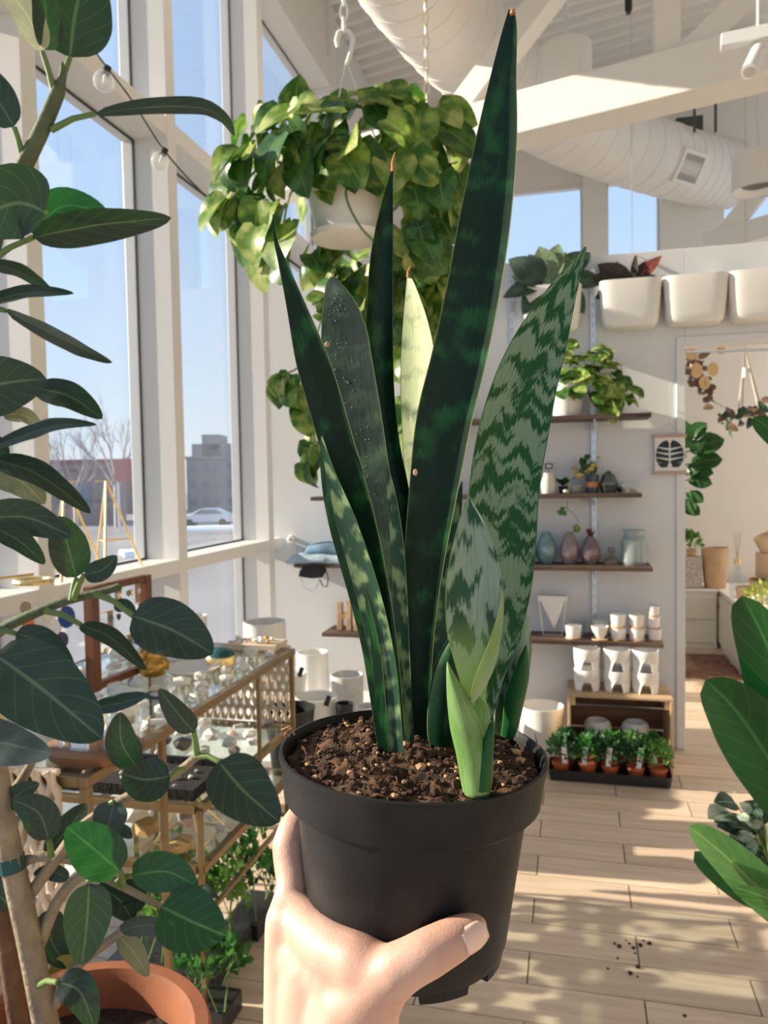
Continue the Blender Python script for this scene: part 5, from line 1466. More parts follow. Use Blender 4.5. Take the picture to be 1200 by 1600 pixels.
def scatter(x0, x1, ya, yb, z, n, sizes, mis, where, avoid=()):
    k = 0; tries = 0
    while k < n and tries < 3000:
        tries += 1
        x, y_ = rr.uniform(x0, x1), rr.uniform(ya, yb); s_ = rr.uniform(*sizes)
        if any((x - a) ** 2 + (y_ - b) ** 2 < (s_ * 1.3 + c) ** 2 for a, b, c, zz in taken if abs(zz - z) < .1): continue
        taken.append((x, y_, s_ * 1.3, z)); mi = rr.choice(mis)
        big = 'larger ' if s_ > (sizes[0] + sizes[1]) / 2 else 'smaller '
        wh = where if z < .8 else min(LANDM, key=lambda l: (l[0] - x) ** 2 + (l[1] - y_) ** 2)[2]
        crystal(V((x, y_, z + .0006)), s_, mi, big + NMS[mi] + ' ' + wh, NMS[mi] + 's ' + wh); k += 1
# fixed things on the top first
def keep(p, r): taken.append((p.x, p.y, r, p.z))
def ont(px, py, z=TZ): 
    p = onz(px, py, z); p.z = z + .0006; return p
# brass pot, agate box, dishes
p = ont(240, 1054); keep(p, .06); turned('brass_jar', 'small round brass jar beside the red wooden frame', 'jar', p, [(.0005, .006), (.03, .006), (.044, .02), (.046, .034), (.036, .05), (.040, .062), (.038, .075), (.030, .085), (.033, .09), (.0365, .09), (.035, .085), (.043, .075), (.045, .062), (.041, .05), (.05, .036), (.048, .018), (.036, 0), (.0005, 0)], mat('amber_brass', (.50, .28, .06), .25, metal=.7), 28)
p = ont(345, 1040); keep(p, .065); t2 = thing('agate_box', 'round brass trinket box with a dark teal agate lid', 'box', p)
MB().lathe([(.0005, 0), (.046, 0), (.05, .004), (.05, .03), (.048, .034), (.0005, .034)], 28, p).build('box', MT['gold'], t2, smooth=40)
MB().lathe([(.0005, .062), (.02, .06), (.040, .05), (.048, .0345), (.0005, .0345)], 22, p).build('lid', mat('teal_agate', (.015, .10, .10), .2, var=.4, vs=40), t2, smooth=60)
p = ont(300, 1052); keep(p, .085); turned('white_dish', 'flat white dish between the brass jar and the agate box', 'dish', p, [(.0005, .006), (.06, .008), (.085, .02), (.087, .022), (.088, .02), (.064, .002), (.0005, 0)], MT['ceramic'], 32)
p = ont(395, 1012); keep(p, .09)
tag(MB().box((p.x - .08, p.y - .05, p.z), (p.x + .11, p.y + .06, p.z + .022)).build('wooden_tray', mat('pale_board', (.66, .55, .42), .6), loc=p, bevel=.003), 'pale wooden board at the far corner of the glass table', 'board')
for k in range(14):
    crystal(V((p.x - .065 + .022 * (k % 7) , p.y - .025 + .045 * (k // 7), p.z + .0225)), .013, 0 if k % 3 else 4, 'small pale stone on the wooden board', 'small stones on the wooden board')
p = ont(252, 1088); keep(p, .05); t2 = thing('agate_slice', 'oval blue-rimmed agate slice lying on the glass table', 'stone', p)
MB().lathe([(.0005, 0), (.046, 0), (.047, .003), (.046, .006), (.0005, .006)], 24, p, 1.1, .8).build('slice', mat('navy_agate', (.03, .05, .12), .25, var=.4, vs=50), t2, smooth=40)
MB().lathe([(.0005, .0062), (.030, .0062), (.030, .0068), (.0005, .0068)], 24, p, 1.1, .8).build('core', mat('pale_agate', (.55, .58, .62), .25), t2, smooth=40)
# wooden frame with hanging earrings
f0 = V((-1.345, 1.93, TZ + .0006)); f1 = V((-1.33, 2.19, TZ + .0006)); FH = .305
keep(V((-1.34, 2.0, TZ)), .03); keep(V((-1.34, 2.06, TZ)), .03); keep(V((-1.34, 2.14, TZ)), .03); keep(V((-1.34, 1.94, TZ)), .03)
t2 = thing('earring_frame', 'red-brown wooden frame stand hung with earrings on the glass table', 'jewellery stand', (f0 + f1) / 2)
for p in (f0, f1): MB().box((p.x - .016, p.y - .016, p.z), (p.x + .016, p.y + .016, p.z + FH)).build('post', MT['redwood'], t2, bevel=.002)
for z in (.012, FH - .010): MB().bar(f0 + V((0, .016, z)), f1 + V((0, -.016, z)), .024, .022).build('rail', MT['redwood'], t2, bevel=.002)
MB().bar(f0 + V((0, .017, .13)), f1 + V((0, -.017, .13)), .003, .003).build('wire', MT['gold'], t2)
MB().bar(f0 + V((0, .017, .22)), f1 + V((0, -.017, .22)), .003, .003).build('wire', MT['gold'], t2)
cardm = mat('earring_card', (.36, .27, .19), .8); ear = [mat('ear_green', (.10, .22, .18), .4), mat('ear_grey', (.28, .26, .24), .4), mat('ear_violet', (.08, .05, .10), .4), MT['ceramic'], MT['gold']]
for i in range(15):
    q = f0.lerp(f1, .12 + .78 * rr.random()) + V((rr.uniform(.003, .006), 0, 0)); z = rr.choice((.13, .22, FH - .022))
    lab_ = rr.uniform(.03, .06)
    if i % 3 == 0: MB().box((q.x, q.y - .014, q.z + z - lab_), (q.x + .001, q.y + .014, q.z + z)).build('card', cardm, t2)
    MB().lathe([(.0003, -.022), (.007, -.014), (.0075, -.004), (.0003, 0)], 6, q + V((.004, 0, z - .012))).build('earring', rr.choice(ear), t2, smooth=30)
# gold jewellery stand with agate slices, near the left edge
jp = V((-1.45, 1.62, TZ + .0006)); keep(jp, .07)
t2 = thing('jewellery_stand', 'thin gold jewellery stand with rings and coloured agate slices at the left edge', 'jewellery stand', jp)
MB().lathe([(.0005, 0), (.06, 0), (.06, .006), (.0005, .008)], 24, jp).build('base', MT['gold'], t2, smooth=40)
MB().tube([jp, jp + V((0, 0, .42))], .006, 8).build('post', MT['gold'], t2)
for z, s_ in ((.36, 1), (.33, -1)):
    MB().tube([jp + V((0, 0, z)), jp + V((.05 * s_, .14 * s_, z))], .004, 8).build('arm', MT['gold'], t2)
    c = jp + V((.05 * s_, .14 * s_, z - .018)); pts = [c + V((.045 * math.cos(k * .314), .045 * math.sin(k * .314), 0)) for k in range(21)]
    MB().tube(pts, .008, 8).build('ring_hoop', MT['gold'], t2)
def slice_(px, py, d, m, r, nm='agate_slice', sx=.75):
    c = at(px, py, d)
    MB().lathe([(.0003, -.004), (r, -.003), (r * 1.02, 0), (r, .003), (.0003, .004)], 14, c, sx, 1, rot=Matrix((RT, UP, -FW)).transposed()).build(nm, m, t2, smooth=40)
    MB().tube([c, V((c.x, c.y, jp.z + .30))], .0008, 4).build('thread', MT['gold'], t2)
slice_(104, 964, 2.05, mat('blue_agate', (.01, .06, .22), .2, var=.3, vs=60), .030)
slice_(97, 1000, 2.05, mat('violet_agate', (.05, .035, .09), .25, var=.3, vs=60), .022)
slice_(86, 980, 2.05, MT['ceramic'], .022); slice_(44, 975, 2.0, mat('orange_agate', (.75, .16, .05), .4), .022); slice_(40, 950, 2.0, cardm, .018)
# gold wire pyramids on the window sill
SIL = 1.1506
for (pxa, wh, y_) in ((168, 'taller gold wire tripod on the window sill', 2.72), (113, 'gold wire tripod on the sill behind the rubber plant leaves', 2.46)):
    b = V((XL - .085, y_, SIL)); t2 = thing('wire_tripod', wh, 'plant stand', b, 'gold wire tripods on the sill')
    apex = b + V((0, 0, .36)); fe = [b + V((.07, -.13, 0)), b + V((.07, .13, 0)), b + V((-.06, 0, 0))]
    for f in fe: MB().tube([f + V((0, 0, .005)), apex], .005, 8).build('leg', MT['gold'], t2)
    for i in range(3):
        MB().tube([fe[i].lerp(apex, .34), fe[(i + 1) % 3].lerp(apex, .34)], .003, 6).build('brace', MT['gold'], t2)
    MB().tube([apex + V((0, -.07, -.002)), apex + V((0, .07, -.002))], .003, 6).build('cross_bar', MT['gold'], t2)
# piled crystals
p = ont(150, 1180); keep(p, .09); t2 = thing('wooden_platter', 'thick live-edge wooden platter at the near end of the glass table', 'platter', p)
MB().lathe([(.0005, .03), (.10, .03), (.115, .022), (.105, 0), (.0005, 0)], 26, p, 1, .75).build('slab', MT['crateback'], t2, smooth=40)
MB().lathe([(.0005, .0355), (.085, .0355), (.090, .031), (.0005, .0305)], 20, p, 1, .7).build('glass_mat', MT['glass'], t2, smooth=40)
for px, py, nm in ((240, 1054, 'beside the brass jar on the glass table'), (345, 1040, 'beside the teal agate box on the glass table'), (300, 1052, 'by the flat white dish on the glass table'), (252, 1088, 'by the blue agate slice on the glass table'), (150, 1180, 'by the wooden platter on the glass table'), (150, 1085, 'at the foot of the red wooden frame'), (200, 1120, 'in the middle of the glass table top'), (90, 1100, 'at the window side of the glass table top'), (300, 1100, 'near the front rail of the glass table top')):
    q = onz(px, py, TZ); LANDM.append((q.x, q.y, nm))
scatter(-1.58, -1.01, 1.40, 2.50, TZ, 115, (.015, .036), [0, 0, 1, 1, 0, 6], 'on the top of the glass table')
# black velvet tray with stones on the lower tier
q0 = V((-1.53, 1.91, .6106)); t2 = thing('velvet_tray', 'black velvet tray of small stones on the lower table tier', 'tray', q0 + V((.25, .11, 0)))
vel = mat('black_velvet', (.010, .010, .011), .95, bump=.4, bs=80)
MB().box(q0, q0 + V((.50, .24, .010))).build('base', vel, t2)
for a, b in (((0, 0), (.50, .012)), ((0, .228), (.50, .24)), ((0, .012), (.012, .228)), ((.488, .012), (.50, .228))):
    MB().box(q0 + V((a[0], a[1], .0105)), q0 + V((b[0], b[1], .032))).build('edge', vel, t2)
for i in range(16):
    crystal(q0 + V((.03 + .44 * rr.random(), .03 + .17 * rr.random(), .0108)), .009, rr.choice((0, 2, 6)), 'tiny polished stone on the black velvet tray', 'stones on the velvet tray')
taken.append((-1.28, 2.03, .0, .61))
for yy in (1.95, 2.05, 2.13):
    for xx in (-1.45, -1.3, -1.15, -1.05): taken.append((xx, yy, .09, .61))
scatter(-1.5, -1.05, 2.18, 2.54, .61, 36, (.02, .04), [0, 1, 1, 0, 3, 2], 'on the middle glass tier')
p = V((-1.05, 2.50, .6106)); 
scatter(-1.09, -1.04, 2.47, 2.53, .61, 1, (.03, .034), [5], 'on the middle glass tier')
scatter(-1.52, -1.03, 1.93, 2.54, .44, 44, (.035, .062), [2, 2, 0, 4, 2, 0], 'on the lowest glass tier')
# gold wire pyramid frames on the lowest tier
for (x, y_, s_, wh) in ((-1.12, 2.05, .075, 'gold wire pyramid among the pink stones on the lowest tier'), (-1.08, 2.36, .07, 'gold wire pyramid at the far end of the lowest tier')):
    b = V((x, y_, .4406)); t2 = thing('wire_pyramid', wh, 'ornament', b)
    cs = [b + V((sx * s_, sy * s_, .004)) for sx, sy in ((-1, -1), (1, -1), (1, 1), (-1, 1))]; ap = b + V((0, 0, .135))
    for i in range(4):
        MB().tube([cs[i], cs[(i + 1) % 4]], .003, 6).build('base_wire', MT['gold'], t2); MB().tube([cs[i], ap], .003, 6).build('edge_wire', MT['gold'], t2)
# macrame hangings
def macrame(label, a, b, ztop, zbot, ncord, seed):
    a = V(a); b = V(b); t2 = thing('macrame_hanging', label, 'macrame', (a + b) / 2 + V((0, 0, ztop)))
    MB().tube([a + V((0, 0, ztop)), b + V((0, 0, ztop))], .007, 8).build('top_rod', MT['cord'], t2)
    r2 = random.Random(seed)
    nrm = (b - a).cross(V((0, 0, 1))).normalized()
    for i in range(ncord):
        p = a.lerp(b, (i + .5) / ncord); n = 26; pts = []; rs = []
        for k in range(n):
            z = ztop + (zbot - ztop) * k / (n - 1) 
            ph = (k + (i % 2) * 3) % 6
            sg = math.sin(k * 1.05 + (i % 2) * math.pi)
            pts.append(p + (b - a).normalized() * (.35 * (b - a).length / ncord * sg) + nrm * (.004 * math.cos(k * 1.05)) + V((0, 0, z)))
            rs.append(.0105 if ph == 0 else .0068)
        MB().tube(pts, rs, 6).build('cord', MT['cord'], t2, smooth=60)
macrame('cream macrame runner hanging over the near end of the glass table', (-1.60, 1.335, 0), (-1.02, 1.335, 0), .915, .58, 34, 1)
macrame('cream macrame panel behind the far legs of the glass table', (-1.50, 2.66, 0), (-1.02, 2.66, 0), .88, .60, 30, 2)
# seedlings on the floor under the table
def seedlings(label, x, y_, w_, dpt, n, hgt, seed, light=2):
    t2 = thing('seedling_tray', label, 'plant', (x, y_, 0)); r2 = random.Random(seed)
    m = MB().box((x - w_/2, y_ - dpt/2, 0), (x + w_/2, y_ + dpt/2, .06)); m.build('black_tray', MT['black'], t2, bevel=.006)
    st = MB(); fo = MB()
    for i in range(n):
        p = V((x + r2.uniform(-.5, .5) * w_, y_ + r2.uniform(-.5, .5) * dpt, .06)); h = hgt * r2.uniform(.5, 1.1)
        q = p + V((r2.uniform(-.05, .05), r2.uniform(-.05, .05), h)); st.tube([p, (p + q) / 2, q], [.0025, .002, .0015], 4)
        foliage(fo, q, .035, h * .4, 26, .038, r2, .8)
    tag(st.build('stems', vinem, t2), kind='stuff'); tag(fo.build('foliage', herbm[light], t2), kind='stuff')
seedlings('bright green seedlings in a black tray under the glass table', -1.20, 2.12, .36, .30, 34, .20, 5)
seedlings('leafy trailing seedlings beside the table leg on the floor', -1.06, 2.36, .12, .2, 9, .16, 6, 0)
seedlings('small green seedling clump at the bottom edge left of the hand', -.98, 1.90, .12, .12, 7, .12, 7, 0)
# loose leaf on the floor
# ================================================================== RUBBER PLANT (LEFT FOREGROUND)
FD = 1.0
ficm = leaf_mat('rubber_leaf', (.013, .030, .023), (.020, .040, .030), vein=(.11, .16, .09), rough=.44, trans=.06, spec=.45, back=(.17, .20, .12), tcol=(.02, .26, .02))
ficg = leaf_mat('rubber_leaf_thin', (.011, .036, .022), (.016, .048, .026), vein=(.12, .20, .08), rough=.40, trans=.22, spec=.45, back=(.17, .20, .12), tcol=(.02, .30, .02))
ficu = leaf_mat('rubber_leaf_underside', (.20, .23, .13), (.27, .30, .18), vein=(.42, .42, .24), rough=.6, trans=.22)
ficl = leaf_mat('rubber_leaf_new', (.42, .44, .28), (.52, .54, .36), vein=(.70, .70, .45), rough=.55, trans=.3)
ficb = leaf_mat('rubber_leaf_bluish', (.045, .075, .070), (.065, .10, .095), vein=(.11, .16, .13), rough=.6, trans=.1)  # bluish grey-green, paler than the dark leaves
pc_ = at(112, 1632, FD)
ficus = thing('rubber_plant', 'broad-leaved rubber plant with grey stems in the terracotta pot, left foreground', 'plant', V((pc_.x, pc_.y, pc_.z - .1)))
def ovf(v): return max(0.0, math.sin(math.pi * (v ** .80))) ** .72 * (1 - .10 * v)
def fleaf(path, wpx, m=None, d0=FD, d1=None, tilt=0, fold=.12, curl=.0, droop=0, nl=16, nw=6, twist=0, back=False, name='leaf', shape=ovf):
    """leaf along a pixel path (base -> tip) at real distances d0..d1; tilt turns the blade about its midrib"""
    d1 = d0 if d1 is None else d1
    P = catmull([tuple(map(float, q)) for q in (path if len(path) > 2 else [path[0], ((path[0][0] + path[1][0]) / 2, (path[0][1] + path[1][1]) / 2), path[1]])], nl + 1)
    C_ = [at(q[0], q[1], d0 + (d1 - d0) * i / nl - droop * math.sin(math.pi * i / nl)) for i, q in enumerate(P)]
    rows = []; uvs = []
    for i, c in enumerate(C_):
        a = (C_[min(i + 1, nl)] - C_[max(i - 1, 0)]).normalized(); view = (c - CAM).normalized()
        s0 = a.cross(view).normalized(); n0 = s0.cross(a).normalized()
        if n0.dot(view) > 0: n0 = -n0; s0 = -s0
        tt = R(tilt + twist * i / nl)
        s_ = s0 * math.cos(tt) + n0 * math.sin(tt); n_ = n0 * math.cos(tt) - s0 * math.sin(tt)
        hw = wpx / 2 * d0 / FPX / max(math.cos(R(tilt)), .32) * shape(i / nl)
        row = []; ur = []
        for k in range(nw + 1):
            u = -1 + 2 * k / nw
            row.append(c + s_ * (u * hw) + n_ * (fold * abs(u) * hw - curl * u * u * hw * i / nl + .02 * hw * math.sin(i * 1.3 + u * 2)))
            ur.append((u * .5 + .5, i / nl))
        rows.append(row if not back else row[::-1]); uvs.append(ur)
    return MB().grid(rows, uvs).build(name, m or ficm, ficus, smooth=80)
def stem(pts, r, name='stem', m=None):
    P = [at(p[0], p[1], p[2] if len(p) > 2 else FD) for p in pts]
    Q = [V(q) for q in catmull([tuple(p) for p in P], max(6, len(P) * 4))]
    n = len(Q); rs = [r[0] + (r[1] - r[0]) * i / (n - 1) for i in range(n)]
    return MB().tube(Q, rs, 10).build(name, m or barkf, ficus, smooth=60)
barkf = mat('grey_bark', (.30, .24, .17), .85, var=.25, vs=30, bump=.4, bs=120)
barkg = mat('green_bark', (.085, .11, .055), .7, var=.25, vs=40, bump=.2, bs=160)
barkb = mat('brown_bark', (.15, .075, .04), .85, var=.3, vs=40, bump=.3, bs=120)
petm = mat('green_petiole', (.13, .21, .06), .5)
stem([(95, 1700, 1.0), (72, 1600, 1.0), (48, 1480, .99), (22, 1360, .985), (6, 1280, .98), (-6, 1200, .98), (-40, 1040, .98), (-55, 850, .985), (-55, 650, .985)], (.0165, .0125), 'trunk')
stem([(-55, 660, .985), (-40, 500, .985), (0, 340, .985), (30, 275, .985), (62, 210, .985), (82, 165, .985), (92, 140, .985)], (.0125, .0088), 'trunk', barkg)
stem([(55, 1700, 1.03), (30, 1600, 1.03), (12, 1480, 1.03), (-4, 1390, 1.03), (-30, 1250, 1.03)], (.014, .011), 'trunk', barkb)
stem([(-42, 1020), (0, 985), (50, 960), (105, 938), (160, 925), (188, 916)], (.0085, .005), m=barkg)
stem([(92, 140, .985), (98, 118, .985), (97, 98, .985)], (.0075, .002), m=barkg)
stem([(45, 1400), (90, 1340), (130, 1290), (200, 1245), (265, 1215), (310, 1180)], (.0085, .005), m=barkf)
stem([(22, 1372), (40, 1345), (75, 1338), (118, 1347)], (.008, .005), m=barkf)
stem([(85, 1570), (120, 1510), (190, 1455), (215, 1425)], (.008, .004), m=barkf)
stem([(60, 1480), (95, 1400), (140, 1365), (190, 1385), (252, 1417)], (.008, .004), m=barkf)
stem([(-5, 1270), (20, 1240), (42, 1205), (50, 1190)], (.008, .005), m=barkf)
tb0, tb1 = at(16, 1338, .985), at(20, 1360, .985)
MB().tube([tb0, tb1], .0168, 16).build('tie_band', mat('teal_tie', (.01, .07, .08), .6), ficus)
FL = [  # path, width, material, d0, d1, tilt, petiole start
    ([(66, 80), (40, 20), (-15, -45)], 46, ficl, .97, .95, -10, (86, 150)), ([(70, 78), (72, 20), (60, -60)], 46, ficm, .975, .96, -38, None),
    ([(109, 90), (118, 20), (140, -80)], 118, ficm, 1.0, 1.02, 8, (92, 150)),
    ([(148, 178), (230, 168), (310, 168), (348, 186), (366, 214)], 26, ficm, .98, .98, 55, (80, 203)),
    ([(22, 198), (-40, 95)], 62, ficm, .97, .97, 10, (36, 250)),
    ([(72, 332), (20, 318), (-70, 360)], 118, ficm, .94, .92, 0, (20, 300)),
    ([(50, 365), (100, 322), (170, 335)], 58, ficg, 1.02, 1.03, 20, None),
    ([(52, 371), (150, 352), (268, 340)], 56, ficm, .97, .94, -28, (-20, 412)),
    ([(-25, 412), (30, 425), (86, 462)], 24, ficm, 1.0, 1.0, 55, None), ([(-30, 476), (40, 458), (116, 459)], 22, ficm, .98, .97, 60, None),
    ([(8, 485), (80, 520), (130, 545), (176, 566)], 26, ficm, .97, .95, -58, (-25, 488)),
    ([(-75, 625), (0, 600), (73, 592)], 98, ficm, .96, .94, -8, None), ([(56, 606), (110, 620), (160, 655)], 46, ficm, 1.0, .99, 25, None),
    ([(-15, 700), (50, 676), (95, 664), (152, 664)], 24, ficm, .98, .97, 58, None), ([(5, 648), (40, 650), (66, 674)], 26, ficu, 1.01, 1.01, 20, None),
    ([(-25, 690), (14, 712)], 40, ficm, 1.0, 1.0, 10, None), ([(-10, 718), (60, 742), (142, 803)], 42, ficm, .98, .96, 42, None),
    ([(-20, 730), (30, 750), (70, 788)], 56, ficu, 1.0, 1.0, 15, None), ([(-30, 812), (40, 808), (112, 838)], 60, ficm, .965, .95, -12, None),
    ([(-15, 822), (30, 845), (70, 882)], 38, ficm, .94, .93, 25, None), ([(119, 902), (105, 850), (92, 806)], 62, ficm, .99, .98, -18, (112, 938)),
    ([(132, 898), (160, 890), (183, 868)], 36, ficm, .98, .975, 12, (115, 937)), ([(207, 962), (270, 985), (333, 1022)], 92, ficm, .96, .94, 5, (150, 928)),
    ([(178, 950), (195, 946), (212, 958)], 22, ficm, .99, .99, 10, None), ([(126, 976), (175, 998), (228, 1048)], 30, ficm, .97, .95, 40, (72, 955)),
    ([(25, 990), (70, 1005), (116, 1046)], 46, ficm, .98, .97, 0, (-10, 990)), ([(-8, 1022), (70, 1080), (160, 1155)], 128, ficm, .90, .88, -5, (-40, 1000)),
    ([(-60, 1148), (0, 1160), (82, 1178)], 74, ficb, .94, .92, -12, None), ([(140, 1108), (190, 1098), (232, 1086)], 28, ficm, .98, .97, 42, None),
    ([(303, 1143), (278, 1115), (249, 1076)], 40, ficm, .97, .96, 28, (308, 1178)), ([(211, 1195), (190, 1160), (188, 1112)], 54, ficm, .98, .97, 5, (230, 1232)),
    ([(266, 1213), (225, 1218), (190, 1208)], 70, ficm, .955, .94, -10, (285, 1203)), ([(342, 1190), (380, 1235), (437, 1285)], 96, ficm, .97, .95, 6, (308, 1182)),
    ([(0, 1265), (30, 1240), (62, 1224)], 34, ficm, .98, .975, 5, None), ([(76, 1312), (60, 1270), (20, 1250)], 56, ficm, .97, .96, 10, (80, 1338)),
    ([(72, 1338), (110, 1290), (136, 1256)], 42, ficm, 1.02, 1.01, 15, None), ([(178, 1252), (172, 1280), (166, 1306)], 54, ficb, .98, .965, -20, (150, 1278)),
    ([(188, 1362), (145, 1325), (104, 1292)], 80, ficg, .94, .93, -2, (192, 1384)), ([(139, 1380), (136, 1440), (128, 1508)], 74, ficm, .93, .915, 8, (140, 1366)),
    ([(150, 1386), (185, 1405), (208, 1440)], 52, ficm, 1.0, .99, 15, None), ([(206, 1368), (260, 1362), (308, 1385)], 62, ficg, .97, .955, -12, (180, 1382)),
    ([(252, 1416), (300, 1440), (352, 1462)], 98, ficg, .94, .925, 6, None), ([(188, 1455), (230, 1445), (275, 1458)], 30, ficb, .98, .965, -40, None),
    ([(186, 1462), (210, 1490), (232, 1526)], 34, ficu, 1.0, .99, 25, None), ([(78, 1420), (80, 1470), (108, 1512)], 52, ficm, 1.02, 1.01, 10, None),
    ([(90, 1535), (125, 1550), (148, 1608)], 54, ficm, .93, .92, 6, (60, 1540)), ([(298, 1396), (320, 1392), (342, 1404)], 16, ficb, 1.0, .99, 30, None),
    ([(108, 1372), (80, 1362), (52, 1366)], 26, ficm, 1.01, 1.01, 20, None), ([(170, 1318), (190, 1300), (206, 1310)], 24, ficb, 1.0, .99, 20, None),
    ([(120, 1500), (95, 1505), (78, 1522)], 22, mat('yellowing_leaf', (.30, .26, .05), .6), 1.01, 1.01, 20, None), ([(-30, 1420), (-5, 1400), (20, 1420)], 50, ficm, 1.0, 1.0, 0, None),
    ([(180, 1385), (210, 1400), (215, 1425)], 40, ficm, 1.01, 1.0, 15, None), ([(200, 1338), (170, 1335), (140, 1352)], 34, ficb, 1.02, 1.02, 30, None)]
for path, wpx, m, d0, d1, tilt, pst in FL:
    fleaf(path, wpx, m, d0, d1, tilt)
    if pst:
        a = at(pst[0], pst[1], FD - .015); b = at(path[0][0], path[0][1], d0)
        MB().tube([a, (a + b) / 2 + V((0, 0, .004)), b], [.0046, .0038, .0034], 8).build('petiole', petm, ficus, smooth=60)
# terracotta pot on a stand
RP = .172; PHT = .30; rz = pc_.z
t_ = thing('terracotta_pot', 'large terracotta pot in the bottom left corner', 'pot', (pc_.x, pc_.y, rz - PHT))
MB().lathe([(.0005, rz - .075), (RP - .030, rz - .072), (RP - .022, rz - .01), (RP - .016, rz), (RP + .002, rz), (RP + .006, rz - .008), (RP + .004, rz - .055), (RP - .004, rz - .06), (RP * .72, rz - PHT + .004), (RP * .70, rz - PHT), (.0005, rz - PHT)], 64, (pc_.x, pc_.y, 0)).build('pot_body', MT['terra'], t_, smooth=35)
MB().lathe([(.0005, rz - .050), (RP - .027, rz - .054), (RP - .029, rz - .062), (.0005, rz - .062)], 40, (pc_.x, pc_.y, 0)).build('soil', MT['soil'], t_, smooth=60)
zst = rz - PHT - .0005
t_ = thing('plant_stand', 'wooden stand under the terracotta pot, below the frame', 'stand', (pc_.x, pc_.y, 0))
MB().box((pc_.x - .16, pc_.y - .16, zst - .025), (pc_.x + .16, pc_.y + .16, zst)).build('top', MT['pine'], t_, bevel=.003)
for sx in (-1, 1):
    for sy in (-1, 1): MB().box((pc_.x + sx * .14 - .018, pc_.y + sy * .14 - .018, 0), (pc_.x + sx * .14 + .018, pc_.y + sy * .14 + .018, zst - .0255)).build('leg', MT['pine'], t_)

# ================================================================== HANGING POTHOS
def hanger_leafs(t_, regions, base, seed, size, skip=None):
    rr = random.Random(seed)
    for (px, py, rx, ry, n, d, dd) in regions:
        k = 0
        while k < n:
            a = rr.uniform(0, 6.283); q = rr.random() ** .55
            x, y_ = px + rx * q * math.cos(a), py + ry * q * math.sin(a); dep = d + rr.uniform(-dd, dd)
            k += 1
            if skip and skip[0] < x < skip[1] and skip[2] < y_ < skip[3] and dep < skip[4]: dep = skip[4] + rr.uniform(.08, .2)
            p = at(x, y_, dep); o = p - base
            o.normalize()
            dirn = o * .55 + V((0, 0, -.75)) + rv(rr) * .55
            nrm = o * .4 + V((-.3, -.85, .45)) + rv(rr) * .55
            place_leaf(rr.choice(POTH), t_, p, dirn, nrm, rr.uniform(*size), wid=rr.uniform(.9, 1.15))
hp = at(540, 262, 2.2)
t_ = thing('hanging_pothos', 'large variegated pothos in a white hanging basket on a chain', 'plant', hp + V((0, 0, -.22)))
HB = V((hp.x, hp.y, hp.z))
MB().lathe([(.0005, -.03), (.118, -.025), (.122, -.002), (.126, 0), (.129, -.004), (.128, -.03), (.122, -.032), (.088, -.185), (.0005, -.188)], 40, HB).build('basket', MT['plastic_white'], t_, smooth=40)
MB().lathe([(.0005, -.1885), (.07, -.1885), (.096, -.197), (.102, -.190), (.106, -.190), (.100, -.204), (.075, -.208), (.0005, -.208)], 40, HB).build('saucer', MT['plastic_white'], t_, smooth=40)
MB().lathe([(.0005, -.018), (.116, -.022), (.116, -.03), (.0005, -.03)], 24, HB).build('soil', MT['soil'], t_)
hk = at(541, 95, 2.2)
for k in range(3):
    a = k * 2.094 + .4
    MB().tube([HB + V((.122 * math.cos(a), .122 * math.sin(a), -.005)), V((hk.x, hk.y, hk.z))], .0022, 6).build('hanger_wire', MT['plastic_white'], t_)
h0 = at(541, 100, 2.2); hpts = [at(541, 104, 2.2), at(549, 80, 2.2), at(551, 60, 2.2), at(545, 50, 2.2), at(537, 48, 2.2), at(529, 52, 2.2), at(526, 64, 2.2), at(528, 74, 2.2)]
MB().tube(hpts, [.006, .0075, .008, .008, .008, .008, .0075, .006], 10).build('hook', MT['plastic_white'], t_, smooth=60)
def chain(t2, p0, n, link=.032, r=.0022, m=None, w_=.009):
    for k in range(n):
        c = p0 + V((0, 0, k * (link * .78) + link / 2)); pts = []
        ax_ = V((1, 0, 0)) if k % 2 else V((0, 1, 0))
        for q in range(13):
            t = q / 12 * 2 * math.pi; pts.append(c + ax_ * (w_ * math.cos(t)) + V((0, 0, math.sin(t) * link / 2)))
        MB().tube(pts, r, 5).build('chain_link', m or MT['metal_white'], t2, smooth=60)
chain(t_, at(538, 54, 2.2), 10, .05, .0028, w_=.011)
ch_top = at(538, 54, 2.2) + V((0, 0, .4)); MB().tube([ch_top, V((ch_top.x, ch_top.y, ZC))], .003, 6).build('ceiling_wire', MT['metal_white'], t_)
hanger_leafs(t_, [(575, 178, 118, 46, 28, 2.2, .2), (430, 215, 66, 54, 22, 2.2, .18), (392, 290, 50, 66, 20, 2.2, .16), (430, 345, 64, 52, 22, 2.16, .16), (490, 235, 60, 40, 14, 2.1, .1), (650, 235, 60, 64, 26, 2.2, .18), (672, 320, 42, 58, 20, 2.2, .16), (585, 142, 20, 10, 3, 2.2, .05), (690, 168, 14, 10, 3, 2.15, .05), (345, 315, 10, 12, 2, 2.15, .04), (610, 245, 40, 25, 12, 2.08, .06), (500, 355, 30, 22, 5, 2.02, .03), (548, 345, 14, 14, 2, 2.0, .02), (635, 370, 40, 22, 12, 2.18, .1), (500, 240, 80, 20, 14, 2.06, .05), (352, 320, 12, 14, 3, 2.15, .05)], HB + V((0, 0, -.02)), 17, (.085, .135), skip=(472, 612, 262, 380, 2.3))
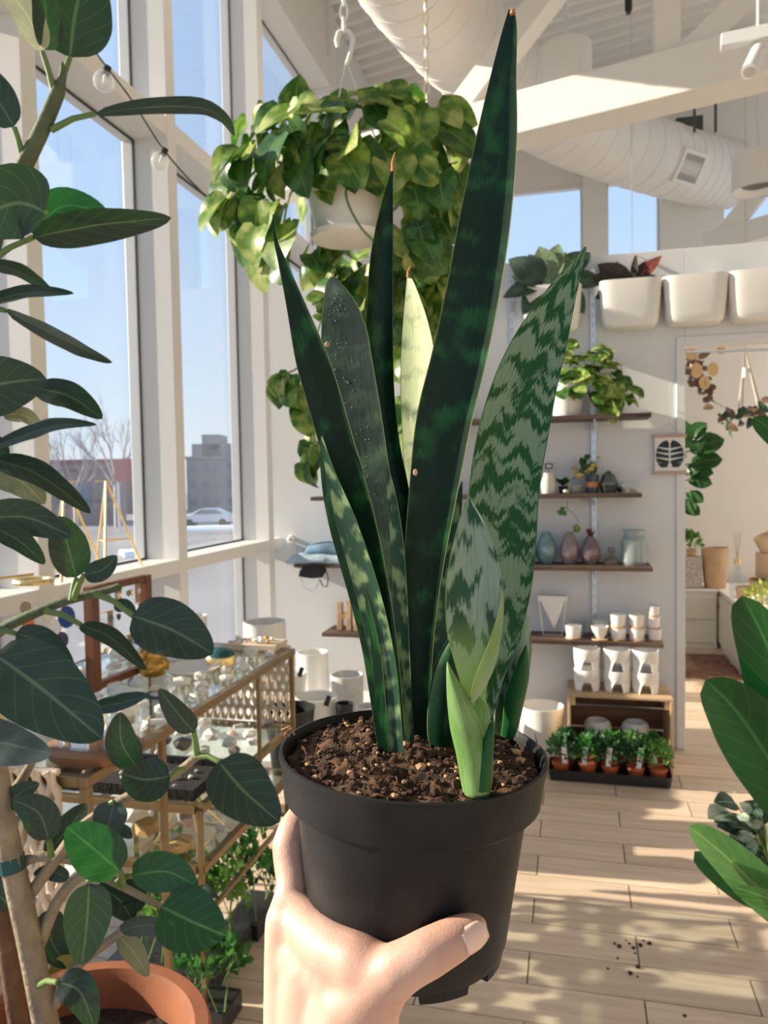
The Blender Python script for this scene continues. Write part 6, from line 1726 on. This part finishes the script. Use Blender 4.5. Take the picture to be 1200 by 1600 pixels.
for path in ([(560, 250, 2.06), (540, 300, 2.05), (560, 350, 2.04), (585, 378, 2.05)], [(480, 240, 2.08), (420, 250, 2.08), (370, 300, 2.1), (345, 335, 2.12)], [(500, 245, 2.08), (455, 300, 2.06), (440, 370, 2.08), (428, 410, 2.1)], [(620, 240, 2.1), (670, 280, 2.1), (690, 340, 2.1)], [(590, 230, 2.2), (610, 170, 2.2), (560, 140, 2.2)], [(630, 270, 2.06), (640, 300, 2.05), (650, 330, 2.05)]):
    MB().tube([V(q) for q in catmull([tuple(at(*p)) for p in path], 12)], .0032, 6).build('vine', vinem, t_, smooth=60)
# second hanging pothos behind, trailing down past the snake plant
hp2 = at(655, 455, 2.75); HB2 = V(hp2)
t_ = thing('hanging_pothos', 'second hanging pothos whose vines trail down behind the snake plant leaves', 'plant', hp2 + V((0, 0, -.2)))
MB().lathe([(.0005, -.03), (.095, -.025), (.1, 0), (.104, -.003), (.1, -.03), (.075, -.16), (.0005, -.163)], 36, HB2).build('basket', MT['plastic_white'], t_, smooth=40)
c0_ = at(667, 168, 2.75)
for k in range(3):
    a = k * 2.094; MB().tube([HB2 + V((.098 * math.cos(a), .098 * math.sin(a), 0)), c0_], .002, 6).build('hanger_wire', MT['gold'], t_)
chain(t_, c0_, 13, .052, .0025, mat('pale_brass', (.75, .66, .50), .3, metal=.6), .010)
cc = c0_ + V((0, 0, 13 * .052 * .78)); MB().tube([cc, V((cc.x, cc.y, ZC))], .003, 6).build('ceiling_wire', MT['metal_white'], t_)
hanger_leafs(t_, [(650, 425, 62, 42, 40, 2.72, .16), (635, 480, 60, 50, 36, 2.68, .14), (600, 420, 70, 26, 18, 2.7, .12), (530, 420, 40, 26, 14, 2.6, .1), (690, 420, 22, 45, 12, 2.7, .1), (640, 560, 38, 45, 16, 2.66, .1), (625, 640, 22, 50, 12, 2.66, .08), (560, 460, 30, 40, 8, 2.66, .1)], HB2 + V((0, 0, .02)), 29, (.085, .125), skip=None)
hanger_leafs(t_, [(432, 592, 14, 12, 4, 2.5, .03), (458, 595, 22, 16, 9, 2.5, .04), (475, 630, 16, 24, 8, 2.5, .04), (488, 690, 12, 22, 7, 2.5, .03), (482, 724, 8, 8, 2, 2.5, .02), (500, 470, 24, 20, 5, 2.52, .05), (508, 400, 28, 18, 6, 2.45, .05)], at(480, 560, 2.55), 31, (.07, .10))
for path in ([(600, 450, 2.66), (560, 430, 2.6), (520, 450, 2.55), (480, 560, 2.5), (430, 590, 2.5)], [(490, 540, 2.5), (480, 600, 2.5), (486, 660, 2.5), (482, 728, 2.5)], [(640, 480, 2.66), (640, 560, 2.66), (625, 640, 2.66), (622, 690, 2.66)], [(600, 440, 2.66), (560, 420, 2.64), (520, 415, 2.6)]):
    MB().tube([V(q) for q in catmull([tuple(at(*p)) for p in path], 14)], .0030, 6).build('vine', vinem, t_, smooth=60)

# ================================================================== STRING LIGHTS
t_ = thing('string_lights', 'black string light cable with two clear globe bulbs along the window', 'string lights', at(200, 170, 1.9))
cab = catmull([tuple(at(*p)) for p in ((60, -60, 1.55), (120, 40, 1.7), (166, 104, 1.78), (205, 155, 1.9), (253, 230, 2.02), (300, 285, 2.15), (352, 335, 2.3), (400, 372, 2.45), (470, 420, 2.7))], 40)
MB().tube([V(q) for q in cab], .0022, 6).build('cable', MT['black'], t_)
bulbm = glass_mat('bulb_glass', (.95, .96, .97), rough=.03, ior=1.9, solidness=.22)
for (px, py, d, bx, by, r) in ((168, 104, 1.78, 162, 127, .024), (258, 232, 2.02, 250, 252, .0235)):
    a = at(px, py, d); b = at(bx, by, d); dr = (b - a).normalized()
    MB().tube([a, a + dr * .012, a + dr * .02], [.0095, .0095, .0085], 12).build('socket', MT['black'], t_)
    bm = bmesh.new(); bmesh.ops.create_uvsphere(bm, u_segments=20, v_segments=14, radius=r); vs = [v_.co.copy() + b for v_ in bm.verts]; fs = [tuple(v_.index for v_ in f.verts) for f in bm.faces]; bm.free()
    bo = MB().add(vs, fs).build('bulb', bulbm, t_, smooth=80)
    MB().tube([a + dr * .02, b + dr * .004], [.004, .0015], 6).build('filament_stem', MT['metal_white'], bo)

# ================================================================== RIGHT FOREGROUND: BANANA-LEAVED PLANT AND CALATHEA
banm = leaf_mat('banana_leaf', (.005, .062, .014), (.010, .085, .020), vein=(.04, .16, .04), rough=.38, trans=.25, scale=6, back=(.08, .22, .06))
banl = leaf_mat('banana_leaf_light', (.045, .17, .03), (.10, .26, .07), vein=(.24, .40, .14), rough=.4, trans=.3, scale=5)
gp = at(1290, 1600, 1.25)
ban = thing('banana_plant', 'glossy broad-leaved plant reaching in from the right edge', 'plant', (gp.x, gp.y, .30))
_f = ficus; ficus = ban
def ban_shape(v): return max(0.0, math.sin(math.pi * (v ** .7))) ** .5
fleaf([(1275, 1300), (1205, 1190), (1150, 1110), (1102, 1062)], 108, banm, 1.25, 1.18, 6, shape=ban_shape, fold=.25)
fleaf([(1290, 1240), (1240, 1120), (1200, 1010), (1160, 930)], 95, banm, 1.22, 1.15, 24, shape=ban_shape, fold=.25)
fleaf([(1300, 1480), (1200, 1400), (1130, 1335), (1076, 1290)], 64, banl, 1.20, 1.12, -10, shape=ban_shape, fold=.3)
fleaf([(1300, 1440), (1210, 1395), (1150, 1370), (1085, 1330)], 62, banm, 1.23, 1.16, 30, shape=ban_shape, fold=.2)
fleaf([(1300, 1500), (1240, 1420), (1190, 1400), (1145, 1385)], 34, banl, 1.16, 1.12, 40, shape=ban_shape, fold=.2)
fleaf([(1300, 760), (1240, 700), (1200, 668), (1178, 652)], 40, banm, 1.3, 1.3, 20, shape=ban_shape)
fleaf([(1300, 1330), (1240, 1260), (1200, 1240), (1165, 1225)], 20, banm, 1.3, 1.28, 40, shape=ban_shape)
for px, py, d in ((1275, 1300, 1.25), (1290, 1240, 1.22), (1300, 1480, 1.2), (1300, 1440, 1.23), (1300, 760, 1.3), (1300, 1500, 1.16), (1300, 1330, 1.3)):
    q = at(px, py, d); MB().tube([(gp.x + .02, gp.y, .30), ((gp.x + q.x) / 2 + .04, (gp.y + q.y) / 2, (.3 + q.z) / 2), q], [.012, .009, .006], 8).build('stalk', petm, ban, smooth=60)
ficus = _f
turned('white_pot', 'white floor pot of the glossy plant, outside the right frame edge', 'pot', (gp.x, gp.y, 0), cup(.15, .18, .32, .01), MT['ceramic'], 36)
calm = leaf_mat('calathea_leaf', (.02, .055, .035), (.045, .10, .06), vein=(.30, .40, .28), rough=.5, trans=.2, scale=3)
cals = leaf_mat('calathea_silver', (.26, .36, .26), (.40, .50, .38), vein=(.06, .15, .08), rough=.5, trans=.2, scale=3)
LC = leaf_mesh('calathea_leaf', ovate, .5, .15, m=calm); LCS = leaf_mesh('calathea_leaf_silver', ovate, .4, .12, m=cals)
cb = at(1200, 1340, 2.75)
t_ = thing('calathea', 'striped dark and silver leafed plant on the floor at the right edge', 'plant', (cb.x, cb.y, 0))
MB().lathe(cup(.075, .095, cb.z - .02, .007), 28, (cb.x, cb.y, 0)).build('pot', MT['kraft'], t_, smooth=40)
MB().lathe([(.0005, cb.z - .025), (.086, cb.z - .03), (.0005, cb.z - .04)], 20, (cb.x, cb.y, 0)).build('soil', MT['soil'], t_)
r6 = random.Random(2)
for k in range(34):
    an = r6.uniform(R(110), R(300)); q = r6.uniform(.35, 1)
    bp = (1185 - 62 * q * abs(math.cos(an)) * .7 + 10, 1305 + 52 * q * math.sin(an) * .8)
    if k < 3: bp = ((1140, 1268), (1150, 1285), (1150, 1256))[k]
    ln = r6.uniform(26, 40); dr_ = math.atan2(bp[1] - 1310, bp[0] - 1195) + r6.uniform(-.5, .5)
    tp = (bp[0] + ln * math.cos(dr_), bp[1] + ln * math.sin(dr_) * .7 + 5)
    px_leaf(t_, LCS if k % 3 == 0 else LC, bp, tp, 2.7 + r6.uniform(-.08, .06), 2.66, wid=1.1, petiole=V((cb.x, cb.y, cb.z - .02)))
# crumbs of soil on the floor
r9 = random.Random(5); m = MB(); fc = onz(975, 1480, 0)
for (px, py, s_) in ((968, 1480, .009), (983, 1475, .005), (990, 1482, .006), (1000, 1478, .008), (1015, 1475, .007), (965, 1498, .004), (950, 1514, .004), (985, 1522, .009), (996, 1512, .008), (996, 1527, .004), (978, 1470, .004), (1070, 1588, .005), (960, 1475, .005), (1005, 1470, .004), (992, 1490, .004)):
    p = onz(px, py, 0); vs, fs = PEB[r9.randrange(6)]; m.add([p + V((q.x * s_, q.y * s_, max(0, q.z * s_ + s_ * .4))) for q in vs], fs)
tag(m.build('soil_crumbs', MT['soil'], loc=fc), 'scattered soil crumbs on the plank floor', 'soil', kind='stuff')
# ================================================================== ROOM BEHIND THE DOORWAY
rugm = mat('brown_rug', (.22, .11, .07), .95, var=.4, vs=25, bump=.8, bs=90)
ra, rb_ = onz(1060, 1062, 0), onz(1155, 1058, 0)
rows = []
for i in range(30):
    row = []
    for k in range(24):
        x = .62 + (1.20 - .62) * k / 23; y_ = 5.93 + (6.72 - 5.93) * i / 29
        e_ = .012 if (i in (0, 29) or k in (0, 23)) else 0
        row.append((x + e_ * rnd.uniform(-1, 1), y_ + e_ * rnd.uniform(-1, 1) * 2, .004 if e_ else .014 + .006 * noise.noise(V((x * 30, y_ * 30, 0)))))
    rows.append(row)
tag(MB().grid(rows).build('rug', rugm, loc=(.9, 6.3, 0), smooth=60, solid=.004), 'shaggy brown rug beyond the doorway', 'rug')
cabm = mat('cream_cabinet', (.80, .74, .62), .5)
def cabinet(label, x0, x1, y0, y1, h, face, nd):
    t_ = thing('cabinet', label, 'cabinet', ((x0 + x1) / 2, (y0 + y1) / 2, 0))
    MB().box((x0, y0, 0), (x1, y1, h - .02)).build('body', cabm, t_)
    MB().box((x0 - .01, y0 - .01, h - .02), (x1 + .01, y1 + .01, h)).build('worktop', cabm, t_, bevel=.003)
    for k in range(nd):
        if face == 'y':
            z0 = .05 + (h - .09) * k / nd; z1 = .05 + (h - .09) * (k + 1) / nd - .012
            dr = MB().box((x0 + .012, y0 - .018, z0), (x1 - .012, y0, z1)).build('drawer', cabm, t_, bevel=.003)
            MB().tube([((x0 + x1) / 2 - .05, y0 - .03, z1 - .05), ((x0 + x1) / 2 + .05, y0 - .03, z1 - .05)], .006, 6).build('handle', MT['gold'], dr)
        else:
            w_ = (y1 - y0) / nd
            dr = MB().box((x0 - .018, y0 + w_ * k + .006, .06), (x0, y0 + w_ * (k + 1) - .006, h - .05)).build('door', cabm, t_, bevel=.003)
            MB().tube([(x0 - .03, y0 + w_ * k + .05, h - .13), (x0 - .03, y0 + w_ * k + .12, h - .13)], .006, 6).build('handle', dark_steel, dr)
cabinet('cream two-drawer cabinet against the far wall beyond the doorway', .55, 1.19, 6.98, 7.45, .50, 'y', 2)
cabinet('long cream cabinet running along the right side beyond the doorway', 1.22, 1.75, 5.05, 7.45, .50, 'x', 4)
def on2(px, py, z, ymin=None):
    p = onz(px, py, z); return V((p.x, p.y, z + .0006))
# kraft pots and things on the counters
def q7(px, y_, z=.5006): p = ony(px, 900, y_); return V((p.x, y_, z))
p = q7(1117, 7.15); t_ = thing('paper_pots', 'stack of beige paper pots on the far cabinet', 'pot', p)
for k in range(6):
    MB().lathe([(r, z + k * .012) for r, z in cup(.085, .112, .29, .004)], 28, p).build('paper_pot', MT['kraft'], t_, smooth=40)
p = q7(1082, 7.15); tag(MB().box((p.x - .085, p.y - .08, p.z), (p.x + .07, p.y + .08, p.z + .27)).build('textured_box', mat('mottled_box', (.58, .48, .40), .9, var=.35, vs=60), loc=p, bevel=.006), 'mottled beige box beside the paper pots', 'box')
bagm = mat('paper_bag', (.72, .52, .32), .85, var=.1, vs=10)
p0 = V((1.45, 6.2, .5006))
for k, (dx, dy, dz, r, h, tl, lab) in enumerate(((-.02, 0, 0, .15, .20, 0, 'bottom'), (.0, .03, .205, .14, .18, .12, 'middle'), (.02, 0, .405, .12, .15, -.35, 'tilted top'))):
    p = p0 + V((dx, dy, dz)); rot = Matrix.Rotation(tl, 3, 'Y')
    o = MB().lathe(cup(r * .85, r, h, .006), 26, p, rot=rot).build('kraft_basket', bagm, loc=p, smooth=40)
    tag(o, lab + ' brown paper basket of the pile on the right cabinet', 'basket', 'brown paper baskets on the cabinet')
p = V((1.27, 5.98, .5006)); tag(MB().lathe(cup(.10, .125, .17, .006), 26, p).build('kraft_basket', bagm, loc=p, smooth=40), 'low brown paper basket at the front of the pile', 'basket')
p = q7(1148, 6.6); t_ = thing('reed_bottle', 'clear glass bottle with a gold cap and thin reeds by the far wall', 'bottle', V((1.28, 6.62, .5006))); p = V((1.28, 6.62, .5006))
MB().lathe([(.0005, .004), (.045, .004), (.05, .05), (.045, .16), (.02, .22), (.018, .26), (.021, .26), (.024, .22), (.05, .16), (.055, .05), (.048, 0), (.0005, 0)], 24, p).build('body', MT['glass'], t_, smooth=40)
MB().lathe([(.0005, .262), (.026, .262), (.026, .31), (.0005, .31)], 16, p).build('cap', MT['gold'], t_)
for k in range(4): MB().tube([p + V((0, 0, .30)), p + V((.02 * (k - 1.5), .01 * (k % 2), .52))], .002, 5).build('reed', MT['pine'], t_)
# flowers on the front of the right cabinet
p = V((1.33, 5.45, .5006)); t_ = thing('flower_bunch', 'loose bunch of white and yellow-green flowers on the right cabinet', 'flowers', p)
MB().lathe(cup(.07, .085, .10, .005), 22, p).build('bowl', MT['ceramic'], t_, smooth=40)
r8 = random.Random(8); mg = MB(); mw = MB()
foliage(mg, p + V((-.03, -.02, .17)), .19, .11, 380, .05, r8)
foliage(mw, p + V((-.08, -.06, .13)), .15, .08, 200, .035, r8)
tag(mg.build('greenery', leaf_mat('yellow_green', (.30, .36, .07), (.50, .52, .16), veins=False, trans=.35), t_), kind='stuff'); tag(mw.build('blossoms', mat('white_blossom', (.80, .76, .74), .7), t_), kind='stuff')
p = q7(1080, 7.15, .7712); t_ = thing('succulent_pot', 'small pot with a bright green plant on top of the mottled box', 'plant', p)
MB().lathe(cup(.035, .045, .07), 20, p).build('pot', MT['kraft'], t_, smooth=40)
m = MB(); foliage(m, p + V((0, 0, .12)), .07, .07, 70, .07, r8); tag(m.build('foliage', herbm[2], t_), kind='stuff')
# fiddle leaf plant just inside the doorway
figm = leaf_mat('fiddle_leaf', (.02, .075, .02), (.04, .12, .03), vein=(.10, .2, .06), rough=.35, trans=.25, scale=8)
LF = leaf_mesh('fiddle_leaf', lambda v: .36 * max(0, math.sin(math.pi * (v ** 1.1))) ** .7, .5, .2, m=figm)
fb = V((.46, 5.40, 0)); t_ = thing('fiddle_leaf_fig', 'fiddle leaf fig peeking round the left side of the doorway', 'plant', fb)
MB().lathe(cup(.11, .14, .28, .008), 26, fb).build('pot', MT['ceramic'], t_, smooth=40)
MB().tube([fb + V((0, 0, .2)), fb + V((.02, 0, .9)), fb + V((-.02, .02, 1.7)), fb + V((0, 0, 2.0))], [.016, .014, .011, .006], 8).build('trunk', barkb, t_, smooth=60)
for (b, tp) in (((1074, 690), (1098, 660)), ((1078, 705), (1128, 680)), ((1080, 725), (1126, 712)), ((1078, 735), (1112, 735)), ((1076, 750), (1110, 752)), ((1074, 770), (1096, 780)), ((1072, 790), (1090, 800)), ((1076, 670), (1092, 700)), ((1070, 740), (1090, 728)), ((1072, 700), (1060, 660)), ((1070, 760), (1050, 750)), ((1070, 720), (1050, 700)), ((1072, 780), (1080, 800))):
    px_leaf(t_, LF, b, tp, 5.2, 5.1, wid=1.0, petiole=None)
    q = at(b[0], b[1], 5.2); MB().tube([V((fb.x, fb.y, q.z - .03)), q], .005, 5).build('petiole', vinem, t_)
# hanging branch with paper leaves, rod and macrame hanger
rp0, rp1 = ony(1062, 549, 5.1), ony(1185, 549, 5.1)
t_ = thing('hanging_rod', 'thin rod across the top of the doorway with dried leaves hung on it', 'rod', (rp0 + rp1) / 2)
MB().tube([rp0 - V((.3, 0, 0)), rp1 + V((.4, 0, 0))], .008, 8).build('rod', MT['rail'], t_)
for p in (rp0 - V((.28, 0, 0)), rp1 + V((.38, 0, 0))): MB().tube([p, V((p.x, p.y, ZC))], .003, 5).build('wire', MT['rail'], t_)
gl_ = mat('amber_capiz', (.80, .52, .24), .4); dry = leaf_mat('dry_brown_leaf', (.16, .09, .06), (.26, .16, .10), veins=False, trans=.2)
LD = leaf_mesh('dry_leaf', ovate, .5, .2, m=dry)
MB().tube([V(q) for q in catmull([tuple(at(1072, 549, 4.95)), tuple(at(1080, 585, 4.95)), tuple(at(1098, 605, 4.95)), tuple(at(1112, 622, 4.95))], 12)], .006, 6).build('branch', barkb, t_)
r7 = random.Random(4)
for i in range(42):
    f = r7.random(); c = at(1074 + 36 * f + r7.uniform(-14, 12), 555 + 70 * f + r7.uniform(-16, 14), 4.95 + r7.uniform(-.06, .06)); place_leaf(LD, t_, c, rv(r7) + V((0, 0, -.5)), rv(r7), r7.uniform(.05, .09), name='dry_leaf')
for (px, py, r) in ((1088, 579, 11), (1114, 577, 10), (1101, 598, 10), (1080, 553, 9), (1126, 545, 8)):
    c = at(px, py, 4.88); rad = r * 4.88 / FPX
    MB().lathe([(.0003, -.002), (rad, -.001), (rad, .001), (.0003, .002)], 16, c, .9, 1.1, rot=Matrix((RT, UP, -FW)).transposed()).build('amber_disc', gl_, t_, smooth=40)
mh = at(1172, 640, 5.4); t_ = thing('macrame_hanger', 'cord plant hanger with a wooden ring and trailing sprigs beyond the doorway', 'plant hanger', mh)
apx = at(1164, 545, 5.4)
MB().tube([apx, V((apx.x, apx.y, ZC))], .004, 5).build('cord', MT['cord'], t_)
MB().lathe([(.0005, -.05), (.06, -.05), (.085, 0), (.08, .002), (.055, -.043), (.0005, -.042)], 22, mh).build('wooden_bowl', MT['pine'], t_, smooth=40)
for k in range(4):
    a = k * 1.571 + .4; MB().tube([apx, mh + V((.09 * math.cos(a), .09 * math.sin(a), .0))], .005, 6).build('cord', MT['cord'], t_)
MB().tube([at(1164, 575, 5.38), at(1164, 590, 5.38)], .016, 10).build('bead', MT['ceramic'], t_)
for i in range(34):
    f = r7.random(); c = at(1130 + 60 * f, 655 - 18 * f + r7.uniform(-12, 16), 5.35 + r7.uniform(-.08, .05)); place_leaf(LGREY if i % 3 else LD, t_, c, rv(r7) + V((0, 0, -.3)), rv(r7) + V((0, -1, 0)), r7.uniform(.05, .09))
for k in range(3): MB().tube([mh, at(1150 - k * 8, 650 + k * 4, 5.35), at(1132 + k * 6, 668 + k * 8, 5.35)], .004, 5).build('sprig', vinem, t_)
